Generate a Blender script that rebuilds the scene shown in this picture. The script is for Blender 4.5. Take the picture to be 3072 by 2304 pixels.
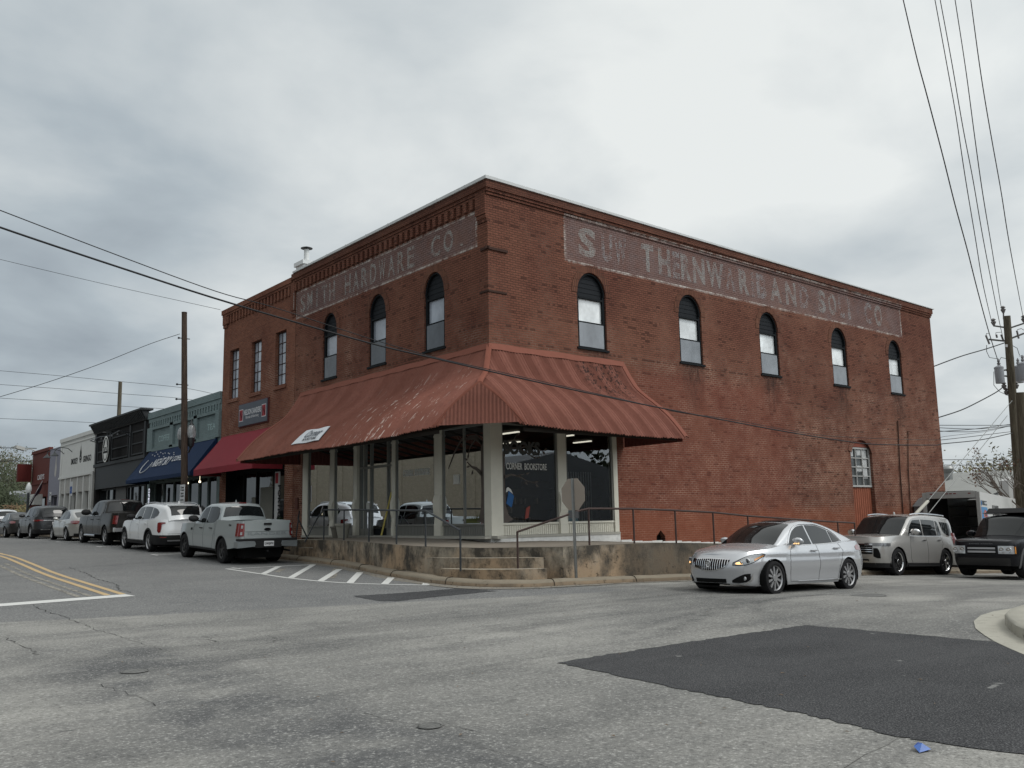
import bpy, bmesh, math, random
import numpy as np
from mathutils import Vector, Matrix
random.seed(7)
D = bpy.data
for o in list(D.objects): D.objects.remove(o)
sc = bpy.context.scene
COL = sc.collection
# ---------------- camera (solved from the photograph's vanishing points) ----------------
FPX, CX, CY = 2680., 1536., 1152.
def _n(v):
    v = np.array(v, float); return v/np.linalg.norm(v)
_dx = _n([4817-CX, -(1494-CY), FPX]); _dy = _n([-700-CX, -(1600-CY), FPX])
_m = _n(_dx+_dy); _d = _n(_dx-_dy); _dx = _n(_m+_d); _dy = _n(_m-_d)
_up = np.cross(_dy, _dx)
if _up[1] < 0: _up = -_up
RW = np.array([_dx, _dy, _up])
def ray(px, py): return RW @ _n([px-CX, CY-py, FPX])
_r = ray(1476.6, 1627); _foot = _r*(-.65/_r[2])
CAM = np.array([-_foot[0], -_foot[1], 1.53])
cd = D.cameras.new("Camera"); cam = D.objects.new("Camera", cd); COL.objects.link(cam)
cr, cu, cf = RW @ np.array([1, 0, 0]), RW @ np.array([0, 1, 0]), RW @ np.array([0, 0, 1])
M = Matrix(((cr[0], cu[0], -cf[0], CAM[0]), (cr[1], cu[1], -cf[1], CAM[1]), (cr[2], cu[2], -cf[2], CAM[2]), (0, 0, 0, 1)))
cam.matrix_world = M
cd.sensor_width = 36; cd.lens = 36*FPX/3072.; cd.clip_end = 2000; cd.clip_start = .1
sc.camera = cam
sc.view_settings.view_transform = 'Standard'; sc.view_settings.look = 'None'
sc.view_settings.exposure = 0.0; sc.view_settings.gamma = 1
sc.render.resolution_x = 1024; sc.render.resolution_y = 768
# ---------------- world: overcast sky over a Nishita base ----------------
SUN_EL, SUN_AZ = math.radians(48), math.radians(150)   # azimuth: clockwise from +Y
W = D.worlds.new("World"); sc.world = W; W.use_nodes = True
nt = W.node_tree; nt.nodes.clear(); N = nt.nodes; Lk = nt.links.new
out = N.new('ShaderNodeOutputWorld'); bg1 = N.new('ShaderNodeBackground'); bg2 = N.new('ShaderNodeBackground'); mx = N.new('ShaderNodeMixShader')
sky = N.new('ShaderNodeTexSky'); sky.sky_type = 'NISHITA'; sky.sun_disc = False; sky.sun_elevation = SUN_EL; sky.sun_rotation = SUN_AZ
Lk(sky.outputs[0], bg1.inputs[0]); bg1.inputs[1].default_value = .06
tc = N.new('ShaderNodeTexCoord'); sep = N.new('ShaderNodeSeparateXYZ'); Lk(tc.outputs['Generated'], sep.inputs[0])
def wm(op, a, b=None, c=None):
    n = N.new('ShaderNodeMath'); n.operation = op
    for i, v in enumerate((a, b, c)):
        if v is None: continue
        if isinstance(v, (int, float)): n.inputs[i].default_value = v
        else: Lk(v, n.inputs[i])
    return n.outputs[0]
zc = wm('ADD', wm('MAXIMUM', sep.outputs[2], 0.0), .30)
cmb = N.new('ShaderNodeCombineXYZ'); Lk(wm('DIVIDE', sep.outputs[0], zc), cmb.inputs[0]); Lk(wm('DIVIDE', sep.outputs[1], zc), cmb.inputs[1])
n1 = N.new('ShaderNodeTexNoise'); n1.inputs['Scale'].default_value = 1.9; n1.inputs['Detail'].default_value = 8; n1.inputs['Roughness'].default_value = .5; n1.inputs['Distortion'].default_value = .25
n2 = N.new('ShaderNodeTexNoise'); n2.inputs['Scale'].default_value = .33; n2.inputs['Detail'].default_value = 3
Lk(cmb.outputs[0], n1.inputs['Vector']); Lk(cmb.outputs[0], n2.inputs['Vector'])
gd = ray(2380, 330)      # the brighter patch of cloud
def dotw(v):
    d = N.new('ShaderNodeVectorMath'); d.operation = 'DOT_PRODUCT'; d.inputs[1].default_value = tuple(v); Lk(tc.outputs['Generated'], d.inputs[0]); return d.outputs['Value']
glow = wm('POWER', wm('MAXIMUM', dotw(gd), 0.0), 9.0)
lowl = wm('POWER', wm('MAXIMUM', dotw(_n([-.15, 1, .12])), 0.0), 5.0)
b = wm('MULTIPLY_ADD', n1.outputs[0], 1.0, .005)
b = wm('MULTIPLY_ADD', n2.outputs[0], .22, b)
b = wm('MULTIPLY_ADD', glow, .22, b)
b = wm('MULTIPLY_ADD', lowl, -.13, b)
b = wm('MULTIPLY_ADD', wm('POWER', wm('MAXIMUM', sep.outputs[2], 0.0), 3.2), 1.5, b)
cr_ = N.new('ShaderNodeValToRGB'); Lk(b, cr_.inputs[0])
cr_.color_ramp.elements[0].position = .28; cr_.color_ramp.elements[0].color = (.25, .29, .335, 1)
cr_.color_ramp.elements[1].position = .92; cr_.color_ramp.elements[1].color = (.86, .89, .88, 1)
e = cr_.color_ramp.elements.new(.55); e.color = (.455, .515, .555, 1)
Lk(cr_.outputs[0], bg2.inputs[0]); Lk(wm('MULTIPLY_ADD', wm('POWER', wm('MAXIMUM', dotw(_n([.42, -.80, .42])), 0.0), 3.0), 1.5, 1.0), bg2.inputs[1])
mx.inputs[0].default_value = .93; Lk(bg1.outputs[0], mx.inputs[1]); Lk(bg2.outputs[0], mx.inputs[2]); Lk(mx.outputs[0], out.inputs[0])
# ---------------- sun, softened by the cloud ----------------
sd = D.lights.new("Sun", 'SUN'); sd.energy = 1.2; sd.angle = math.radians(22); sd.color = (1, .97, .92)
so = D.objects.new("Sun", sd); COL.objects.link(so)
sv = Vector((math.sin(SUN_AZ)*math.cos(SUN_EL), math.cos(SUN_AZ)*math.cos(SUN_EL), math.sin(SUN_EL)))
so.rotation_euler = sv.to_track_quat('Z', 'Y').to_euler()

# ---------------- helpers ----------------
def gz(x, y):
    a = float(np.interp(y, [-20, -9, -4.8, 0, 6, 8, 11, 14, 17, 21, 26, 32, 40, 60, 100], [-.08, -.08, 0, .12, .24, .3, .42, .53, .6, .73, .83, .92, .97, 1.0, 1.0]))
    return a+float(np.interp(x, [-1.7, 0, 3.3, 10.4, 14.8, 20, 30, 60, 100], [0, -.04, -.13, -.40, -.6, -.85, -1.25, -2, -2.6]))
def gpt(px, py, dz=0.):
    r = ray(px, py); lo = 4.
    for t in np.arange(4, 160, .25):
        p = CAM+r*t
        if p[2] < gz(p[0], p[1])+dz: lo = t-.25; break
    hi = lo+.25
    for _ in range(14):
        m = (lo+hi)/2; p = CAM+r*m
        if p[2] < gz(p[0], p[1])+dz: hi = m
        else: lo = m
    return CAM+r*hi
def onplane(px, py, ax, v):
    r = ray(px, py); t = (v-CAM[ax])/r[ax]; return CAM+r*t
def atZ(px, py, Z): return CAM+RW @ np.array([(px-CX)/FPX*Z, (CY-py)/FPX*Z, Z])

class MB:
    def __init__(s): s.v = []; s.f = []
    def add(s, vs, fs):
        o = len(s.v); s.v += [tuple(float(c) for c in v) for v in vs]; s.f += [tuple(i+o for i in f) for f in fs]; return s
    def hexa(s, p):  # 8 pts: bottom 4 ccw, top 4
        return s.add(p, [(3, 2, 1, 0), (4, 5, 6, 7), (0, 1, 5, 4), (1, 2, 6, 5), (2, 3, 7, 6), (3, 0, 4, 7)])
    def box(s, x0, x1, y0, y1, z0, z1):
        x0, x1 = min(x0, x1), max(x0, x1); y0, y1 = min(y0, y1), max(y0, y1); z0, z1 = min(z0, z1), max(z0, z1)
        return s.hexa([(x0, y0, z0), (x1, y0, z0), (x1, y1, z0), (x0, y1, z0), (x0, y0, z1), (x1, y0, z1), (x1, y1, z1), (x0, y1, z1)])
    def tube(s, p0, p1, r0, r1=None, n=10, cap=True):
        r1 = r0 if r1 is None else r1; p0, p1 = Vector(p0), Vector(p1); d = (p1-p0)
        if d.length < 1e-6: return s
        d.normalize(); a = d.orthogonal().normalized(); b_ = d.cross(a)
        vs = [p+(a*math.cos(2*math.pi*i/n)+b_*math.sin(2*math.pi*i/n))*r for p, r in ((p0, r0), (p1, r1)) for i in range(n)]
        fs = [(i, (i+1) % n, n+(i+1) % n, n+i) for i in range(n)]
        if cap: fs += [tuple(range(n-1, -1, -1)), tuple(range(n, 2*n))]
        return s.add(vs, fs)
    def path(s, pts, r, n=8, r1=None):
        pts = [Vector(p) for p in pts]; m = len(pts); prev = None; vs = []
        for i, p in enumerate(pts):
            d = (pts[min(i+1, m-1)]-pts[max(i-1, 0)]).normalized()
            a = d.orthogonal().normalized() if prev is None else (prev-d*prev.dot(d)).normalized()
            prev = a; b_ = d.cross(a); rr = r if r1 is None else r+(r1-r)*i/(m-1)
            vs += [p+(a*math.cos(2*math.pi*k/n)+b_*math.sin(2*math.pi*k/n))*rr for k in range(n)]
        fs = [(i*n+k, i*n+(k+1) % n, (i+1)*n+(k+1) % n, (i+1)*n+k) for i in range(m-1) for k in range(n)]
        fs += [tuple(range(n-1, -1, -1)), tuple(range((m-1)*n, m*n))]
        return s.add(vs, fs)
    def lathe(s, prof, c, n=24, axis='z'):
        c = Vector(c); vs = []
        for r, h in prof:
            for i in range(n):
                a = 2*math.pi*i/n
                q = (r*math.cos(a), r*math.sin(a), h) if axis == 'z' else ((r*math.cos(a), h, r*math.sin(a)) if axis == 'y' else (h, r*math.cos(a), r*math.sin(a)))
                vs.append(c+Vector(q))
        fs = []
        for j in range(len(prof)-1):
            for i in range(n):
                q = (j*n+i, j*n+(i+1) % n, (j+1)*n+(i+1) % n, (j+1)*n+i)
                fs.append(q if axis != 'y' else q[::-1])
        return s.add(vs, fs)
    def grid(s, rows, flip=False):
        m = len(rows[0]); vs = [p for r in rows for p in r]
        fs = [(j*m+i, j*m+i+1, (j+1)*m+i+1, (j+1)*m+i) for j in range(len(rows)-1) for i in range(m-1)]
        if flip: fs = [f[::-1] for f in fs]
        return s.add(vs, fs)
    def prism(s, poly, z0, z1):
        n = len(poly); f0 = z0 if callable(z0) else (lambda x, y: z0); f1 = z1 if callable(z1) else (lambda x, y: z1)
        vs = [(x, y, f0(x, y)) for x, y in poly]+[(x, y, f1(x, y)) for x, y in poly]
        return s.add(vs, [(i, (i+1) % n, n+(i+1) % n, n+i) for i in range(n)]+[tuple(range(n, 2*n)), tuple(range(n-1, -1, -1))])
    def fbox(s, F, u0, u1, v0, v1, d0, d1):  # box in facade coordinates
        u0, u1 = min(u0, u1), max(u0, u1); v0, v1 = min(v0, v1), max(v0, v1); d0, d1 = min(d0, d1), max(d0, d1)
        return s.hexa([F(u0, v0, d0), F(u1, v0, d0), F(u1, v0, d1), F(u0, v0, d1), F(u0, v1, d0), F(u1, v1, d0), F(u1, v1, d1), F(u0, v1, d1)])
    def mesh(s, name):
        me = D.meshes.new(name); me.from_pydata(s.v, [], s.f); me.update()
        bm = bmesh.new(); bm.from_mesh(me); bmesh.ops.recalc_face_normals(bm, faces=bm.faces); bm.to_mesh(me); bm.free(); return me
    def build(s, name, mat, parent=None, smooth=None, bevel=0, **tags):
        me = s.mesh(name)
        if bevel:
            bm = bmesh.new(); bm.from_mesh(me); bmesh.ops.bevel(bm, geom=list(bm.edges), offset=bevel, segments=2, affect='EDGES', profile=.6); bm.to_mesh(me); bm.free()
        if smooth is not None:
            me.shade_smooth()
            try: me.set_sharp_from_angle(angle=math.radians(smooth))
            except Exception: pass
        me.materials.append(mat)
        o = D.objects.new(name, me); COL.objects.link(o)
        if parent: o.parent = parent
        tag(o, **tags); return o
def tag(o, label=None, cat=None, group=None, kind=None):
    for k, v in (('label', label), ('category', cat), ('group', group), ('kind', kind)):
        if v: o[k] = v
    return o
def empty(name, loc=(0, 0, 0), rz=0, **tags):
    o = D.objects.new(name, None); COL.objects.link(o); o.location = loc; o.rotation_euler = (0, 0, rz); o.empty_display_size = .2
    tag(o, **tags); return o
def copy_tree(o, parent=None):
    c = o.copy(); COL.objects.link(c); c.parent = parent
    for ch in list(o.children): copy_tree(ch, c)
    return c
FL = lambda u, v, d: (-d, u, v)      # left facade: u = y, v = z, d outward
FR = lambda u, v, d: (u, -d, v)      # right facade: u = x
def textmesh(body, origin, r, u, w, h, depth=.004, bold=0, sx=1):
    """flat letters fitted into w x h, lower-left corner at origin, r right, u up"""
    cu_ = D.curves.new('t', 'FONT'); cu_.body = body; cu_.size = 1; cu_.extrude = .01; cu_.offset = bold; cu_.resolution_u = 3
    o = D.objects.new('t', cu_); COL.objects.link(o)
    dg = bpy.context.evaluated_depsgraph_get(); me = D.meshes.new_from_object(o.evaluated_get(dg))
    vs = np.array([v.co[:] for v in me.vertices]); fs = [tuple(p.vertices) for p in me.polygons]
    D.objects.remove(o); D.curves.remove(cu_); D.meshes.remove(me)
    mn, mxx = vs.min(0), vs.max(0); r, u = Vector(r).normalized(), Vector(u).normalized(); nn = r.cross(u)
    O = Vector(origin); res = []
    for v in vs:
        a = (v[0]-mn[0])/(mxx[0]-mn[0])*w; b_ = (v[1]-mn[1])/max(1e-6, mxx[1]-mn[1])*h; c = (v[2]-mn[2])/max(1e-6, mxx[2]-mn[2])*depth
        res.append(O+r*a+u*b_+nn*c)
    return res, fs
def text(name, body, origin, r, u, w, h, mat, parent, bold=0, depth=.004, **tags):
    v, f = textmesh(body, origin, r, u, w, h, depth, bold); m = MB(); m.add(v, f)
    return m.build(name, mat, parent, **tags)

# ---------------- materials ----------------
class Mat:
    def __init__(s, name, rough=.8, spec=.3, metal=0):
        s.m = D.materials.new(name); s.m.use_nodes = True; s.t = s.m.node_tree; s.N = s.t.nodes; s.L = s.t.links.new
        s.b = s.N['Principled BSDF']; s.b.inputs['Roughness'].default_value = rough; s.b.inputs['Specular IOR Level'].default_value = spec; s.b.inputs['Metallic'].default_value = metal
    def __getitem__(s, k): return s.b.inputs[k]
    def _in(s, sock, v):
        if v is None: return
        if isinstance(v, (int, float, tuple)): sock.default_value = v if not isinstance(v, tuple) or len(v) != 3 or sock.type != 'RGBA' else (*v, 1)
        else: s.L(v, sock)
    def math(s, op, a, b=None, c=None, clamp=False):
        n = s.N.new('ShaderNodeMath'); n.operation = op; n.use_clamp = clamp
        for i, v in enumerate((a, b, c)): s._in(n.inputs[i], v) if v is not None else None
        return n.outputs[0]
    def noise(s, scale, detail=4, rough=.5, vec=None, dist=0):
        n = s.N.new('ShaderNodeTexNoise'); n.inputs['Scale'].default_value = scale; n.inputs['Detail'].default_value = detail; n.inputs['Roughness'].default_value = rough; n.inputs['Distortion'].default_value = dist
        s.L(vec if vec is not None else s.pos(), n.inputs['Vector']); return n.outputs[0]
    def pos(s):
        if not hasattr(s, '_p'): s._p = s.N.new('ShaderNodeNewGeometry')
        return s._p.outputs['Position']
    def obj(s):
        if not hasattr(s, '_o'): s._o = s.N.new('ShaderNodeTexCoord')
        return s._o.outputs['Object']
    def sep(s, v):
        n = s.N.new('ShaderNodeSeparateXYZ'); s.L(v, n.inputs[0]); return n.outputs
    def comb(s, x, y, z=0):
        n = s.N.new('ShaderNodeCombineXYZ')
        for i, v in enumerate((x, y, z)): s._in(n.inputs[i], v)
        return n.outputs[0]
    def vscale(s, vec, sc3):
        n = s.N.new('ShaderNodeMapping'); n.inputs['Scale'].default_value = sc3; s.L(vec, n.inputs['Vector']); return n.outputs[0]
    def mix(s, f, a, b, mode='MIX'):
        n = s.N.new('ShaderNodeMix'); n.data_type = 'RGBA'; n.blend_type = mode; n.clamp_factor = True
        s._in(n.inputs[0], f); s._in(n.inputs[6], a); s._in(n.inputs[7], b); return n.outputs[2]
    def ramp(s, v, a, b):  # map range clamp
        n = s.N.new('ShaderNodeMapRange'); s._in(n.inputs[0], v); n.inputs[1].default_value = a; n.inputs[2].default_value = b; return n.outputs[0]
    def col(s, c): s._in(s.b.inputs['Base Color'], c); return s
    def bump(s, h, strength=.3, dist=.01):
        n = s.N.new('ShaderNodeBump'); n.inputs['Strength'].default_value = strength; n.inputs['Distance'].default_value = dist; s.L(h, n.inputs['Height']); s.L(n.outputs[0], s.b.inputs['Normal']); return s
MT = {}
def plain(name, c, rough=.7, spec=.3, metal=0, var=.12, scale=3., coat=0, emit=None):
    if name in MT: return MT[name]
    if rough >= .5 and metal < .2: spec *= .4 if max(c) < .1 else .6
    k = Mat(name, rough, spec, metal)
    n = k.noise(scale, 5, .6, k.obj())
    k.col(k.mix(n, tuple(x*(1-var) for x in c), tuple(min(1, x*(1+var)) for x in c)))
    if coat: k['Coat Weight'].default_value = coat; k['Coat Roughness'].default_value = .04
    if emit: k['Emission Color'].default_value = (*emit[:3], 1); k['Emission Strength'].default_value = emit[3]
    MT[name] = k.m; return k.m
def uvnode(k):
    """facade coordinates: u along the wall whichever way it faces, v = height"""
    p = k.sep(k.pos()); n = k.sep(k._p.outputs['Normal']); fx = k.math('GREATER_THAN', k.math('ABSOLUTE', n[0]), .6)
    u = k.math('ADD', k.math('MULTIPLY', p[1], fx), k.math('MULTIPLY', p[0], k.math('SUBTRACT', 1., fx)))
    return u, p[2], fx, p
def brick_mat(name, c1, c2, mort_hi, mort_lo, sign=False, tan=.12, paint=False, rough=.85, stains=True, headers=True, bw=.215, bh=.076):
    k = Mat(name, .92, .08); u, v, fx, p = uvnode(k)
    warp = k.math('MULTIPLY_ADD', k.noise(.6, 2), .05, v)
    vec = k.comb(u, warp, 0)
    bt = k.N.new('ShaderNodeTexBrick'); bt.offset = .5; bt.inputs['Scale'].default_value = 1; bt.inputs['Brick Width'].default_value = bw; bt.inputs['Row Height'].default_value = bh
    bt.inputs['Mortar Size'].default_value = .012; bt.inputs['Mortar Smooth'].default_value = .25; bt.inputs['Bias'].default_value = 0
    k.L(vec, bt.inputs['Vector'])
    k._in(bt.inputs['Color1'], (*c1, 1)); k._in(bt.inputs['Color2'], (*c2, 1))
    big = k.noise(.35, 4, .6); mid = k.noise(1.7, 5, .65); fine = k.noise(26, 3, .7)
    hi = k.ramp(k.math('MULTIPLY_ADD', k.noise(.55, 4), .8, k.math('MULTIPLY', k.ramp(v, 9.6, 3.), .35)), .42, .72)
    spot = k.ramp(k.noise(1.6, 4, .7), .35, .65)
    mo = k.mix(k.math('MULTIPLY', hi, spot), mort_lo, mort_hi)
    k.L(mo, bt.inputs['Mortar'])
    c = bt.outputs['Color']
    c = k.mix(k.ramp(mid, .3, .7), k.mix(.08, c, (0, 0, 0), 'MIX'), c)
    c = k.mix(k.ramp(big, .35, .65), k.mix(.12, c, (.02, .015, .012)), k.mix(tan*.8, c, (.55, .30, .19)))
    c = k.mix(k.math('MULTIPLY', fine, .25), c, (.02, .012, .01))
    if headers:   # the darker header bricks that show every sixth course
        row = k.math('FLOOR', k.math('DIVIDE', warp, bh)); isr = k.math('COMPARE', k.math('MODULO', k.math('ABSOLUTE', row), 6.), 0., .1)
        cell = k.math('FLOOR', k.math('DIVIDE', u, bw*.5)); w = k.N.new('ShaderNodeTexWhiteNoise'); w.noise_dimensions = '2D'; k.L(k.comb(cell, row), w.inputs['Vector'])
        dk = k.math('MULTIPLY', isr, k.math('GREATER_THAN', w.outputs[0], .55))
        w2 = k.N.new('ShaderNodeTexWhiteNoise'); w2.noise_dimensions = '2D'; k.L(k.comb(k.math('FLOOR', k.math('DIVIDE', u, bw)), row), w2.inputs['Vector'])
        dk = k.math('MAXIMUM', k.math('MULTIPLY', dk, k.ramp(k.noise(.8, 2), .4, .6)), k.math('GREATER_THAN', w2.outputs[0], .975))
        c = k.mix(k.math('MULTIPLY', dk, .55), c, (.035, .017, .014))
    if sign:      # faded ghost-sign grounds on both street fronts
        def rect(u0, u1, v0, v1, e=.05):
            a = k.math('MULTIPLY', k.ramp(u, u0-e, u0+e), k.ramp(u, u1+e, u1-e)); b_ = k.math('MULTIPLY', k.ramp(v, v0-e, v0+e), k.ramp(v, v1+e, v1-e)); return k.math('MULTIPLY', a, b_)
        def frame(u0, u1, v0, v1, t=.045):
            return k.math('SUBTRACT', rect(u0-t, u1+t, v0-t, v1+t, .015), rect(u0+t, u1-t, v0+t, v1-t, .015), clamp=True)
        fy = k.math('SUBTRACT', 1., fx)
        pan = k.math('ADD', k.math('MULTIPLY', rect(.55, 12.8, 9.82, 10.9), fx), k.math('MULTIPLY', rect(3.2, 25.15, 9.8, 11.32), fy))
        frm = k.math('ADD', k.math('MULTIPLY', frame(.55, 12.8, 9.82, 10.9), fx), k.math('MULTIPLY', frame(3.2, 25.15, 9.8, 11.32), fy))
        wear = k.ramp(k.noise(1.3, 6, .7), .34, .62); nomort = k.math('SUBTRACT', 1., k.math('MULTIPLY', bt.outputs['Fac'], .7))
        c = k.mix(k.math('MULTIPLY', k.math('MULTIPLY', pan, nomort), k.math('MULTIPLY_ADD', wear, .40, .34)), c, (.185, .145, .145))
        c = k.mix(k.math('MULTIPLY', k.math('MULTIPLY', frm, nomort), k.ramp(k.noise(2.2, 6, .8), .42, .62)), c, (.47, .43, .40))
        # repainted lower part of the side wall, and soot running from the sills
        lowp = k.math('MULTIPLY', fy, k.math('MULTIPLY', k.ramp(v, 6.7, 6.2), k.ramp(p[0], 16.2, 14.4)))
        c = k.mix(k.math('MULTIPLY', lowp, .32), c, (.19, .055, .038))
        low2 = k.math('MULTIPLY', fy, k.ramp(k.math('MULTIPLY_ADD', k.noise(.9, 3), .8, v), 2.3, 1.9))
        c = k.mix(k.math('MULTIPLY', low2, .4), c, (.26, .085, .045))
        st = 0.
        for xc in (4.6, 9.4, 14.2, 19.5, 24.3):
            g_ = k.math('MULTIPLY', k.math('MULTIPLY', k.ramp(k.math('ABSOLUTE', k.math('SUBTRACT', p[0], xc)), .75, .15), fy), k.math('MULTIPLY', k.ramp(v, 5.0, 6.7), k.ramp(v, 6.98, 6.9)))
            st = k.math('ADD', st, g_)
        c = k.mix(k.math('MULTIPLY', st, k.ramp(k.noise(3.2, 5, .7, k.vscale(k.pos(), (2, 2, .6))), .35, .65)), c, (.03, .02, .018))
        top = k.ramp(k.math('MULTIPLY_ADD', k.noise(1.5, 4), .5, v), 11.5, 12.)
        c = k.mix(k.math('MULTIPLY', top, .5), c, (.045, .025, .02))
    k.col(c)
    k.bump(k.math('ADD', k.math('MULTIPLY', bt.outputs['Fac'], -1.), k.math('MULTIPLY', fine, .4)), .5, .012)
    MT[name] = k.m; return k.m
brick_main = brick_mat('brick_red', (.190, .074, .052), (.148, .056, .040), (.43, .30, .23), (.062, .032, .024), sign=True)
brick_two = brick_mat('brick_brown', (.235, .088, .055), (.15, .052, .034), (.52, .38, .30), (.16, .09, .07), headers=False)
brick_teal = brick_mat('brick_teal_paint', (.235, .30, .305), (.20, .26, .265), (.25, .31, .31), (.15, .2, .205), headers=False, tan=0)
brick_white = brick_mat('brick_white_paint', (.58, .57, .54), (.5, .49, .47), (.45, .44, .42), (.3, .29, .28), headers=False, tan=0)
brick_dark = brick_mat('brick_black_paint', (.028, .029, .03), (.023, .024, .025), (.035, .035, .035), (.015, .015, .015), headers=False, tan=0)
def rubble():
    k = Mat('rubble_stone', .9, .1); vo = k.N.new('ShaderNodeTexVoronoi'); vo.inputs['Scale'].default_value = 4.6; wv = k.noise(2.2, 4, .7); pp = k.sep(k.pos()); k.L(k.comb(pp[0], k.math('MULTIPLY_ADD', wv, .7, k.math('MULTIPLY', pp[1], .8)), k.math('MULTIPLY_ADD', wv, .6, k.math('MULTIPLY', pp[2], 1.5))), vo.inputs['Vector'])
    g_ = k.sep(vo.outputs['Color'])[0]; c = k.mix(k.math('MULTIPLY_ADD', g_, .5, k.math('MULTIPLY', k.noise(1.5, 5), .5)), (.075, .067, .05), (.145, .128, .098)); c = k.mix(k.ramp(vo.outputs['Distance'], .45, .65), c, (.09, .08, .06)); k.col(k.mix(.3, c, (.19, .165, .125))); k.bump(k.noise(6, 6, .75), .8, .05); return k.m
stone_opp = rubble()
trim = plain('cream_trim_paint', (.62, .60, .52), .55, .3, var=.10, scale=3)
trim_dark = plain('grey_window_trim', (.19, .19, .175), .5)
white_rough = plain('white_stone_paint', (.62, .62, .60), .8, var=.3, scale=6)
black_paint = plain('black_frame_paint', (.010, .012, .014), .6, .2)
black_board = plain('black_boards', (.016, .018, .021), .65, .2)
metal_cap = plain('grey_white_metal', (.50, .51, .51), .5, .4, var=.15)
dark_in = plain('dark_interior', (.02, .018, .016), .9)
black_rub = plain('rubber', (.016, .016, .017), .75, .3)
iron = plain('black_iron', (.018, .021, .024), .4, .5)
rusty = plain('dark_rust', (.05, .028, .022), .8)
def glass_dark(name, base, rough=.03, spec=.8, wav=.0):
    k = Mat(name, rough, spec); k.col(k.mix(k.ramp(k.noise(1.1, 4, .6, k.vscale(k.pos(), (1, 1, .7))), .35, .65), tuple(c*.68 for c in base), tuple(min(1, c*1.15) for c in base)))  # noise in the pane colour stands in for reflected cloud
    if wav: k.bump(k.noise(1.6, 2), wav, .02)
    MT[name] = k.m; return k.m
gl_upl = glass_dark('pane_painted_sky_left', (.30, .33, .38), .05, .8, .25); gl_scl = glass_dark('pane_screen_left', (.07, .078, .09), .14, .5, .25)  # left front: dimmer sky reflection painted into the pane colours, as darker copies
gl_up = glass_dark('pane_painted_sky', (.80, .83, .84), .05, .8, .25)  # side wall: bright sky reflection painted into the base colour
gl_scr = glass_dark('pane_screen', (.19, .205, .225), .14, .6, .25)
gl_blk = glass_dark('pane_dark', (.012, .014, .016), .03, .9, .2)
gl_car = glass_dark('car_glass', (.010, .012, .013), .03, .45)
def shopglass():
    k = D.materials.new('shop_glass'); k.use_nodes = True; t = k.node_tree; t.nodes.clear(); n = t.nodes
    o = n.new('ShaderNodeOutputMaterial'); mixn = n.new('ShaderNodeMixShader'); tr = n.new('ShaderNodeBsdfTransparent'); gl = n.new('ShaderNodeBsdfGlossy'); fr = n.new('ShaderNodeFresnel')
    tr.inputs[0].default_value = (.68, .70, .69, 1); gl.inputs['Roughness'].default_value = .01; gl.inputs[0].default_value = (.9, .95, 1, 1); fr.inputs[0].default_value = 1.48
    b_ = n.new('ShaderNodeBump'); b_.inputs['Strength'].default_value = .04; nz = n.new('ShaderNodeTexNoise'); nz.inputs['Scale'].default_value = .9; t.links.new(nz.outputs[0], b_.inputs['Height']); t.links.new(b_.outputs[0], gl.inputs['Normal'])
    m_ = n.new('ShaderNodeMath'); m_.operation = 'MULTIPLY_ADD'; m_.inputs[1].default_value = 1.0; m_.inputs[2].default_value = .07; t.links.new(fr.outputs[0], m_.inputs[0]); t.links.new(m_.outputs[0], mixn.inputs[0])
    t.links.new(tr.outputs[0], mixn.inputs[1]); t.links.new(gl.outputs[0], mixn.inputs[2]); t.links.new(mixn.outputs[0], o.inputs[0]); return k
gl_shop = shopglass()
def faded(name, c, lo, hi, op=.85):
    """worn paint: letters that have flaked off the bricks"""
    k = Mat(name, .85, .1); k.col(c); u, v, fx, p = uvnode(k)
    n = k.ramp(k.math('ADD', k.math('MULTIPLY', k.noise(2.3, 5, .7), .5), k.math('MULTIPLY', k.noise(11, 4, .75), .5)), lo, hi)
    bt = k.N.new('ShaderNodeTexBrick'); bt.inputs['Scale'].default_value = 1; bt.inputs['Brick Width'].default_value = .215; bt.inputs['Row Height'].default_value = .076; bt.inputs['Mortar Size'].default_value = .006; k.L(k.comb(u, k.math('MULTIPLY_ADD', k.noise(.6, 2), .05, v)), bt.inputs['Vector'])
    k._in(k.b.inputs['Alpha'], k.math('MULTIPLY', k.math('MULTIPLY', n, op), k.math('SUBTRACT', 1., k.math('MULTIPLY', bt.outputs['Fac'], .6)))); return k.m
ghost = faded('faded_sign_paint', (.46, .46, .44), .41, .66, .50)
ghost2 = faded('faded_sign_paint_faint', (.44, .45, .44), .40, .68, .46)
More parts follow.
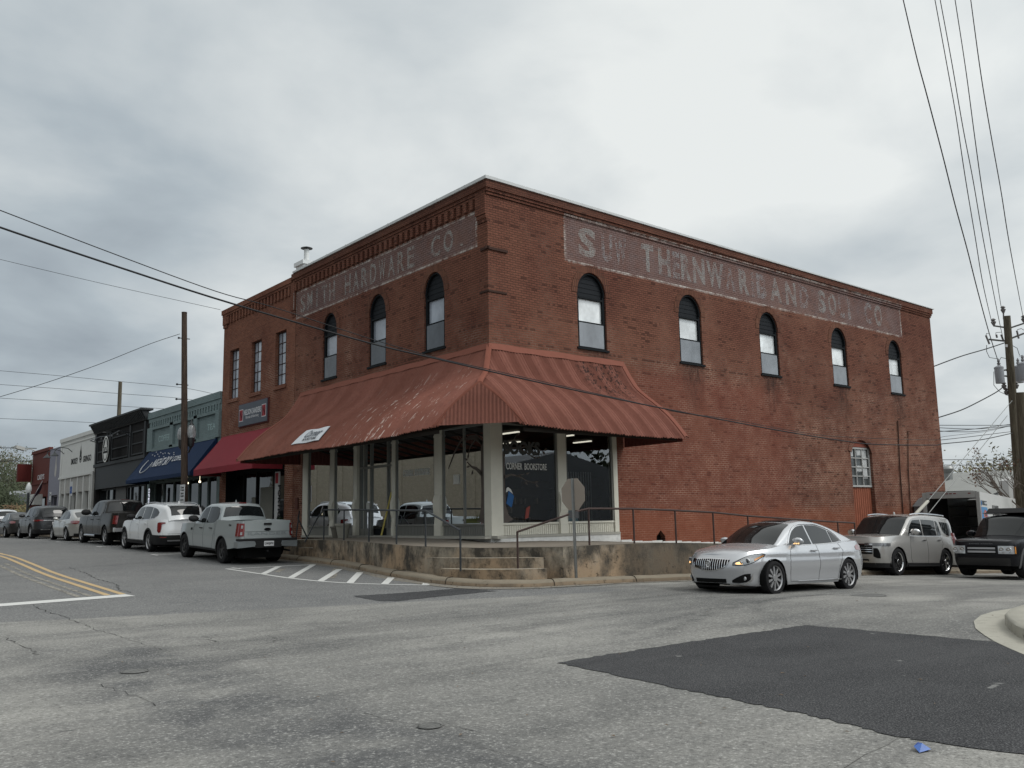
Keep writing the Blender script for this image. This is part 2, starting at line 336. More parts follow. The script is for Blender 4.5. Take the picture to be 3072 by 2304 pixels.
def asphalt():
    k = Mat('asphalt', .92, .12); p = k.sep(k.pos()); pos = k.pos()
    big = k.noise(.16, 4, .55); mid = k.noise(.9, 5, .6); grit = k.noise(30, 2, .8); grit2 = k.noise(90, 2, .8)
    strk = k.noise(1.0, 5, .65, k.vscale(pos, (.16, 1.1, 1)))
    base = k.mix(k.ramp(big, .36, .64), (.165, .164, .157), (.315, .308, .286))
    base = k.mix(k.math('MULTIPLY', k.ramp(strk, .46, .70), .55), base, (.085, .086, .088))
    base = k.mix(k.math('MULTIPLY', k.ramp(mid, .50, .72), .5), base, (.09, .09, .09))
    # the newer, darker bluish asphalt of the main street (north of the join) and the seam band beside it
    ns = k.ramp(k.math('ADD', k.math('MULTIPLY_ADD', p[0], .28, p[1]), k.math('MULTIPLY', k.noise(1.1, 4), .3)), -7.25, -7.05)
    ns = k.math('MULTIPLY', ns, k.ramp(p[0], -1.2, -2.4))
    base = k.mix(k.math('MULTIPLY', ns, .78), base, k.mix(k.ramp(mid, .3, .7), (.115, .118, .123), (.165, .167, .168)))
    lane = k.math('MULTIPLY', k.ramp(k.math('ABSOLUTE', k.math('ADD', k.math('MULTIPLY_ADD', k.noise(.6, 4), 1.4, p[0]), 12.0)), 1.1, .45), k.ramp(p[1], -6.5, -8.))
    base = k.mix(k.math('MULTIPLY', k.math('MULTIPLY', lane, k.ramp(mid, .3, .55)), .74), base, (.072, .074, .079))
    # tyre marks: wheel paths along the side street and arcs sweeping round the corner
    wob = k.math('MULTIPLY_ADD', k.noise(.35, 3), .9, -.45)
    for (yc, w_, s_, x0, x1) in ((-8.2, .30, .50, -14, 6), (-9.65, .34, .42, -14, 2), (-12.35, .4, .38, -12, -6.5), (-6.9, .2, .25, -9, 8)):
        d = k.math('ABSOLUTE', k.math('SUBTRACT', k.math('ADD', p[1], wob), yc)); a = k.math('MULTIPLY', k.ramp(d, w_*1.9, w_*.2), k.ramp(k.noise(1.6, 5, .7, k.vscale(pos, (.3, 2.2, 1))), .34, .62))
        a = k.math('MULTIPLY', a, k.math('MULTIPLY', k.ramp(p[0], x0-1.5, x0+1.5), k.ramp(p[0], x1+1.5, x1-1.5)))
        base = k.mix(k.math('MULTIPLY', a, s_), base, (.055, .056, .058))
    def circ(a_, b_, c_):
        (x1, y1), (x2, y2), (x3, y3) = a_, b_, c_; A_ = 2*(x1*(y2-y3)-y1*(x2-x3)+x2*y3-x3*y2); q1, q2, q3 = x1*x1+y1*y1, x2*x2+y2*y2, x3*x3+y3*y3
        ux = (q1*(y2-y3)+q2*(y3-y1)+q3*(y1-y2))/A_; uy = (q1*(x3-x2)+q2*(x1-x3)+q3*(x2-x1))/A_; return ux, uy, math.hypot(x1-ux, y1-uy)
    for (a_, b_, c_, w_, s_) in (((-6.5, -12.0), (-4.34, -10.95), (1.7, -9.88), .13, .6), ((-6.57, -11.4), (-4.22, -10.58), (.8, -9.75), .12, .45), ((-4.0, -12.4), (-2.9, -11.0), (1.2, -9.9), .11, .4), ((-3.8, -8.27), (-1.2, -8.9), (3.0, -8.8), .12, .4), ((-4.2, -13.4), (-1.9, -13.1), (3.5, -11.6), .2, .25), ((-12.4, -4.), (-9.0, -7.4), (-3.4, -8.6), .2, .3)):
        cx_, cy_, r_ = circ(a_, b_, c_); x0, x1 = a_[0], c_[0]
        d = k.math('SQRT', k.math('ADD', k.math('POWER', k.math('SUBTRACT', p[0], cx_), 2.), k.math('POWER', k.math('SUBTRACT', p[1], cy_), 2.)))
        d = k.math('ABSOLUTE', k.math('SUBTRACT', k.math('MULTIPLY_ADD', k.noise(.7, 2), .12, k.math('SUBTRACT', d, .06)), r_)); a = k.math('MULTIPLY', k.ramp(d, w_*1.6, w_*.3), k.ramp(k.noise(2.3, 5, .75), .34, .6))
        a = k.math('MULTIPLY', a, k.math('MULTIPLY', k.ramp(p[0], x0-.8, x0+.8), k.ramp(p[0], x1+1., x1-1.)))
        base = k.mix(k.math('MULTIPLY', a, s_), base, (.05, .051, .053))
    base = k.mix(k.math('MULTIPLY', k.ramp(grit, .55, .7), .55), base, (.50, .495, .47))
    base = k.mix(k.math('MULTIPLY', k.ramp(grit, .47, .3), .6), base, (.05, .05, .05))
    base = k.mix(k.math('MULTIPLY', k.ramp(grit2, .55, .7), .3), base, (.30, .30, .29))
    sp = k.ramp(k.noise(4.5, 3, .6, k.vscale(pos, (.5, 1., 1))), .70, .78)
    base = k.mix(k.math('MULTIPLY', sp, .5), base, (.06, .06, .06))
    vor = k.N.new('ShaderNodeTexVoronoi'); vor.feature = 'DISTANCE_TO_EDGE'; vor.inputs['Scale'].default_value = .33; k.L(k.comb(k.math('MULTIPLY_ADD', k.noise(1.6, 4, .7), .9, p[0]), k.math('MULTIPLY_ADD', k.noise(1.9, 4, .7), .9, p[1]), 0), vor.inputs['Vector'])
    ck = k.math('MULTIPLY', k.math('LESS_THAN', vor.outputs[0], .0018), k.ramp(k.noise(.3, 2), .56, .66))
    base = k.mix(k.math('MULTIPLY', ck, .7), base, (.03, .03, .03))
    k.col(base); k.bump(k.math('ADD', grit, k.math('MULTIPLY', grit2, .5)), .6, .012); return k.m
asph = asphalt()
def asph_new():
    k = Mat('asphalt_patch', .9, .14); g = k.noise(70, 2, .8); m = k.noise(.8, 5, .6); st = k.noise(1, 4, .6, k.vscale(k.pos(), (.25, 1.4, 1)))
    c = k.mix(k.ramp(m, .3, .7), (.032, .033, .036), (.054, .055, .058)); c = k.mix(k.math('MULTIPLY', k.ramp(st, .5, .7), .35), c, (.075, .075, .078))
    c = k.mix(k.math('MULTIPLY', k.ramp(g, .52, .66), .75), c, (.17, .17, .17)); c = k.mix(k.math('MULTIPLY', k.ramp(g, .48, .36), .6), c, (.012, .012, .013)); c = k.mix(k.math('MULTIPLY', k.ramp(k.noise(3.1, 2), .73, .75), .5), c, (.3, .3, .29))
    k.col(c); k.bump(g, .5, .01); return k.m
asph2 = asph_new()
def concrete(name, base, dark, tan, amt, rust=.0):
    k = Mat(name, .9, .2); p = k.sep(k.pos()); n3 = k.sep(k._p.outputs['Normal']); side = k.math('LESS_THAN', n3[2], .5)
    m = k.noise(1.4, 6, .65); v = k.noise(1.5, 7, .72, k.vscale(k.pos(), (1., 1., .7))); f_ = k.noise(22, 4, .7)
    c = k.mix(k.ramp(m, .3, .7), tuple(x*.82 for x in base), base)
    tn = k.math('MULTIPLY', side, k.ramp(k.math('ADD', k.noise(.8, 6, .65), k.math('MULTIPLY', k.ramp(p[2], .9, .1), .20)), .42, .68))
    c = k.mix(k.math('MULTIPLY', tn, .75), c, k.mix(k.noise(3, 4), tan, tuple(x*.7 for x in tan)))
    dk = k.ramp(k.math('ADD', v, k.math('MULTIPLY', k.ramp(p[2], .3, .9), .08)), .46, .65)
    c = k.mix(k.math('MULTIPLY', k.math('MULTIPLY', side, dk), amt), c, dark)
    pit = k.math('MULTIPLY', k.ramp(k.noise(5, 6, .8), .57, .62), k.ramp(k.math('MULTIPLY', k.noise(.7, 3), k.ramp(p[2], .95, .6)), .38, .5))
    c = k.mix(k.math('MULTIPLY', k.math('MULTIPLY', side, pit), .75), c, (.03, .025, .02))
    # the sooty stretch of wall right of the stop sign
    soot = k.math('MULTIPLY', side, k.ramp(k.math('ADD', p[0], k.math('MULTIPLY', k.noise(1.6, 6, .7), 2.6)), 1.15, 2.0))
    c = k.mix(k.math('MULTIPLY', soot, .68*amt), c, tuple(x*.9 for x in dark))
    c = k.mix(k.math('MULTIPLY', f_, .25), c, tuple(x*.5 for x in base))
    k.col(c); k.bump(k.math('ADD', f_, k.math('MULTIPLY', pit, -1.5)), .5, .015); MT[name] = k.m; return k.m
conc_wall = concrete('stained_concrete', (.34, .30, .24), (.045, .040, .034), (.42, .28, .165), 1.)
conc_kerb = concrete('kerb_concrete', (.25, .215, .165), (.09, .075, .06), (.28, .20, .13), .6)
conc_top = concrete('pavement_concrete', (.23, .20, .165), (.12, .105, .09), (.25, .21, .165), .3)
conc_new = concrete('pale_concrete', (.42, .405, .35), (.2, .19, .17), (.42, .4, .34), .3)
def corrug(name, vertical=False):
    k = Mat(name, .75, .12); p = k.sep(k.pos())
    c = k.mix(k.ramp(k.noise(.7, 5, .6), .3, .7), (.165, .066, .048), (.225, .093, .070))
    c = k.mix(k.math('MULTIPLY', k.ramp(k.noise(9, 4, .7), .52, .72), .6), c, (.13, .05, .04))
    # flaked silver streaks near the corner and down each sheet
    q = k.math('ADD', p[0], p[1]); w = k.noise(1., 5, .7, k.comb(k.math('MULTIPLY', p[1], 16.), k.math('MULTIPLY', p[2], .9), k.math('MULTIPLY', p[0], 2.)))
    reg = k.math('MULTIPLY', k.math('MULTIPLY', k.ramp(p[1], 6.2, 2.6), k.ramp(p[1], -1.2, .4)), k.ramp(p[0], -.3, -.9))
    c = k.mix(k.math('MULTIPLY', k.math('MULTIPLY', k.ramp(w, .59, .635), reg), .8), c, (.55, .47, .42))
    bl = k.math('MULTIPLY', k.math('MULTIPLY', k.ramp(p[0], 3.1, 3.7), k.ramp(p[0], 5.6, 5.)), k.ramp(p[2], 4.9, 5.6))
    c = k.mix(k.math('MULTIPLY', k.ramp(k.noise(1., 5, .75, k.comb(k.math('MULTIPLY', q, 3.), k.math('MULTIPLY', p[2], .8), 0)), .56, .74), .5), c, (.10, .045, .035))
    c = k.mix(k.math('MULTIPLY', k.math('MULTIPLY', bl, k.ramp(k.noise(6, 4, .85), .51, .56)), .92), c, (.03, .02, .018))
    k.col(c); return k.m
roofred = corrug('red_corrugated_metal')
redtrim = plain('red_metal_trim', (.20, .074, .052), .7, .15, var=.15, scale=5)
# ---------------- ground, road, kerbs ----------------
xs = sorted(set([-400, -150, -80, -50, -40]+list(np.arange(-30, 45, 1.5))+[50, 60, 80, 100, 160, 400]))
ys = sorted(set([-400, -150, -80, -50, -40]+list(np.arange(-30, 42, 1.5))+[45, 50, 60, 70, 80, 100, 140, 220, 600]))
m = MB(); m.grid([[(x, y, gz(x, y)-.03) for x in xs] for y in ys])
gm = Mat('dirt_grass', .95, .1); gm.col(gm.mix(gm.noise(.8, 6, .7), (.10, .085, .045), (.16, .15, .08)))
m.build('ground', gm.m, smooth=60, kind='structure')
rx = [x for x in xs if -45 < x < 60]; ry = [y for y in ys if -45 < y < 110]
m = MB(); m.grid([[(x, y, gz(x, y)) for x in rx] for y in ry]); m.build('road', asph, smooth=60, kind='structure')

KO = [(-2.55, 75), (-2.55, 9), (-2.42, 6.6), (-2.6, 4.1), (-3.3, 1.1), (-3.68, -1), (-3.85, -2.5), (-3.75, -3.6), (-3.3, -4.4), (-2.6, -4.9), (-1.6, -5.08), (0, -5.15), (2.2, -5.25), (10, -5.4), (17, -5.3), (45, -5.3)]
KI = [(-2.2, 75), (-2.2, 9), (-2.05, 6.55), (-2.28, 4.1), (-3.02, 1.0), (-3.33, -1.3), (-3.47, -2.4), (-3.38, -3.3), (-2.98, -4.1), (-2.4, -4.55), (-1.6, -4.72), (0, -4.78), (2.2, -4.85), (10, -5.05), (17, -5.0), (45, -5.0)]
def resample(P, step=.5):
    """a smooth curve through the points: Catmull-Rom, only near the corner"""
    res = []
    for i in range(len(P)-1):
        p0, p1, p2, p3 = P[max(i-1, 0)], P[i], P[i+1], P[min(i+2, len(P)-1)]
        L_ = math.dist(p1, p2); n = max(1, int(min(L_, 20)/.4)) if L_ < 9 else 12
        for k in range(n):
            t = k/n
            if L_ > 5 or math.dist(p0, p1) > 12: res.append((p1[0]+(p2[0]-p1[0])*t, p1[1]+(p2[1]-p1[1])*t)); continue
            f_ = lambda a, b_, c, d: .5*((2*b_)+(-a+c)*t+(2*a-5*b_+4*c-d)*t*t+(-a+3*b_-3*c+d)*t**3)
            res.append((f_(p0[0], p1[0], p2[0], p3[0]), f_(p0[1], p1[1], p2[1], p3[1])))
    res.append(P[-1]); return res
def resample2(A, B):
    ra, rb = [], []
    for i in range(len(A)-1):
        L_ = math.dist(A[i], A[i+1]); n = max(2, int(min(L_, 20)/.4)) if L_ < 9 else 14
        def cr_at(P, t):
            p0, p1, p2, p3 = P[max(i-1, 0)], P[i], P[i+1], P[min(i+2, len(P)-1)]
            if L_ > 4.5: return (p1[0]+(p2[0]-p1[0])*t, p1[1]+(p2[1]-p1[1])*t)
            if math.dist(p0, p1) > 5: p0 = (2*p1[0]-p2[0], 2*p1[1]-p2[1])
            if math.dist(p2, p3) > 5: p3 = (2*p2[0]-p1[0], 2*p2[1]-p1[1])
            g = lambda a, b_, c, d: .5*((2*b_)+(-a+c)*t+(2*a-5*b_+4*c-d)*t*t+(-a+3*b_-3*c+d)*t**3)
            return (g(p0[0], p1[0], p2[0], p3[0]), g(p0[1], p1[1], p2[1], p3[1]))
        for k in range(n): ra.append(cr_at(A, k/n)); rb.append(cr_at(B, k/n))
    ra.append(A[-1]); rb.append(B[-1]); return ra, rb
ko, ki = resample2(KO, KI)
rows = []
for fr, dz in ((0, -.1), (.02, .0), (.06, .08), (.18, .135), (.38, .155), (1.0, .15)):
    rows.append([(a[0]+(b_[0]-a[0])*fr, a[1]+(b_[1]-a[1])*fr, gz(*a)+dz+.006*math.sin(i*2.1)) for i, (a, b_) in enumerate(zip(ko, ki))])
MB().grid(rows, True).build('kerb', conc_kerb, smooth=50, kind='structure')
# gutter apron along the main-street kerb
gut_m = plain('gutter_dust', (.20, .185, .16), .95, var=.35, scale=3)
rows = [[(a[0]-(b_[0]-a[0])*w_*(1 if a[0] < -1 else .6)*(1+.2*math.sin(i*.9)), a[1]-(b_[1]-a[1])*w_*(1 if a[0] < -1 else .6)*(1+.2*math.sin(i*.9)), gz(*a)+h) for i, (a, b_) in enumerate(zip(ko, ki))] for w_, h in ((0, .012), (.9, .005))]
m = MB()
for i in range(12, len(ko)-30, 6):
    (a0, a1), (b0, b1) = ko[i], ki[i]; L9 = [(a0+(b0-a0)*t, a1+(b1-a1)*t, gz(a0, a1)+z+.004) for t, z in ((-.01, .02), (.05, .085), (.18, .14), (.38, .16), (1.0, .156))]
    m.path(L9, .009, 4)
m.build('kerb_joints', plain('joint_dark', (.04, .033, .027), .95), kind='structure')  # thin dark joint lines across the kerb
MB().grid([[p for p in r if p[0] < 18 and p[1] < 40] for r in rows]).build('gutter', gut_m, kind='structure')

def plat_z(x, y):
    fy = float(np.interp(y, [-4.5, -3, -1.5, 1, 4], [.85, .85, .885, .93, .955])); fx = float(np.interp(x, [-3, -1, 1.7, 3, 4.6, 6.2, 9, 12, 15, 18.2], [.85, .865, .85, .80, .72, .60, .46, .28, 0., -.55]))
    t = min(1, max(0, (x+2.0)/1.5))*min(1, max(0, (1.5-y)/2.)); z = fy*(1-t)+fx*t
    return z+.05*min(1, max(0, (x+2.5)/2.5))*min(1, max(0, y/3))
WL = [p for p in ki if p[1] <= 7.0 and p[0] < -2.0 or p[0] >= -2.41]
wl1 = [p for p in ki if -1.5 <= p[1] <= 7.0 and p[0] < -1.5]
wl2 = [p for p in ki if p[0] >= -1.95 and p[1] < 0 and p[0] < 18.2]
top_arc = [(-3.22, -1.55), (-3.05, -2.25), (-2.75, -3.0), (-2.3, -3.65), (-1.93, -4.0)]
s2_arc = [(-3.3, -1.55), (-3.28, -2.3), (-3.03, -3.15), (-2.58, -3.9), (-2.1, -4.32), (-1.93, -4.4)]
# the platform as a strip mesh so that its top can slope: outer edge to the wall line
def strip_block(name, outer, inner, zf, mat, z0=-1.2, n=5, **tags):
    m = MB(); rows = []
    for k in range(n+1):
        t = k/n; rows.append([(a[0]+(b_[0]-a[0])*t, a[1]+(b_[1]-a[1])*t) for a, b_ in zip(outer, inner)])
    m.grid([[(x, y, zf(x, y)) for x, y in r] for r in rows], True)
    m.grid([[(x, y, z0) for x, y in rows[0]], [(x, y, zf(x, y)) for x, y in rows[0]]], True)
    for j in (0, -1):
        col_ = [r[j] for r in rows]; m.grid([[(x, y, z0) for x, y in col_], [(x, y, zf(x, y)) for x, y in col_]], j == 0)
    return m.build(name, mat, **tags)
outer = [(-2.05, 7.0)]+wl1+top_arc+wl2
inner = []
for (x, y) in outer:
    if y > .2: inner.append((.1, y))
    elif x > .2: inner.append((x, .1))
    else: inner.append((.1, .1))
strip_block('raised_pavement', outer, inner, plat_z, conc_wall, kind='structure')
# a wear cap: thin paler slab top lies as sheet 4 mm above
m = MB(); rows = []
for k in range(6):
    t = .004+k/5*.99; rows.append([(a[0]+(b_[0]-a[0])*t, a[1]+(b_[1]-a[1])*t) for a, b_ in zip(outer, inner)])
m.grid([[(x, y, plat_z(x, y)+.006) for x, y in r] for r in rows], True); m.build('pavement_surface', conc_top, kind='structure')
# corner steps and the small steps by the parked pickup
def arcblock(name, arc, back, z1, **t):
    m = MB(); m.prism([p for p in arc]+back, -1., z1); return m.build(name, conc_wall, bevel=0, **t)
st = empty('corner_steps', (-2.9, -3.1, 0), label='two curved worn concrete steps cut into the corner of the raised pavement', cat='steps')
def rel(m, o):
    l = o.location; m.v = [(a-l[0], b_-l[1], c-l[2]) for a, b_, c in m.v]; return m
arc1 = [p for p in ki if p[0] < -1.9 and p[1] < -1.75 and p[1] > -4.7]
m = MB(); m.prism(arc1[2:]+[(-1.97, -3.2), (-2.9, -2.0)], -1., .385); bpy.context.view_layer.update(); rel(m, st).build('step', conc_wall, st)
m = MB(); m.prism([(-3.34, -1.5)]+s2_arc+[(-1.93, -3.2), (-2.8, -1.5)], -1., .625); rel(m, st).build('step', conc_wall, st)
m = MB()
ar = [(-2.02, 7.0), (-2.0, 8.25), (-.5, 8.25), (-.5, 7.0)]
m.prism([(-1.62, 7.001), (-1.62, 8.249), (.1, 8.249), (.1, 7.001)], -.5, .955); m.prism([(-2.0, 8.25), (-1.9, 9.9), (.1, 9.9), (.1, 8.25)], -.5, .955)
m.build('raised_pavement', conc_wall, kind='structure')
m = MB(); m.prism([(-2.04, 7.002), (-2.0, 8.248), (-1.625, 8.248), (-1.625, 7.002)], -.5, .70); m.build('pavement_step', conc_wall, label='short concrete step up to the raised pavement behind the grey pickup', cat='step')
m = MB(); m.grid([[(x, y, gz(-2.4, y)+.15) for y in (9.9, 14, 17, 21, 26, 32, 40, 60, 75)] for x in (-2.2, 0.02)]); m.build('pavement', conc_top, kind='structure')
m = MB(); m.grid([[(x, y, gz(x, -5)+.15) for x in (18.2, 24, 28.5, 34, 40, 45)] for y in (-5.0, 0.0)]); m.grid([[(x, y, gz(x, -5)+.15) for x in (28.5, 34, 40, 45)] for y in (0., 12.0)]); m.build('pavement', conc_top, kind='structure')

# road markings and patches, a few mm proud of the road
def sheet(m, pts, dz, sub=1):
    """polygon draped on the road: fans of short quads between two edges"""
    m.add([(x, y, gz(x, y)+dz) for x, y in pts], [tuple(range(len(pts)))])
def stripe(m, p, q, w, dz=.006, n=None):
    p, q = Vector(p), Vector(q); d = q-p; L_ = d.length; n = n or max(1, int(L_/1.)); a = Vector((-d.y, d.x)).normalized()*w/2
    m.grid([[(*(p+d*i/n+a), 0) for i in range(n+1)], [(*(p+d*i/n-a), 0) for i in range(n+1)]]) if False else None
    r1 = [p+d*i/n+a for i in range(n+1)]; r2 = [p+d*i/n-a for i in range(n+1)]
    m.grid([[(v.x, v.y, gz(v.x, v.y)+dz) for v in r] for r in (r1, r2)])
def paintmat(name, c, wear=.35, lo=.3):
    k = Mat(name, .7, .3); w = k.ramp(k.math('ADD', k.math('MULTIPLY', k.noise(30, 3, .8), .5), k.math('MULTIPLY', k.noise(2.5, 5, .7), .5)), lo, lo+.12)
    k.col(k.mix(k.noise(1.5, 5), c, tuple(x*.82 for x in c))); k._in(k.b.inputs['Alpha'], k.math('MULTIPLY_ADD', w, 1-wear, wear)); return k.m
p_white = paintmat('white_line_paint', (.62, .62, .60), .55); p_yel = paintmat('yellow_line_paint', (.50, .36, .19), .6); p_old = paintmat('worn_line_paint', (.30, .28, .24), .15, .42)
m = MB(); stripe(m, (-10.17, -.3), (-9.33, 16), .13); stripe(m, (-9.33, 16), (-9.0, 60), .13); stripe(m, (-10.47, -.3), (-9.62, 16), .13); stripe(m, (-9.62, 16), (-9.3, 60), .13); m.build('yellow_centre_lines', p_yel, kind='structure')
m = MB(); stripe(m, (-10.1, -.58), (-16.5, -1.3), .5); m.build('stop_line', p_white, kind='structure')
m = MB(); stripe(m, (-11.02, -.25), (-10.45, 12), .11); stripe(m, (-10.80, -.25), (-10.2, 12), .10); m.build('worn_centre_lines', p_old, kind='structure')
hat = [(-5.5, 5.75), (-5.62, 3), (-5.69, 1.2), (-5.55, -.3), (-5.27, -1.2), (-4.8, -2.0), (-4.2, -2.78), (-3.95, -3.12)]
m = MB()
for a, b_ in zip(hat, hat[1:]): stripe(m, a, b_, .11)
stripe(m, (-5.45, 5.62), (-2.75, 5.5), .10)
for a, b_ in (((-5.62, 2.9), (-3.95, 5.5)), ((-5.66, 1.15), (-2.8, 5.5)), ((-5.55, -.25), (-3.2, 3.1)), ((-5.27, -1.2), (-3.38, 1.6)), ((-4.8, -2.0), (-3.68, -.5)), ((-4.18, -2.78), (-3.78, -2.3))): stripe(m, a, b_, .18, .010)
for y in (5.6, 12.98, 20.07, 27.08, 34.2, 41.3): stripe(m, (-5.25, y), (-2.7, y), .1, .008); stripe(m, (-5.25, y-.35), (-5.25, y+.35), .1, .012)
m.build('white_parking_lines', p_white, kind='structure')
m = MB(); stripe(m, (-3.0, 3.6), (-4.9, .4), .2, .006); stripe(m, (-4.2, 4.6), (-5.0, 3.4), .16, .006); m.build('worn_hatch_lines', p_old, kind='structure')
def blob(pts, jit=.03, n=6):
    r = []
    for i in range(len(pts)):
        a, b_ = pts[i], pts[(i+1) % len(pts)]
        for k in range(n): t = k/n; r.append((a[0]+(b_[0]-a[0])*t+random.uniform(-jit, jit), a[1]+(b_[1]-a[1])*t+random.uniform(-jit, jit)))
    return r
def flatpatch(name, pts, mat, dz, **k):
    P = blob(pts, k.pop('jit', .035), 16); m = MB(); me = D.meshes.new(name); bm = bmesh.new(); vs = [bm.verts.new((x, y, 0)) for x, y in P]; es = [bm.edges.new((vs[i], vs[(i+1) % len(vs)])) for i in range(len(vs))]
    bmesh.ops.triangle_fill(bm, edges=es, use_beauty=True); 
    for _ in range(2): bmesh.ops.subdivide_edges(bm, edges=[e for e in bm.edges if e.calc_length() > 1.2], cuts=1, use_grid_fill=True)
    bmesh.ops.triangulate(bm, faces=bm.faces)
    for v in bm.verts: v.co.z = gz(v.co.x, v.co.y)+dz
    for f in bm.faces:
        f.normal_update()
        if f.normal.z < 0: f.normal_flip()
    bm.to_mesh(me); bm.free(); me.materials.append(mat); o = D.objects.new(name, me); COL.objects.link(o); tag(o, **k); return o
flatpatch('asphalt_patch', [(-9.1, -12.7), (-7.4, -12.7), (-5.9, -12.75), (-4.31, -12.83), (-4.28, -14.0), (-4.3, -15.6), (-4.3, -17.5), (-6.5, -19.5), (-9.4, -18.6), (-9.66, -17.1), (-9.45, -16.0), (-9.32, -14.7)], asph2, .006, kind='structure')
flatpatch('asphalt_patch', [(-6.67, -3.81), (-5.82, -3.95), (-4.06, -3.95), (-3.79, -4.96), (-5.07, -5.07), (-6.54, -5.27), (-6.79, -4.95)], asph2, .005, kind='structure')
crack_m = plain('crack_dark', (.038, .037, .036), .95)  # dark colour of the crack lines
m = MB()
def crack(px_pts, w0=.022, jit=.045):
    P = [gpt(*p)[:2] for p in px_pts]; Q = []; w0 *= min(1, max(.3, (math.dist(P[0], CAM[:2])-4)/14))
    for a, b_ in zip(P, P[1:]):
        n = max(2, int(math.dist(a, b_)/.14))
        for k in range(n): t = k/n; Q.append((a[0]+(b_[0]-a[0])*t+random.uniform(-jit, jit), a[1]+(b_[1]-a[1])*t+random.uniform(-jit, jit)))
    Q.append(tuple(P[-1]))
    for a, b_ in zip(Q, Q[1:]): stripe(m, a, b_, w0*random.uniform(.2, .85), .004, 1)
G9 = lambda x, y: (.4243*x, 1600+.4243*y); E9 = lambda x, y: (700+.452*x, 1550+.452*y); H9 = lambda x, y: (1600+.66546*x, 1750+.66546*y)
crack([G9(490, 240), G9(610, 285), G9(700, 330), G9(810, 355), G9(850, 400), G9(920, 420)], .035)
crack([G9(225, 505), G9(350, 560), G9(480, 600), G9(640, 668)]); crack([G9(30, 735), G9(170, 800), G9(280, 860)]); crack([G9(690, 1062), G9(900, 1140), G9(1100, 1222)]); crack([G9(640, 668), G9(900, 745), G9(1200, 835)], .012)
crack([E9(880, 1300), E9(1060, 1355)]); crack([E9(1190, 1375), E9(1400, 1388), E9(1600, 1425)], .032, .012); crack([E9(1515, 1490), E9(1650, 1535), E9(1850, 1590), E9(2080, 1659)], .014, .01)
crack([E9(1600, 1425), E9(1800, 1380), E9(2212, 1280)], .008, .012); crack([E9(980, 1305), E9(1200, 1245), E9(1440, 1200)], .010, .015); crack([E9(1360, 1070), E9(1540, 1105), E9(1740, 1135)], .012, .02)
crack([H9(1400, 833), H9(1500, 775), H9(1640, 705), H9(1750, 662)], .016, .012); crack([H9(20, 598), H9(350, 520), H9(700, 448)], .010, .012); crack([H9(0, 808), H9(70, 833)], .014, .01)
crack([G9(560, 1280), G9(400, 1300), G9(0, 1370)], .008); crack([E9(0, 900), E9(500, 850), E9(1300, 735)], .008)
m.build('road_cracks', crack_m, kind='structure')
# traffic island at the right edge
g_out = [(.3, -13.85), (-.62, -13.9), (-1.46, -14.07), (-2.37, -14.35), (-3.19, -14.73), (-3.81, -15.11), (-4.29, -15.43), (-4.75, -15.78), (-5.16, -16.11), (-6.2, -17.2), (-7, -19)]
k_out = [(.3, -14.15), (-1.05, -14.5), (-1.9, -14.66), (-2.5, -14.84), (-3.08, -15.12), (-3.66, -15.45), (-4.16, -15.8), (-4.9, -16.6), (-5.7, -18), (-6, -19.4)]
flatpatch('gutter', g_out+[(0, -19.5)], conc_new, .009, jit=.0, kind='structure')
m = MB(); n = len(k_out); ins = [(x+.16*0+(.22 if i > 1 else .05), y-.24) for i, (x, y) in enumerate(k_out)]
m.grid([[(x, y, gz(x, y)-.02) for x, y in k_out], [(x, y, gz(x, y)+.14) for x, y in k_out], [(x+.02, y-.03, gz(x, y)+.17) for x, y in k_out], [(x, y, gz(x, y)+.175) for x, y in ins], [(x, y, gz(x, y)) for x, y in ins]])
m.build('kerb', conc_new, smooth=50, kind='structure')
mulch = plain('pine_straw_mulch', (.075, .032, .02), .95, var=.6, scale=14)
flatpatch('mulch_bed', [(x+.01, y-.01) for x, y in ins]+[(-2, -19.5), (.3, -19)], mulch, .12, kind='structure')

# ---------------- walls with openings ----------------
def arch(uc, hw, v0, vs, ah, n=12):
    return [(uc-hw, v0), (uc+hw, v0), (uc+hw, vs)]+[(uc+hw*math.cos(math.pi*k/n), vs+ah*math.sin(math.pi*k/n)) for k in range(1, n)]+[(uc-hw, vs)]
def wall(name, F, outline, holes, mat, parent, d=0, depth=.25, **t):
    bm = bmesh.new(); 
    for loop in [outline]+holes:
        vs = [bm.verts.new((u, v, 0)) for u, v in loop]
        for i in range(len(vs)): bm.edges.new((vs[i], vs[(i+1) % len(vs)]))
    bmesh.ops.triangle_fill(bm, edges=bm.edges, use_beauty=True)
    m = MB(); bm.verts.index_update(); m.add([F(v.co.x, v.co.y, d) for v in bm.verts], [tuple(v.index for v in f.verts) for f in bm.faces]); bm.free()
    for loop in holes:
        n = len(loop); m.add([F(u, v, d) for u, v in loop]+[F(u, v, d-depth) for u, v in loop], [(i, (i+1) % n, n+(i+1) % n, n+i) for i in range(n)])
    me = D.meshes.new(name); me.from_pydata(m.v, [], m.f); me.update(); bm = bmesh.new(); bm.from_mesh(me); bmesh.ops.remove_doubles(bm, verts=bm.verts, dist=1e-4)
    c = Vector(F(0, 0, 1))-Vector(F(0, 0, 0))
    for f in bm.faces:
        f.normal_update()
        if abs(f.normal.dot(c)) > .9 and f.normal.dot(c) < 0: f.normal_flip()
    bm.to_mesh(me); bm.free(); me.materials.append(mat); o = D.objects.new(name, me); COL.objects.link(o); o.parent = parent; tag(o, **t); return o
bld = empty('corner_brick_building', (0, 0, 0), label='two storey red brick corner building with faded painted wall signs and arched windows', cat='building')
LW = [(2.85, .58), (6.38, .58), (9.88, .56)]; RWn = [(4.33, .66), (9.36, .645), (14.23, .635), (19.43, .62), (24.3, .60)]
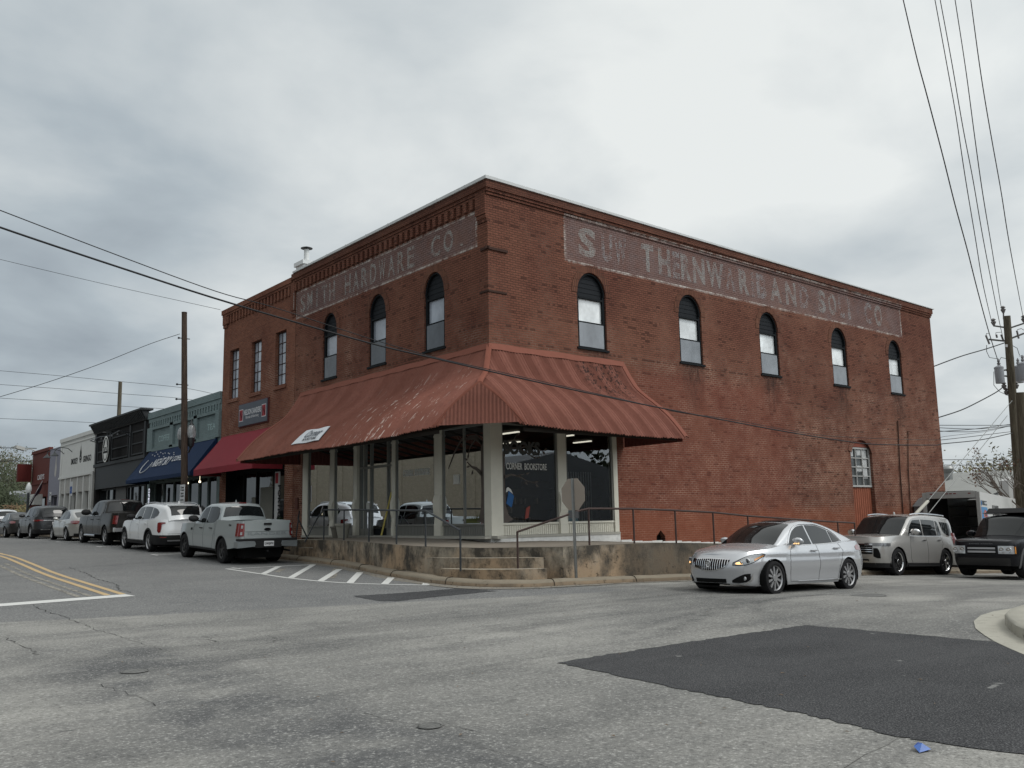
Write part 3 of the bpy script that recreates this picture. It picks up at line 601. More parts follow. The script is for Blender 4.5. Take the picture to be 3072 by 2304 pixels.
TOPL = 11.50
holesL = [arch(u, h, 6.97, 8.78, .74) for u, h in LW]
wall('wall', FL, [(0, 4.38), (11.95, 4.38), (11.95, .3), (12.8, .3), (12.8, TOPL), (0, TOPL)], holesL, brick_main, bld)
holesR = [arch(u, h, 6.99, 8.80, .75) for u, h in RWn]
holesR.append([(19.72, 1.0), (21.5, 1.0), (21.5, 4.35)]+[(19.72+1.78*(1-k/8), 4.35+.30*math.sin(math.pi*k/8)) for k in range(1, 8)]+[(19.72, 4.35)])
for x in (7.25, 12.3): holesR.append([(x-.22, plat_z(x, 0)-.02), (x+.22, plat_z(x, 0)-.02), (x+.22, plat_z(x, 0)+.22), (x, plat_z(x, 0)+.42), (x-.22, plat_z(x, 0)+.22)])
holesR.append([(15.9, .35), (16.5, .35), (16.5, .9), (16.2, 1.15), (15.9, .9)])
tr = lambda x: 11.50-.0068*x
wall('wall', FR, [(5.2, 4.38), (5.2, -.2), (14, -1.5), (28.2, -1.6), (28.2, tr(28.2)), (0, tr(0)), (0, 4.38)], holesR, brick_main, bld)
m = MB(); m.box(28.19, 28.2, 0.02, 20, -1.6, 11.2); m.box(.3, 28.15, 12.8, 12.82, .3, 11.2); m.build('wall', brick_two, bld)
m = MB(); m.add([(0.2, .2, 11.2), (28.1, .2, 10.9), (28.1, 12.7, 10.9), (.2, 12.7, 11.2)], [(0, 1, 2, 3)]); m.build('roof', plain('roof_membrane', (.2, .2, .2)), bld)
for x in (7.25, 12.3, 16.2):
    m = MB(); z = plat_z(x, 0) if x < 15 else .3; m.fbox(FR, x-.3, x+.3, z-.1, z+.9 if x > 15 else z+.5, -.21, -.24); m.build('vent', plain('vent_dark', (.006, .005, .005)), bld)
# corbelled cornice, left front
m = MB()
m.fbox(FL, -.05, 13.05, 11.495, 11.735, -.3, .126); m.fbox(FL, -.04, 13.0, 11.39, 11.495, 0, .081); m.fbox(FL, .5, 12.85, 11.31, 11.39, 0, .052)
m.fbox(FL, .001, .5, 10.70, 11.39, .0, .085); m.fbox(FL, .001, .47, 10.58, 10.70, 0, .06); m.fbox(FL, .001, .44, 10.46, 10.58, 0, .03)
m.fbox(FL, 12.8, 13.15, 10.2, 11.39, 0, .10); m.fbox(FL, 12.83, 13.12, 10.05, 10.2, 0, .065); m.fbox(FL, 12.86, 13.09, 9.92, 10.05, 0, .03)
u = .62
while u < 12.7:
    m.fbox(FL, u, u+.15, 10.98, 11.31, 0, .085); m.fbox(FL, u+.15, u+.24, 11.19, 11.31, 0, .05); u += .335
m.build('cornice', brick_main, bld)
m = MB()
for (d, z0, z1) in ((.13, 0, .24), (.085, -.10, 0), (.045, -.19, -.10)):
    x0, x1 = -d, 28.2+d*.6; p = [FR(x0, tr(x0)+z0+.001, -.3), FR(x1, tr(x1)+z0, -.3), FR(x1, tr(x1)+z0, d), FR(x0, tr(x0)+z0, d), FR(x0, tr(x0)+z1-.002, -.3), FR(x1, tr(x1)+z1, -.3), FR(x1, tr(x1)+z1, d), FR(x0, tr(x0)+z1, d)]; m.hexa(p)
m.build('cornice', brick_main, bld)
m = MB(); y = -.17
m.hexa([(.3, -.17, 11.742), (-.17, -.17, 11.742), (-.17, 12.85, 11.735), (.3, 12.85, 11.735), (.3, -.17, 11.84), (-.17, -.17, 11.84), (-.17, 12.85, 11.81), (.3, 12.85, 11.81)])
m.hexa([(.301, -.172, 11.743), (28.4, -.172, tr(28.2)+.243), (28.4, .3, tr(28.2)+.243), (.301, .3, 11.743), (.301, -.172, 11.835), (28.4, -.172, tr(28.2)+.275), (28.4, .3, tr(28.2)+.275), (.301, .3, 11.835)])
for y in np.arange(.9, 12.6, 1.5): m.box(-.176, -.165, y, y+.03, 11.73, 11.845)
m.build('coping', metal_cap, bld)
m = MB(); m.box(.35, .95, 12.9, 13.6, 11.4, 12.25); m.box(.28, 1.02, 12.83, 13.67, 12.25, 12.42); m.tube((.65, 13.25, 12.4), (.65, 13.25, 13.0), .11, .11, 14)
ch = m.build('chimney', plain('galvanised_white', (.6, .61, .61), .45), bld)
m = MB(); m.lathe([(.02, .10), (.25, .02), (.25, 0), (.02, .0)], (.65, 13.25, 13.04), 16); m.tube((.65, 13.25, 13.0), (.65, 13.25, 13.06), .03, .03, 6); m.build('vent_cap', iron, ch)
# wall anchors
m = MB(); m.fbox(FR, -.12, .75, 9.58, 9.66, .01, .05); m.fbox(FL, -.12, .32, 9.58, 9.66, .01, .05); m.fbox(FR, -.05, .7, 8.27, 8.32, .01, .03); m.fbox(FL, -.05, .4, 8.27, 8.32, .01, .03)
m.build('iron_tie_bar', rusty, bld)
# brick hoods over the arched windows
hood = brick_mat('brick_arch', (.17, .075, .05), (.12, .05, .035), (.2, .13, .1), (.06, .03, .025), headers=False, bw=.09, bh=.25)
def archwin(F, u, hw, v0, vs, ah, hoodw=.24):
    fr = MB(); fr.fbox(F, u-hw+.01, u-hw+.11, v0, vs, -.19, -.06); fr.fbox(F, u+hw-.11, u+hw-.01, v0, vs, -.19, -.06)
    fr.fbox(F, u-hw+.11, u+hw-.11, vs-.155, vs-.095, -.19, -.05); fr.fbox(F, u-hw+.11, u+hw-.11, v0, v0+.1, -.19, -.06); vm = v0+.1+(vs-.155-v0-.1)*.475; fr.fbox(F, u-hw+.11, u+hw-.11, vm-.05, vm+.05, -.18, -.05)
    n = 16; ro = [(u+(hw-.01)*math.cos(math.pi*k/n), vs+(ah-.01)*math.sin(math.pi*k/n)) for k in range(n+1)]; ri = [(u+(hw-.07)*math.cos(math.pi*k/n), vs+(ah-.07)*math.sin(math.pi*k/n)) for k in range(n+1)]
    fr.grid([[F(a, b_, -.04) for a, b_ in ro], [F(a, b_, -.04) for a, b_ in ri], [F(a, b_, -.15) for a, b_ in ri]])
    w = fr.build('window', black_paint, bld)
    pan = MB(); z = vs-.10
    while z < vs+ah-.02:
        zz = min(z+.16, vs+ah); c = lambda q: (hw-.02)*math.sqrt(max(0, 1-min(1, max(0, (q-vs)/ah))**2)) if q > vs else hw-.02
        a0, a1 = c(z), c(zz); pan.hexa([F(u-a0, z, -.16), F(u+a0, z, -.16), F(u+a0, z, -.122), F(u-a0, z, -.122), F(u-a1, zz, -.16), F(u+a1, zz, -.16), F(u+a1, zz, -.135), F(u-a1, zz, -.135)]); z += .16
    pan.build('arch_panel', black_board, w)
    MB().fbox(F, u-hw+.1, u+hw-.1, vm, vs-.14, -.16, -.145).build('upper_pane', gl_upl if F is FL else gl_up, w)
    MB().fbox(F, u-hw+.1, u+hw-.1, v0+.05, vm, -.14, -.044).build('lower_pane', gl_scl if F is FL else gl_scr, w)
    MB().fbox(F, u-hw-.06, u+hw+.06, v0-.07, v0+.0, -.2, .05).build('sill', black_paint, w)
    h = MB(); ro = [(u+(hw+hoodw)*math.cos(math.pi*k/n), vs+(ah+hoodw)*math.sin(math.pi*k/n)) for k in range(n+1)]; ri = [(u+hw*math.cos(math.pi*k/n), vs+ah*math.sin(math.pi*k/n)) for k in range(n+1)]
    h.grid([[F(a, b_, .004) for a, b_ in ro], [F(a, b_, .016) for a, b_ in ro], [F(a, b_, .016) for a, b_ in ri], [F(a, b_, -.02) for a, b_ in ri]]); h.build('brick_arch', hood, bld)
for u, h in LW: archwin(FL, u, h, 6.97, 8.78, .74)
for u, h in RWn: archwin(FR, u, h, 6.99, 8.80, .75)
# side window over the boarded door
m = MB(); F = FR
m.fbox(F, 19.73, 19.81, 2.66, 4.35, -.22, -.12); m.fbox(F, 21.41, 21.49, 2.66, 4.35, -.22, -.12); m.fbox(F, 19.73, 21.49, 2.62, 2.70, -.22, -.10); m.fbox(F, 19.8, 21.42, 4.27, 4.35, -.22, -.12)
for i in (1, 2): m.fbox(F, 19.81+i*1.6/3-.02, 19.81+i*1.6/3+.02, 2.7, 4.27, -.2, -.13)
for i in (1, 2, 3): m.fbox(F, 19.8, 21.42, 2.7+i*1.57/4-.02, 2.7+i*1.57/4+.02, -.2, -.13)
w = m.build('window', plain('grey_sash', (.38, .38, .37), .6), bld); MB().fbox(F, 19.75, 21.47, 2.7, 4.3, -.2, -.18).build('pane', glass_dark('pane_greenish', (.05, .055, .055), .08, .6), w)
cur = MB()
for u0, u1, v0, v1 in ((19.85, 20.2, 3.95, 4.25), (20.5, 21.3, 4.0, 4.25), (20.9, 21.3, 3.0, 4.0), (20.42, 20.85, 3.3, 3.55)): cur.fbox(F, u0, u1, v0, v1, -.178, -.17)
cur.build('curtain', plain('old_net_curtain', (.42, .43, .43), .9, var=.5, scale=9), w)
m = MB(); m.fbox(F, 19.74, 21.48, 1.0, 2.61, -.24, -.17)
for i in range(1, 10): m.fbox(F, 19.74+i*.174, 19.77+i*.174, 1.0, 2.6, -.17, -.155)
m.build('boarded_door', plain('orange_brown_boards', (.25, .085, .05), .75, var=.25), bld)
MB().fbox(F, 19.72, 21.5, 4.36, 4.7, -.24, -.1).build('window_head', plain('red_head_board', (.2, .06, .04)), bld)
h = MB(); n = 10; cc = [(20.61+(1.18)*math.cos(math.pi*(.12+.76*k/n)), 3.75+1.18*math.sin(math.pi*(.12+.76*k/n))) for k in range(n+1)]; c2 = [(20.61+(.93)*math.cos(math.pi*(.12+.76*k/n)), 3.72+.95*math.sin(math.pi*(.12+.76*k/n))) for k in range(n+1)]
h.grid([[F(a, b_, .004) for a, b_ in cc], [F(a, b_, .03) for a, b_ in cc], [F(a, b_, .03) for a, b_ in c2], [F(a, b_, .004) for a, b_ in c2]]); h.build('brick_arch', brick_main, bld)
m = MB(); m.path([FR(23.97, 5.7, .05), FR(23.8, 3.5, .05), FR(23.71, 0.0, .05)], .028, 6); m.path([FR(25.1, 5.2, .1), FR(24.85, 5.25, .05), FR(24.6, 3.5, .04), FR(24.4, 0, .04)], .022, 6); m.build('conduit', rusty, bld)

# ghost signs (faded paint on the bricks)
def letters(F, body, u_left, u_right, v0, v1, mat, slots=None, flip=False, bold=.02):
    """one mesh: letters spread evenly between u_left and u_right (viewer's left to right)"""
    m = MB(); n = len(body); o0, r_, up_ = Vector(F(u_left, v0, .004)), (Vector(F(u_right, v0, .004))-Vector(F(u_left, v0, .004))), Vector((0, 0, 1)); L_ = r_.length; r_.normalize(); w = L_/n
    for i, ch_ in enumerate(body):
        if ch_ == ' ': continue
        cw = w*(.72 if ch_ not in 'I.' else .2); off = i*w+(w-cw)/2
        v, f = textmesh(ch_, o0+r_*off, r_, up_, cw, (v1-v0)*(.16 if ch_ == '.' else 1), .003, bold); m.add(v, f)
    return m.build('painted_sign', mat, bld)
letters(FL, "SMITH", 12.5, 9.43, 9.98, 10.72, ghost); letters(FL, "HARDWARE", 8.82, 3.9, 9.98, 10.72, ghost); letters(FL, "CO.", 3.1, .95, 10.0, 10.72, ghost)
ghost3 = faded('faded_sign_paint_ghostly', (.40, .40, .41), .46, .68, .6)
for i_, (c_, a_, b_) in enumerate((('S', 3.8, 4.62), ('U', 4.88, 5.4), ('W', 5.5, 6.1), ('T', 6.85, 7.5), ('H', 7.75, 8.4), ('E', 8.5, 8.9), ('R', 8.98, 9.55), ('N', 9.66, 10.35), ('W', 10.45, 11.5), ('A', 11.6, 12.2), ('R', 12.45, 13.1), ('I', 13.25, 13.42), ('B', 13.6, 14.25), ('A', 14.5, 15.3), ('N', 15.6, 16.35), ('D', 16.6, 17.3), ('S', 18.0, 18.6), ('O', 18.8, 19.45), ('L', 19.65, 20.1), ('I', 20.4, 20.6), ('C', 21.8, 22.45), ('O', 22.7, 23.4))):
    v, f = textmesh(c_, FR(a_, 10.06, .004), (1, 0, 0), (0, 0, 1), b_-a_, 1.0, .003, .04); m = MB(); m.add(v, f); m.build('painted_letter', ghost if i_ == 0 else (ghost3 if i_ in (1, 2, 5, 9, 11, 12, 15, 18, 19, 20) else ghost2), bld)

# ---------------- storefront ----------------
room = MB()  # the shop's inside: floor, back walls, ceiling, all facing in
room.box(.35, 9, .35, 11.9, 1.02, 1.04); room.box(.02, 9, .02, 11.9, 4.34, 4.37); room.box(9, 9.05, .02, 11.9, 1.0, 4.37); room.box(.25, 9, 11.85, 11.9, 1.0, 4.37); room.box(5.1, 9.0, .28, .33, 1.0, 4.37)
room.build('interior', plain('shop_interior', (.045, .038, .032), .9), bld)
lm = plain('tube_light', (.9, .9, .8), emit=(1, .93, .78, 1.1))
m = MB()
for x, y in ((2.2, 1.8), (4.6, 1.8), (2.2, 4.6), (4.6, 4.6), (6.8, 3.2), (2.4, 8.5), (5.2, 7.8)): m.box(x-.05, x+.05, y-.45, y+.45, 4.26, 4.3)
m.build('ceiling_light', lm, bld)
m = MB()
for x, y, h in ((3.8, 3.2, 1.5), (5.8, 2.2, 1.9), (6.2, 5.2, 1.9), (3.6, 6.3, 1.3), (4.2, 8.8, 1.7), (2.0, 9.6, 1.1)):
    m.box(x-.7, x+.7, y-.02, y+.02, 1.04, 1.04+h)
    for k in range(5): m.box(x-.7, x+.7, y-.2, y+.2, 1.1+k*h/5, 1.13+k*h/5)
m.build('bookshelf', plain('dark_shelf', (.08, .055, .04)), bld)
bk = MB()
for k in range(60):
    x, y, h = random.choice(((3.8, 3.2, 1.5), (5.8, 2.2, 1.9), (3.6, 6.3, 1.3), (4.2, 8.8, 1.7))); u = random.uniform(-.65, .6); lv = random.randrange(4); z = 1.13+lv*h/5; bk.box(x+u, x+u+.07, y-.18, y-.02, z, z+random.uniform(.15, .22))
bk.build('books', plain('book_spines', (.22, .17, .12), var=.7, scale=4), bld, kind='stuff')
# floor sills, stone base
m = MB()
base_z = lambda x, y: 1.05
m.fbox(FL, -.32, 11.95, .98, 1.06, -.3, .05); m.fbox(FL, -.05, 4.9, .98, 1.05, .05, .30) ; m.fbox(FR, -.02, 5.24, .985, 1.055, -.3, .06)
m.build('threshold', plain('threshold_concrete', (.36, .35, .31), var=.2), bld)
m = MB(); m.fbox(FR, -.05, 5.25, .55, .985, -.3, .04); m.fbox(FR, 5.25, 14.2, -.1, .02, 0, .001); m.fbox(FL, -.03, 4.9, .7, .98, -.3, .045)
for x in np.arange(5.3, 14.5, .5): z = plat_z(x+.25, -.1); m.fbox(FR, x, x+.497, z-.2, z+.085+random.uniform(-.02, .02), 0, .02+random.uniform(0, .015))
m.build('white_footing', white_rough, bld)
# kick panels with vertical boards
def kick(F, u0, u1, mat, boards=True):
    m = MB(); m.fbox(F, u0, u1, 1.06, 1.36, -.18, -.05); m.fbox(F, u0, u1, 1.36, 1.42, -.2, -.005)
    if boards:
        u = u0+.03
        while u < u1-.05: m.fbox(F, u, u+.055, 1.06, 1.34, -.05, -.032); u += .085
    return m.build('kick_panel', mat, bld)
cols = [(11.52, 11.95), (9.41, 9.72), (7.73, 7.96), (5.19, 5.40), (2.48, 2.88)]
def bracket(m, F, u0, u1, top=2.35):
    """console-bracket foot: the swelling scroll at the lower part of each column"""
    prof = [(1.06, .05), (1.35, .05), (1.62, .02), (1.78, .07), (1.95, .09), (2.15, .085), (2.3, .04), (top, .005)]
    for (a, da), (b_, db) in zip(prof, prof[1:]): m.hexa([F(u0, a, -.02), F(u1, a, -.02), F(u1, a, da), F(u0, a, da), F(u0, b_, -.02), F(u1, b_, -.02), F(u1, b_, db), F(u0, b_, db)])
for u0, u1 in cols:
    m = MB(); m.fbox(FL, u0, u1, 1.06, 4.38, -.16, .01)
    if u0 < 11: bracket(m, FL, u0+.02, u1-.02); m.fbox(FL, u0-.015, u1+.015, 4.12, 4.18, -.02, .03)
    m.build('column', trim, bld)
m = MB(); m.hexa([(-.03, -.03, 1.06), (.40, -.03, 1.06), (.40, .3, 1.06), (-.03, .3, 1.06), (-.03, -.03, 4.38), (.40, -.03, 4.38), (.40, .3, 4.38), (-.03, .3, 4.38)]); m.build('column', trim, bld)
m = MB(); m.fbox(FR, 2.62, 2.97, 1.06, 4.38, -.16, .01); bracket(m, FR, 2.64, 2.95); m.build('column', trim, bld)
m = MB(); m.fbox(FR, 5.05, 5.24, 1.06, 4.38, -.2, .02); m.build('column', trim, bld)
kick(FL, .3, 2.48, trim_dark); kick(FL, 2.88, 5.19, trim_dark); kick(FL, 7.96, 9.41, trim_dark, False); kick(FL, 9.72, 11.52, trim_dark, False)
kick(FR, .4, 2.62, trim); kick(FR, 2.97, 5.05, trim)
def shopwin(F, u0, u1, mull=()):
    m = MB(); m.fbox(F, u0, u0+.06, 1.42, 4.38, -.09, -.012); m.fbox(F, u1-.06, u1, 1.42, 4.38, -.09, -.012); m.fbox(F, u0+.06, u1-.06, 4.30, 4.38, -.09, -.012)
    for x in mull: m.fbox(F, x-.03, x+.03, 1.42, 4.3, -.08, -.015)
    w = m.build('shop_window', trim_dark, bld); q = MB(); q.add([F(u0+.05, 1.4, -.05), F(u1-.05, 1.4, -.05), F(u1-.05, 4.32, -.05), F(u0+.05, 4.32, -.05)], [(0, 1, 2, 3)]); q.build('pane', gl_shop, w); return w
sw1 = shopwin(FL, .32, 2.48, (1.36,)); sw2 = shopwin(FL, 2.88, 5.19); shopwin(FL, 7.96, 9.41); shopwin(FL, 9.72, 11.52); sw3 = shopwin(FR, .40, 2.62); sw4 = shopwin(FR, 2.97, 5.05)
# entrance: door with sidelights and transom
m = MB()
for u in (5.42, 5.86, 6.98, 7.40, 7.70): m.fbox(FL, u-.03, u+.03, 1.06, 4.38, -.22, -.10)
for v in (3.42,): m.fbox(FL, 5.42, 7.7, v-.04, v+.04, -.215, -.095)
m.fbox(FL, 5.42, 5.86, 1.06, 1.3, -.2, -.12); m.fbox(FL, 6.98, 7.70, 1.06, 1.3, -.2, -.12)
e_ = m.build('entrance_frame', trim_dark, bld)
q = MB(); q.add([FL(5.42, 1.3, -.16), FL(7.7, 1.3, -.16), FL(7.7, 4.34, -.16), FL(5.42, 4.34, -.16)], [(0, 1, 2, 3)]); q.build('pane', gl_shop, e_)
m = MB(); m.fbox(FL, 5.9, 6.0, 1.07, 3.37, -.3, -.24); m.fbox(FL, 6.84, 6.94, 1.07, 3.37, -.3, -.24); m.fbox(FL, 6, 6.84, 1.07, 1.3, -.3, -.24); m.fbox(FL, 6, 6.84, 3.25, 3.37, -.3, -.24); m.fbox(FL, 6, 6.84, 2.0, 2.08, -.29, -.25)
dr = m.build('door', black_paint, bld); MB().fbox(FL, 6.0, 6.84, 1.3, 3.25, -.28, -.27).build('pane', gl_blk, dr); MB().fbox(FL, 6.05, 6.09, 1.95, 2.3, -.23, -.2).build('handle', plain('brass', (.4, .3, .12), .3, metal=1), dr)
m = MB(); m.tube((-.25, 5.65, 1.07), (.02, 5.45, 2.5), .03, .03, 6); m.build('yellow_pole', plain('yellow_pole', (.5, .42, .12)), bld)
sg = plain('notice_paper', (.5, .5, .47), .8); 
m = MB(); m.fbox(FL, 7.1, 7.32, 1.95, 2.2, -.15, -.145); m.fbox(FL, 5.5, 5.75, 1.95, 2.15, -.15, -.145); m.fbox(FL, 11.25, 11.48, 1.9, 2.5, -.07, -.065); m.fbox(FL, 1.62, 1.92, 2.62, 2.9, -.04, -.035); m.build('notice', sg, bld)
# lettering and painted tree on the glass
wl = plain('window_lettering', (.60, .60, .57), .6); wl2 = plain('window_lettering_dim', (.075, .078, .075), .6)
text('lettering', 'CORNER  BOOKSTORE', FL(4.77, 2.98, -.042), (0, -1, 0), (0, 0, 1), 1.56, .22, wl, sw2, .018)
text('lettering', 'CORNER  BOOKSTORE', FR(.60, 2.98, -.042), (1, 0, 0), (0, 0, 1), 1.6, .20, wl, sw3, .018)
text('lettering', 'BOOKS', FR(.52, 3.42, -.044), (1, 0, 0), (0, 0, 1), 1.42, .42, wl2, sw3, .05)
bark = plain('painted_bark', (.105, .088, .078), .7, var=.35, scale=5); leaf = plain('painted_leaf', (.12, .115, .07), .7)
def band(F, pts, d, mat, name, par):
    m = MB(); r1, r2 = [], []
    for i, (u, v, w) in enumerate(pts):
        a, b_ = pts[max(i-1, 0)], pts[min(i+1, len(pts)-1)]; du, dv = b_[0]-a[0], b_[1]-a[1]; l = math.hypot(du, dv); r1.append(F(u-dv/l*w, v+du/l*w, d)); r2.append(F(u+dv/l*w, v-du/l*w, d))
    m.grid([r1, r2]); return m
def tree_paint(F, par, T, limbs, leaves):
    m = band(F, T, -.043, bark, 't', par)
    for l in limbs: q = band(F, l, -.043, bark, 't', par); m.add(q.v, q.f)
    m.build('painted_tree', bark, par)
    m = MB()
    for (u, v, a) in leaves:
        c, s_ = math.cos(a), math.sin(a); m.add([F(u+x*c-y*s_, v+x*s_+y*c, -.041) for x, y in ((0, 0), (.07, .035), (.16, 0), (.07, -.035))], [(0, 1, 2, 3)])
    m.build('painted_leaves', bark, par)
tree_paint(FL, sw1, [(.50, 1.43, .28), (.47, 1.6, .16), (.45, 1.9, .11), (.44, 2.4, .09), (.46, 2.9, .1), (.44, 3.4, .09), (.48, 3.8, .06), (.75, 4.0, .035), (1.1, 4.02, .025), (1.25, 3.9, .012)],
    [[(.5, 2.85, .07), (.75, 3.02, .05), (1.0, 3.1, .03), (1.22, 3.25, .015)], [(.46, 3.75, .06), (.8, 3.95, .05), (1.5, 3.95, .04), (1.85, 3.6, .03), (2.2, 3.1, .015)], [(.8, 3.9, .03), (1.05, 3.7, .02), (1.2, 3.4, .012)]], [(1.2, 3.3, .5), (1.0, 2.85, 2.), (1.25, 3.1, 3.0), (1.2, 3.35, 2)])
tree_paint(FR, sw3, [(.62, 1.43, .25), (.55, 1.6, .13), (.50, 1.9, .07), (.49, 2.5, .055), (.48, 3.2, .07), (.52, 3.45, .06), (.75, 3.6, .04), (1.1, 3.62, .03), (1.5, 3.45, .02), (1.7, 3.35, .01)],
    [[(.5, 2.75, .05), (.8, 2.83, .03), (1.1, 2.78, .022), (1.4, 2.65, .015), (1.75, 2.58, .01)], [(.72, 3.58, .03), (.9, 3.85, .018), (1.05, 4.05, .01)], [(1.1, 3.62, .025), (1.6, 3.72, .018), (2.1, 3.55, .01)], [(1.0, 2.8, .02), (1.3, 2.85, .01)]],
    [(1.05, 4.0, .6), (1.35, 2.85, .3), (1.7, 2.6, .3), (1.72, 2.55, -.5), (1.3, 2.62, -.6), (1.65, 3.38, -.3), (2.05, 3.55, -.6), (2.1, 3.58, .5), (1.5, 3.45, .7), (1.8, 3.36, .1)])
m = MB(); m.fbox(FL, .62, 1.30, 1.43, 1.56, -.047, -.044)
for k in range(26): u = random.uniform(.62, 1.28); h_ = random.uniform(.1, .35)*(1.35-u+.2); m.add([FL(u-.012, 1.5, -.042), FL(u+.012, 1.5, -.042), FL(u+random.uniform(-.08, .08), 1.52+h_, -.042)], [(0, 1, 2)])
m.build('painted_grass', plain('painted_grass', (.09, .10, .035), .8), sw1)
def gpoly(F, pts, d, mat, name, par):
    m = MB(); m.add([F(u, v, d) for u, v in pts], [tuple(range(len(pts)))]); m.build(name, mat, par)
gpoly(FR, [(.58, 1.98), (.78, 1.86), (.88, 2.2), (.68, 2.36)], -.040, plain('painted_blue', (.03, .11, .28), .6), 'painted_book', sw3); gpoly(FR, [(.57, 2.3), (.68, 2.36), (.84, 2.26), (.76, 2.40), (.66, 2.46), (.60, 2.44)], -.039, MT['window_lettering'], 'painted_book', sw3)
gpoly(FR, [(1.28, 1.52), (1.42, 1.56), (1.5, 1.92), (1.34, 1.84)], -.040, plain('painted_red', (.22, .05, .04), .6), 'painted_book', sw3)
def bluecurtain():
    k = Mat('blue_bubble_curtain', .7, .2); v = k.N.new('ShaderNodeTexVoronoi'); v.inputs['Scale'].default_value = 6.5; k.L(k.pos(), v.inputs['Vector']); p = k.sep(k.pos())
    f_ = k.ramp(v.outputs['Distance'], .42, .34); k.col(k.mix(k.math('MULTIPLY', f_, k.ramp(k.noise(2), .35, .5)), k.mix(k.ramp(p[2], 1.6, 2.9), (.22, .33, .48), (.48, .55, .58)), (.06, .15, .30))); return k.m
MB().box(.16, .17, .62, 1.62, 1.35, 3.15).build('curtain', bluecurtain(), bld)
m = MB()
for k in range(9): m.tube((.9+.02*k, 1.75+.06*k, 1.3), (.9, 1.75+.06*k, 2.4), .008, .008, 4)
for k in range(7): m.tube((.9, 1.72, 1.4+.2*k), (.9, 2.3, 1.4+.2*k), .006, .006, 4)
m.build('wire_rack', plain('wire', (.4, .4, .4), .4), bld)
m = MB()
for k in range(12): m.tube((3.5+.11*k, .7, 1.1), (3.5+.11*k, .7, 3.0), .01, .01, 4)
m.build('wire_rack', plain('wire2', (.25, .25, .22), .4), bld)
m = MB(); m.hexa([(3.2, .35, 1.42), (3.75, .3, 1.42), (3.75, .33, 1.42), (3.2, .38, 1.42), (3.15, .55, 1.95), (3.55, .5, 1.95), (3.55, .53, 1.95), (3.15, .58, 1.95)]); m.build('easel_board', plain('light_blue_board', (.22, .32, .36)), bld)

# ---------------- the red corrugated canopy ----------------
PD = np.array([0, .3, .65, 1.0, 1.5, 1.95, 2.35, 2.61]); PZ = np.array([6.62, 6.13, 5.65, 5.38, 5.02, 4.65, 4.22, 3.90])
def pz(d): return float(np.interp(d, PD, PZ))
dl = list(np.linspace(0, 1.59, 12))+list(np.linspace(1.59, 2.61, 8))[1:]
def edge(d): return -d if d <= 1.59 else -1.59+(d-1.59)/(2.61-1.59)*.66
def lift(d, s_): # the sheets rise a little towards the hip
    return .26*max(0, 1-s_/1.8)*float(np.interp(d, [0, .6, 1.4, 1.7, 2.61], [0, .05, .85, .85, .35]))
cn = empty('metal_canopy', (-1.3, 3, 4.5), label='flared red corrugated metal canopy wrapping the corner above the bookshop windows', cat='canopy')
def panel(left, end, pitch=.115, amp=.03):
    F = (lambda u, d, z: (-d, u, z)) if left else (lambda u, d, z: (u, -d, z)); rows = []
    L_ = end+2; n = int(L_/pitch*4); rg = [random.uniform(-.02, .012) for _ in range(n//4+8)]
    for j, d in enumerate(dl):
        e0 = edge(d); row = []
        d0, d1 = dl[max(j-1, 0)], dl[min(j+1, len(dl)-1)]; sl = (pz(d1)-pz(d0))/(d1-d0); nx, nz = -sl/math.hypot(1, sl), 1/math.hypot(1, sl)
        for i in range(n+1):
            u = end-(end+1.65)*i/n; uu = max(u, e0); w = amp*math.cos(2*math.pi*u/pitch); k = rg[int((u+2)/pitch) % len(rg)] if j == len(dl)-1 else 0
            bow = .05*math.sin(u*.9+1)*(d/2.6)
            row.append(F(uu, d+nx*w-k*.6, pz(d)+lift(d, uu-e0)+nz*w+k+bow*.5))
        rows.append(row)
    m = MB(); m.grid(rows); l = cn.location; return rel(m, cn)
for left, end in ((True, 12.23), (False, 5.73)): panel(left, end).build('roof_sheet', roofred, cn, smooth=80)
# gable over the cut-off corner
A_ = Vector((-1.6, -1.6, pz(1.59)+.22)); P1, P2 = Vector((-2.60, -.93, 4.02)), Vector((-.93, -2.60, 4.06)); m = MB(); n = 90; nrm = Vector((-1, -1, 0)).normalized(); rows = [[], []]
for i in range(n+1):
    t = i/n; bpt = P1.lerp(P2, t); s_ = 1-abs(2*t-1); tz = 4.02+(A_.z-4.02)*(s_**.8); tp = Vector((bpt.x*(1-.05*s_)+.02, bpt.y*(1-.05*s_)+.02, tz)); w = nrm*(.014*math.cos(i*2*math.pi/4)); rows[0].append(bpt+w); rows[1].append(tp+w)
m.grid(rows); rel(m, cn).build('gable', roofred, cn, smooth=80)
m = MB()
def strip3(pts, w, axis, th=.02, up=.02):
    a = Vector(axis).normalized()*w/2; pts = [Vector(p)+Vector((0, 0, up)) for p in pts]
    m.grid([[p-a-Vector((0, 0, th*1.5)) for p in pts], [p-a for p in pts], [p+Vector((0, 0, th)) for p in pts], [p+a for p in pts], [p+a-Vector((0, 0, th*1.5)) for p in pts]])
hip = [(-d, -d, pz(d)+lift(d, 0)+.01) for d in dl if d <= 1.6]
strip3(hip, .16, (1, -1, 0), .03)
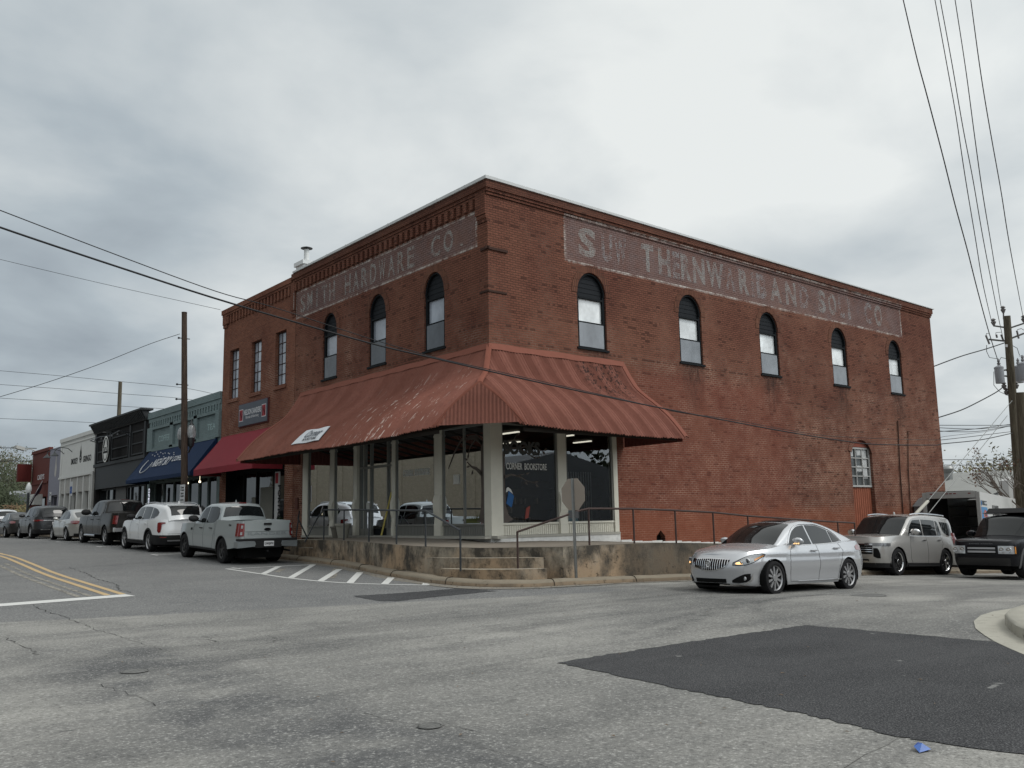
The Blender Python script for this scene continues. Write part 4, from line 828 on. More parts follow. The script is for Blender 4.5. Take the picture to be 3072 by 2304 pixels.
for left in (True, False):
    F = (lambda u, d, z: (-d, u, z)) if left else (lambda u, d, z: (u, -d, z))
    strip3([F(edge(d), d, pz(d)+lift(d, 0)+.01) for d in dl if d >= 1.55], .15, (1, -1, 0), .03)
    end = 12.23 if left else 5.73
    strip3([F(end-.06, d, pz(d)+.02) for d in dl], .2, (0, 1, 0) if left else (1, 0, 0), .03)
    m.grid([[F(u, .02, 6.70+.012*math.sin(u*3)) for u in np.linspace(-.02, end, 60)], [F(u, .045, 6.64+.012*math.sin(u*3)) for u in np.linspace(-.04, end, 60)], [F(u, .11, 6.50+.01*math.sin(u*5)) for u in np.linspace(-.1, end, 60)]])
rel(m, cn).build('trim', redtrim, cn, smooth=50)
# closed end cheeks made of the same sheet, and the timber frame beneath
m = MB()
for left in (True, False):
    F = (lambda u, d, z: (-d, u, z)) if left else (lambda u, d, z: (u, -d, z)); end = 12.1 if left else 5.6
    dd = np.linspace(.02, 2.5, 60); m.grid([[F(end+.012*math.cos(i*math.pi/2), d, max(pz(d)-.06, 3.82)) for i, d in enumerate(dd)], [F(end+.012*math.cos(i*math.pi/2), d, 3.80) for i, d in enumerate(dd)]])
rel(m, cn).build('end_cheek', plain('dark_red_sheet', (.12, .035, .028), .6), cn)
m = MB()
for u in np.arange(.4, 12, .8): m.tube((-.02, u, 4.42), (-2.32, u, 3.92), .04, .04, 4)
for u in np.arange(.4, 5.5, .8): m.tube((u, -.02, 4.42), (u, -2.32, 3.92), .04, .04, 4)
m.box(-2.36, -2.30, -.7, 12.0, 3.84, 3.94); m.box(-.7, 5.5, -2.36, -2.30, 3.84, 3.94); m.box(-1.9, 0, -.02, 12, 4.39, 4.41); m.box(-.02, 5.5, -1.9, -.02, 4.392, 4.412)
rel(m, cn).build('soffit_frame', plain('dark_timber', (.035, .03, .026), .9), cn)
# cloth banner lying on the canopy
m = MB(); c4_ = [(2.40, 7.95, 5.92), (2.22, 7.85, 5.93), (2.0, 7.62, 5.95)]
rows = [[(-(d+.03), a+(b_-a)*t, pz(d)+.055+.012*math.sin(t*9)) for t in np.linspace(0, 1, 12)] for d, a, b_ in ((2.42, 7.95, 5.95), (2.3, 7.9, 5.96), (2.15, 7.85, 5.97), (1.98, 7.7, 6.0))]
m.grid(rows); m.grid([[(x+.012, y, z-.01) for x, y, z in r] for r in rows]); bn = m.build('banner', plain('white_vinyl', (.62, .64, .67), .5), label='white cloth banner reading Corner Bookstore lying on the red canopy', cat='banner')
rr, uu = Vector((0, -1, 0)), (Vector((-2.03, 0, pz(1.98)))-Vector((-2.45, 0, pz(2.42)))).normalized()
def btext(body, d0, y0, w, h, mat, it=0):
    v, f = textmesh(body, (0, 0, 0), (1, 0, 0), (0, 1, 0), w, h, .003, .01); m = MB(); vs = []
    for a, b_, c in v: d = d0-b_*.62; vs.append((-(d+.03)-.02-c, y0-a-it*b_, pz(d)+.075+c))
    m.add(vs, f); return m.build('lettering', mat, bn)
btext('Corner', 2.27, 7.35, 1.1, .36, plain('grey_script', (.12, .13, .15)), .35); btext('BOOKSTORE', 2.38, 7.2, .95, .11, plain('black_letters', (.02, .02, .025)))
# ---------------- second brick building (portrait studio) ----------------
nb = empty('studio_brick_building', (0, 16.6, 0), label='narrow brown brick building with three tall gridded windows and a red awning', cat='building')
def pf(m, o):  # world-space builder -> local space of its parent
    l = o.location; m.v = [(a-l[0], b_-l[1], c-l[2]) for a, b_, c in m.v]; return m
holes = [[(u, 7.2), (u+1.05, 7.2), (u+1.05, 9.56), (u, 9.56)] for u in (18.58, 16.12, 13.66)]
w = wall('wall', FL, [(13.6, .2), (13.6, 4.6), (19.7, 4.6), (19.7, .2), (20.42, .2), (20.42, 11.4), (12.82, 11.4), (12.82, .2)], holes, brick_two, None)
w.parent = nb; w.matrix_parent_inverse = Matrix.Translation(-Vector(nb.location))
m = MB(); m.box(.002, 12, 20.40, 20.42, .2, 11.4); m.box(0.3, 12, 12.83, 12.85, .2, 11.4); pf(m, nb).build('wall', brick_two, nb)
m = MB(); m.box(.25, 12, 12.85, 20.4, 11.0, 11.05); pf(m, nb).build('roof', MT['roof_membrane'], nb)
m = MB(); m.fbox(FL, 13.06, 20.5, 11.40, 11.62, -.3, .13); m.fbox(FL, 13.06, 20.46, 11.30, 11.4, 0, .09); m.fbox(FL, 19.95, 20.44, 10.9, 11.38, 0, .085); m.fbox(FL, 19.98, 20.44, 10.75, 10.9, 0, .05)
u = 13.3
while u < 19.85: m.fbox(FL, u, u+.15, 10.9, 11.28, 0, .08); m.fbox(FL, u+.15, u+.24, 11.16, 11.28, 0, .045); u += .34
m.fbox(FL, 13.1, 19.95, 11.28, 11.38, 0, .05); pf(m, nb).build('cornice', brick_two, nb)
for u in (18.58, 16.12, 13.66):
    m = MB(); m.fbox(FL, u, u+.04, 7.28, 9.56, -.2, -.14); m.fbox(FL, u+1.01, u+1.05, 7.28, 9.56, -.2, -.14)
    for k in (1, 2): m.fbox(FL, u+.35*k-.012, u+.35*k+.012, 7.28, 9.56, -.19, -.15)
    for k in range(6): v = 7.28+k*.447; m.fbox(FL, u+.04, u+1.01, v, v+.028, -.195, -.145)
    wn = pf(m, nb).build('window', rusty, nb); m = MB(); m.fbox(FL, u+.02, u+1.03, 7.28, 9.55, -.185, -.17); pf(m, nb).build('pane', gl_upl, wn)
    m = MB(); m.fbox(FL, u-.08, u+1.13, 7.08, 7.24, -.2, .06); pf(m, nb).build('sill', brick_two, wn)
# dark ground floor of the studio
m = MB(); m.fbox(FL, 13.6, 19.7, .3, .95, -.5, -.42); m.fbox(FL, 13.6, 19.7, 3.75, 4.6, -.5, -.42)
for u in (13.65, 15.3, 15.45, 17.2, 18.6, 19.6): m.fbox(FL, u-.05, u+.05, .3, 3.8, -.5, -.38)
m.fbox(FL, 13.6, 13.62, .3, 4.6, -.5, 0); m.fbox(FL, 19.68, 19.7, .3, 4.6, -.5, 0); sfr = pf(m, nb).build('shopfront', black_paint, nb)
m = MB(); m.fbox(FL, 13.62, 19.68, .95, 3.75, -.47, -.45); pf(m, nb).build('pane', gl_blk, sfr)
m = MB(); m.fbox(FL, 15.55, 16.9, 1.6, 3.1, -.445, -.44); m.fbox(FL, 17.3, 17.8, 1.3, 2.7, -.445, -.44); pf(m, nb).build('window_blind', plain('pale_blind', (.20, .20, .175), .8), sfr)
def awning(name, y0, y1, zt, zb, zv, d, mat, **t):
    m = MB(); rows = []
    for k in range(7):
        s_ = k/6; rows.append([(-(.02+d*s_), y0+(y1-y0)*i/16, zt+(zb-zt)*s_-.03*math.sin(math.pi*s_)+.008*math.sin(i*2.4)) for i in range(17)])
    m.grid(rows); m.grid([[(-d-.02, y0+(y1-y0)*i/16, zb) for i in range(17)], [(-d-.025+.008*math.sin(i*1.7), y0+(y1-y0)*i/16, zv) for i in range(17)]])
    for y in (y0, y1): m.add([(-.02, y, zt), (-d-.02, y, zb), (-d-.02, y, zv), (-.02, y, zv)], [(0, 1, 2, 3)])
    o = m.build(name, mat, smooth=20, **t)
    f = MB(); f.tube((-d, y0+.05, zv+.1), (-d, y1-.05, zv+.1), .015, .015, 6)
    for y in np.linspace(y0+.05, y1-.05, 5): f.tube((-.02, y, zv+.1), (-d, y, zv+.1), .015, .015, 6); f.tube((-.02, y, zt-.05), (-d, y, zb-.05), .015, .015, 6)
    f.build('awning_frame', black_paint, o); return o
red_cloth = plain('red_awning_cloth', (.21, .024, .034), .75, var=.1); blue_cloth = plain('navy_awning_cloth', (.010, .024, .062), .75, var=.15)
awning('red_awning', 13.75, 20.2, 5.56, 4.0, 3.73, 1.3, red_cloth, label='red cloth shop awning between the blue awning and the corner canopy', cat='awning')
ab = awning('blue_awning', 20.8, 30.45, 5.65, 3.98, 3.8, 1.25, blue_cloth, label='navy blue cloth awning with white Night Sky Coffee lettering', cat='awning')
def slope_text(body, y0, zlow, w, h, d, zt, zb, par, mat, sy=.7):
    v, f = textmesh(body, (0, 0, 0), (1, 0, 0), (0, 1, 0), w, h, .003, .012); vs = []
    for a, b_, c in v:
        z = zlow+b_*sy; s_ = (zt-z)/(zt-zb); vs.append((-(d*s_)-.05-c, y0-a, z+.012))
    m = MB(); m.add(vs, f); return m.build('lettering', mat, par)
wpaint = plain('white_sign_paint', (.55, .56, .58), .6)
slope_text('NIGHT SKY', 27.7, 4.55, 2.6, .62, 1.25, 5.65, 3.98, ab, wpaint); slope_text('COFFEE', 24.9, 4.68, 1.5, .4, 1.25, 5.65, 3.98, ab, wpaint)
m = MB(); pts = []
for k in range(20): a = 2.4+k*.22; pts.append((28.6-.62*math.cos(a)*1.0, 4.72+.42*math.sin(a)))
for k, (y, z) in enumerate(pts): s_ = (5.65-z)/(5.65-3.98); pts[k] = (-(1.25*s_)-.055, y, z+.01)
m.path(pts, .022, 5)
for k in range(14): y = 25.2+k*.3; z = 5.05+.022*k+.12*math.sin(k*2.2); s_ = (5.65-z)/(5.65-3.98); m.box(-(1.25*s_)-.075, -(1.25*s_)-.045, y, y+.07, z, z+.05)
m.build('moon_emblem', wpaint, ab)
# studio signs
s1 = empty('studio_sign', (-.05, 16.7, 6.3), label='dark grey sign board reading Nelson Sanders Portraits and Advertising', cat='sign')
m = MB(); m.box(-.05, .04, -1.5, 1.5, -.45, .52); m.build('board', plain('slate_sign_board', (.075, .085, .105), .5), s1, bevel=.01)
m = MB(); m.box(-.02, .045, -1.54, 1.54, -.49, .56); m.build('frame', plain('sign_rim_maroon', (.1, .03, .03)), s1)
text('lettering', 'NELSON SANDERS', (-.054, .88, .0), (0, -1, 0), (0, 0, 1), 1.8, .25, wpaint, s1, .015); text('lettering', 'Portraits & Advertising', (-.054, .68, -.2), (0, -1, 0), (0, 0, 1), 1.35, .16, wpaint, s1)
redp = plain('sign_red', (.30, .03, .04), .6)
for y in (1.2, -1.2):
    MB().box(-.056, -.05, y-.21, y+.21, -.24, .30).build('logo_border', wpaint, s1); MB().box(-.060, -.056, y-.18, y+.18, -.21, .27).build('logo_panel', redp, s1); text('logo_letter', 'N', (-.0605, y+.15, -.17), (0, -1, 0), (0, 0, 1), .3, .4, plain('dark_red_letter', (.10, .015, .02)), s1, .03)
s2 = empty('portrait_sign', (-.1, 14.02, 1.7), label='tall narrow white vertical sign reading Portrait beside the studio window', cat='sign')
MB().box(-.03, .03, -.19, .19, -.45, 1.93).build('board', plain('white_sign_panel', (.45, .45, .45)), s2)
MB().box(-.035, -.03, -.14, .14, 1.45, 1.88).build('logo_panel', redp, s2)
blk = plain('black_sign_paint', (.012, .012, .014), .6)
text('lettering', 'PORTRAIT', (-.034, -.13, 1.38), (0, 0, -1), (0, -1, 0), 1.75, .27, blk, s2, .04)
for o in list(s2.children):
    if o.name.startswith('lettering'):
        for v in o.data.vertices: v.co.x = -.034 if v.co.x > -.034 else v.co.x
m = MB(); m.box(-.05, 0, -.12, .12, -.22, .22); m.build('electric_box', plain('rust_box', (.10, .04, .03)), label='small rusty meter box on the brick pier beside the studio', cat='meter box').location = (0, 12.4, 2.3)

# ---------------- the painted shop row ----------------
def shop(name, y0, y1, ztop, body, label):
    e = empty(name, (0, (y0+y1)/2, 0), label=label, cat='building')
    m = MB(); m.box(.0, 14, y0+.002, y1-.002, 1.0, ztop-.25) if False else None
    m.box(.0, .25, y0+.002, y1-.002, 3.9, ztop-.2); m.box(.0, .25, y0+.002, y0+.35, .6, 3.9); m.box(0, .25, y1-.35, y1-.002, .6, 3.9)
    m.box(.25, 14, y0+.002, y0+.2, .6, ztop-.3); m.box(.25, 14, y1-.2, y1-.002, .6, ztop-.3); pf(m, e).build('wall', body, e)
    m = MB(); m.box(.25, 14, y0+.2, y1-.2, ztop-.8, ztop-.7); pf(m, e).build('roof', MT['roof_membrane'], e)
    return e
def front(e, y0, y1, bays, mat_fr, glass, z0=1.1, z1=3.9, stall=.5, d=-.3, panes=None):
    m = MB(); m.fbox(FL, y0, y1, z0-.4, z0+stall, d-.1, d); m.fbox(FL, y0, y1, z1-.1, z1, d-.1, d+.02)
    for u in bays: m.fbox(FL, u-.06, u+.06, z0, z1, d-.1, d+.03)
    f = pf(m, e).build('shopfront', mat_fr, e); m = MB(); m.fbox(FL, y0, y1, z0+stall, z1-.1, d-.06, d-.04); pf(m, e).build('pane', glass, f); return f
# teal
te = shop('teal_shop', 20.45, 30.85, 7.75, brick_teal, 'teal painted brick coffee shop with recessed Coffee and Tea panels')
m = MB(); m.fbox(FL, 20.46, 30.9, 7.42, 7.76, -.3, .10); m.fbox(FL, 20.46, 30.85, 7.2, 7.42, 0, .05); u = 20.6
while u < 30.6: m.fbox(FL, u, u+.17, 6.9, 7.2, 0, .05); u += .36
for a, b_ in ((20.46, 20.9), (23.3, 23.75), (26.7, 27.2), (30.0, 30.85)): m.fbox(FL, a, b_, 5.6, 6.9, 0, .12)
m.fbox(FL, 20.9, 30.0, 6.76, 6.9, 0, .12); m.fbox(FL, 20.9, 30.0, 5.55, 5.72, 0, .12); pf(m, te).build('cornice', brick_teal, te)
teal_l = faded('teal_sign_letters', (.36, .47, .47), .25, .42, .9)
def sgn(body, y_left, y_right, z0, z1, par, mat, d=.006, bold=.015):
    v, f = textmesh(body, FL(y_left, z0, d), (0, -1, 0), (0, 0, 1), y_left-y_right, z1-z0, .004, bold); m = MB(); m.add(v, f); return pf(m, par).build('lettering', mat, par)
sgn('COFFEE', 29.25, 27.45, 6.02, 6.36, te, teal_l); sgn('BOOKS', 26.3, 24.0, 5.98, 6.3, te, teal_l); sgn('TEA', 22.2, 21.1, 6.03, 6.33, te, teal_l)
front(te, 20.8, 30.5, (20.85, 22.6, 23.8, 25.2, 27.4, 29, 30.4), brick_teal, gl_blk, stall=.4)
for y_, l_ in ((23.2, 'small lit bulb hanging under the navy awning just left of the white door post'), (21.6, 'small lit bulb hanging under the right end of the navy awning')):
    m = MB(); m.lathe([(.0, .06), (.05, .03), (.05, -.03), (0, -.06)], (0, 0, 0), 10); m.tube((0, 0, .05), (0, 0, .3), .006, .006, 4); m.build('pendant_bulb', plain('bulb', (1, .9, .7), emit=(1, .85, .6, 3)), label=l_, cat='light bulb', group='bulbs under the navy awning').location = (-.5, y_, 3.55)
cs = empty('neon_sign', (-.2, 29.85, 3.2), label='small white lit open sign hanging vertically below the navy awning', cat='sign')
text('lettering', 'OPEN', (0, .12, .35), (0, 0, -1), (0, -1, 0), .95, .22, plain('neon', (.9, .9, 1), emit=(.8, .85, 1, .9)), cs, .01); MB().box(.01, .02, -.16, .16, -.65, .4).build('backing', black_paint, cs)
# black
bk_ = shop('black_shop', 31.05, 41.45, 8.05, brick_dark, 'black painted shop with panelled upper front, deep cornice and round hanging sign')
blk2 = plain('black_gloss_boards', (.020, .022, .025), .5, .4); blk3 = plain('charcoal_trim', (.034, .036, .038), .55)
m = MB()
m.hexa([FL(31.05, 7.45, 0), FL(41.45, 7.45, 0), FL(41.45, 7.45, .12), FL(31.05, 7.45, .12), FL(31.05, 7.98, 0), FL(41.45, 7.98, 0), FL(41.45, 7.98, .42), FL(31.05, 7.98, .42)])
m.fbox(FL, 30.95, 41.5, 7.98, 8.08, -.2, .5); u = 31.2
while u < 41.3: m.hexa([FL(u, 7.5, .13), FL(u+.1, 7.5, .13), FL(u+.1, 7.5, .2), FL(u, 7.5, .2), FL(u, 7.93, .38), FL(u+.1, 7.93, .38), FL(u+.1, 7.93, .46), FL(u, 7.93, .46)]); u += .27
pf(m, bk_).build('cornice', blk3, bk_)
m = MB(); m.fbox(FL, 31.1, 41.4, 5.3, 5.5, 0, .14)
for a in (31.3, 34.0, 38.0, 41.1): m.fbox(FL, a, a+.22, 5.5, 7.4, 0, .09)
for a, b_ in ((31.7, 33.8), (34.5, 37.8), (38.5, 40.9)):
    m.fbox(FL, a, b_, 6.9, 6.98, 0, .06); m.fbox(FL, a, b_, 5.6, 5.68, 0, .06); m.fbox(FL, a, a+.08, 5.68, 6.9, 0, .06); m.fbox(FL, b_-.08, b_, 5.68, 6.9, 0, .06); m.fbox(FL, a+.08, b_-.08, 6.22, 6.29, 0, .05)
pf(m, bk_).build('panelling', blk3, bk_)
front(bk_, 31.4, 41.1, (31.5, 33.2, 34.6, 35.3, 37.6, 38.2, 39.4, 41), blk2, gl_blk, stall=.6)
m = MB(); m.fbox(FL, 31.4, 41.1, 3.9, 5.3, -.05, .04); pf(m, bk_).build('panelling', blk2, bk_)
m = MB(); m.fbox(FL, 35.5, 37.5, 2.0, 4.3, -.28, -.24); pf(m, bk_).build('menu_panel', plain('grey_poster', (.11, .11, .11)), bk_)
hs = empty('hanging_sign', (-.75, 36.5, 6.15), rz=.0, label='oval black and white illustrated sign hanging over the black shop', cat='sign')
m = MB(); n = 20; ov = [(math.sin(2*math.pi*k/n)*.62, math.cos(2*math.pi*k/n)*.78) for k in range(n)]
m.add([(0, a, b_) for a, b_ in ov]+[(.1, a, b_) for a, b_ in ov], [tuple(range(n)), tuple(range(2*n-1, n-1, -1))]+[(k, (k+1) % n, n+(k+1) % n, n+k) for k in range(n)]); m.build('board', plain('sign_black', (.02, .02, .02)), hs)
m = MB(); m.grid([[(-.006, a*1.02, b_*1.02) for a, b_ in ov+[ov[0]]], [(-.006, a*.9, b_*.9) for a, b_ in ov+[ov[0]]]]); m.add([(-.008, y, z) for y, z in ((-.35, .12), (.35, .12), (.22, .3), (.05, .62), (-.1, .62), (-.25, .3))], [(0, 1, 2, 3, 4, 5)]); m.add([(-.008, y, z) for y, z in ((-.4, -.25), (.4, -.25), (.25, -.5), (0, -.66), (-.25, -.5))], [(0, 1, 2, 3, 4)]); m.build('emblem', plain('sign_white', (.6, .6, .58)), hs)
text('lettering', 'EL TACTO', (-.009, .46, -.12), (0, -1, 0), (0, 0, 1), .92, .2, MT['sign_white'], hs, .02)
m = MB(); m.tube((.75, 0, 1.0), (-.2, 0, 1.0), .03, .03, 8); m.tube((.05, 0, .78), (.05, 0, 1.0), .015, .015, 6); m.tube((.75, 0, 1.25), (0, 0, 1.02), .015, .015, 6); m.build('bracket', iron, hs)
m = MB()
m.path([(-.1, 34.0, 6.95), (-.7, 34.0, 7.05), (-.7, 36, 6.9), (-.7, 38, 7.02), (-.7, 40.2, 6.95), (-.1, 40.2, 6.8)], .025, 6); m.tube((-.1, 34.0, 6.7), (-.6, 34.0, 7.03), .02, .02, 6)
for y in (34.3, 35.4, 37.6, 39.0): m.lathe([(.03, .05), (.09, -.08), (.0, -.08)], (-.7, y, 6.9), 8)
m.build('sign_light_rail', iron, label='black pipe rail with small spotlights above the black shop sign', cat='light rail')
# white
wh = shop('white_shop', 41.5, 50.55, 7.85, brick_white, 'white painted shop with flame and skull emblem and black lettering')
m = MB(); m.fbox(FL, 41.5, 50.6, 7.6, 7.86, -.2, .12); m.fbox(FL, 41.5, 50.5, 7.32, 7.42, 0, .08); u = 41.7
while u < 50.4: m.fbox(FL, u, u+.12, 7.42, 7.6, 0, .08); u += .27
m.fbox(FL, 41.6, 42.1, 5.1, 7.3, 0, .05); m.fbox(FL, 50.1, 50.5, 5.1, 7.3, 0, .05); m.fbox(FL, 41.6, 50.5, 4.95, 5.1, 0, .12)
for u in (42.4, 44.0, 45.5, 47.3, 48.8, 50.2): m.fbox(FL, u-.12, u+.12, 1.0, 4.95, -.25, .05)
m.fbox(FL, 42, 50.4, 3.9, 4.95, -.26, -.1); m.fbox(FL, 42.1, 50.1, 5.1, 7.32, 0, .02); pf(m, wh).build('trim', plain('white_board_paint', (.56, .56, .54), .6), wh)
front(wh, 41.9, 50.2, (43, 45, 46, 48.2), MT['white_board_paint'], glass_dark('pane_brownish', (.05, .045, .04), .05, .6), stall=.7)
m = MB(); m.fbox(FL, 44.3, 45.3, 1.9, 3.7, -.31, -.29); pf(m, wh).build('poster', plain('poster_sand', (.4, .36, .32), var=.5, scale=1.2), wh)
sgn('SMOKEY', 47.5, 45.7, 5.85, 6.27, wh, blk, .025, .03); sgn('GRINGO', 44.4, 42.4, 5.85, 6.27, wh, blk, .025, .03)
m = MB(); fl = [(0, 0), (.22, .12), (.30, .45), (.2, .75), (.22, 1.0), (.06, 1.35), (.02, 1.75), (-.1, 1.2), (-.22, .95), (-.2, .7), (-.3, .45), (-.22, .12)]
m.add([FL(45.05+a, 5.85+b_*.75, .026) for a, b_ in fl], [tuple(range(len(fl)))]); pf(m, wh).build('flame_emblem', blk, wh)
m = MB()
for a, b_ in ((-.09, .25), (.09, .25)): m.add([FL(45.05+a+.05*math.cos(k), 5.95+b_+.06*math.sin(k), .03) for k in np.linspace(0, 5.5, 7)], [tuple(range(7))])
m.fbox(FL, 44.95, 45.15, 5.95, 6.02, .027, .031); pf(m, wh).build('skull_emblem', MT['white_board_paint'], wh)
for y in (47.4, 49.6, ):
    g = empty('gooseneck_lamp', (0, y, 6.75), label=('black gooseneck lamp over the white shop name' if y < 48 else 'black gooseneck lamp at the far end of the white shop front'), cat='lamp')
    m = MB(); m.path([(0, 0, 0), (-.3, .0, .25), (-.8, 0, .32), (-1.1, 0, .1), (-1.12, 0, -.05)], .025, 6); m.build('arm', iron, g); MB().lathe([(.05, 0), (.09, -.1), (.28, -.28), (.26, -.28)], (-1.12, 0, -.02), 12).build('shade', iron, g)
m = MB(); m.tube((-.12, 41.55, 5.1), (-.12, 41.55, 1.2), .07, .07, 8); m.build('downpipe', MT['white_board_paint'], label='white downpipe between the white and black shops', cat='downpipe')
# lilac and dark red
li = shop('lilac_shop', 50.6, 53.9, 7.6, plain('lilac_render', (.21, .21, .25), .8, var=.1), 'narrow pale lilac shop front between white and dark red shops')
front(li, 50.9, 53.6, (51, 52.2, 53.4), plain('lilac_trim', (.26, .25, .30)), gl_blk)
m = MB(); pk = [(0, 0), (.3, .2), (.25, .6), (.12, 1.1), (.05, 1.7), (-.05, 1.7), (-.12, 1.1), (-.3, .7), (-.2, .2)]; m.add([FL(51.9+a, 5.2+b_, .01) for a, b_ in pk], [tuple(range(9))]); pf(m, li).build('painted_motif', plain('pale_motif', (.4, .38, .36)), li)
rd = shop('dark_red_shop', 53.95, 59.7, 7.6, plain('dark_red_render', (.105, .03, .024), .8, var=.12), 'dark red rendered shop at the far end of the row')
front(rd, 54.3, 59.4, (54.4, 56, 57.6, 59.2), plain('dark_red_frames', (.1, .03, .025)), gl_blk)
sgn("CASEY'S", 57.6, 55.4, 5.25, 5.65, rd, wpaint)
m = MB(); m.fbox(FL, 53.95, 59.75, 7.35, 7.6, -.2, .09); m.fbox(FL, 54.0, 59.7, 4.9, 5.02, 0, .1); pf(m, rd).build('cornice', MT['dark_red_render'], rd)
m = MB(); m.box(-1.1, -.1, 59.3, 59.7, 5.2, 6.6); m.build('box_sign', plain('maroon_box', (.09, .018, .016)), label='dark red projecting box sign at the end of the row', cat='sign')
m = MB(); m.hexa([(-1.5, 58.2, 7.75), (-.9, 58.2, 7.6), (-.9, 58.9, 7.6), (-1.5, 58.9, 7.75), (-1.5, 58.2, 8.0), (-.9, 58.2, 7.85), (-.9, 58.9, 7.85), (-1.5, 58.9, 8.0)]); m.path([(-.9, 58.5, 7.72), (-.4, 58.5, 7.75), (0, 58.5, 7.55)], .04, 6); m.build('floodlight', plain('lamp_grey', (.4, .4, .38)), label='grey floodlight on an arm above the dark red shop', cat='floodlight')
m = MB(); m.box(-.6, .0, 55.6, 56.9, 3.3, 4.1)
for k in range(6): m.box(-.62, -.6, 55.65, 56.85, 3.38+k*.12, 3.42+k*.12)
m.build('air_conditioner', plain('ac_white', (.5, .5, .48)), label='white window air conditioner on the dark red shop', cat='air conditioner')
# patriotic bunting flag hanging on an angled pole
fg = empty('angled_flag', (-.1, 53.9, 4.9), label='dark striped flag drooping from an angled pole on the dark red shop', cat='flag')
MB().tube((0, 1.5, .2), (-1.2, -.3, -1.7), .02, .02, 6).build('pole', MT['wire'], fg)
m = MB(); m.grid([[(0-1.1*t, 1.4-1.5*t, .1-1.5*t-.0) for t in np.linspace(0, 1, 9)], [(-.1-1.1*t, 1.2-1.5*t, -.4-1.5*t-.1*math.sin(t*9)) for t in np.linspace(0, 1, 9)]]); m.build('cloth', plain('dark_flag_cloth', (.05, .035, .05), var=.9, scale=6), fg)
fn = empty('patio_rail', (-1.6, 46.5, 1.15), label='black patio railing outside the white shop', cat='railing')
m = MB()
for y in (-2.6, 0, 2.2): m.box(-.03, .03, y-.03, y+.03, 0, 1.2)
m.box(-.03, .03, -2.6, 2.2, 1.14, 1.2); m.box(-.02, .02, -2.6, 2.2, .1, .14); m.build('rail', iron, fn)
# ---------------- vehicles ----------------
def hermite(pts):
    X = [p[0] for p in pts]; Y = [p[1] for p in pts]; n = len(X); d = [(Y[i+1]-Y[i])/(X[i+1]-X[i]) for i in range(n-1)]; mm = [0]*n
    mm[0], mm[-1] = d[0], d[-1]
    for i in range(1, n-1): mm[i] = 0 if d[i-1]*d[i] <= 0 else 2*d[i-1]*d[i]/(d[i-1]+d[i])
    def f(x):
        if x <= X[0]: return Y[0]
        if x >= X[-1]: return Y[-1]
        i = 0
        while x > X[i+1]: i += 1
        h = X[i+1]-X[i]; t = (x-X[i])/h
        return Y[i]*(2*t**3-3*t*t+1)+mm[i]*h*(t**3-2*t*t+t)+Y[i+1]*(-2*t**3+3*t*t)+mm[i+1]*h*(t**3-t*t)
    return f
def carpaint(name, c, metal=.35, rough=.28):
    k = Mat(name, rough, .5, metal); k.col(k.mix(k.noise(2, 4, .6, k.obj()), tuple(x*.93 for x in c), c)); k['Coat Weight'].default_value = .6 if max(c) > .1 else .12; k['Coat Roughness'].default_value = .04; k['Specular IOR Level'].default_value = .5 if max(c) > .1 else .22
    # road film low on the doors
    p = k.sep(k.obj()); return k.m
alloy = plain('alloy_wheel', (.42, .42, .43), .3, .5, .7, var=.1); dkalloy = plain('black_wheel', (.03, .03, .032), .4, .5, .3); chrome = plain('chrome', (.62, .62, .63), .12, .5, 1, var=.03)
trimblk = plain('black_plastic', (.018, .018, .019), .55, .35); redlamp = plain('red_lens', (.16, .008, .010), .12, .7, var=.2, coat=1); clearlamp = plain('clear_lens', (.42, .43, .44), .1, .8, .3, var=.4, scale=14, coat=1); amber = plain('amber_lens', (.55, .22, .04), .15, .6); seam_m = plain('panel_gap', (.01, .01, .01), .9)
plate_w = plain('plate_white', (.55, .55, .56), .5); under = plain('underbody', (.008, .008, .008), .95)
amber_on = plain('lit_amber', (1, .55, .2), emit=(1, .6, .25, 1.6))
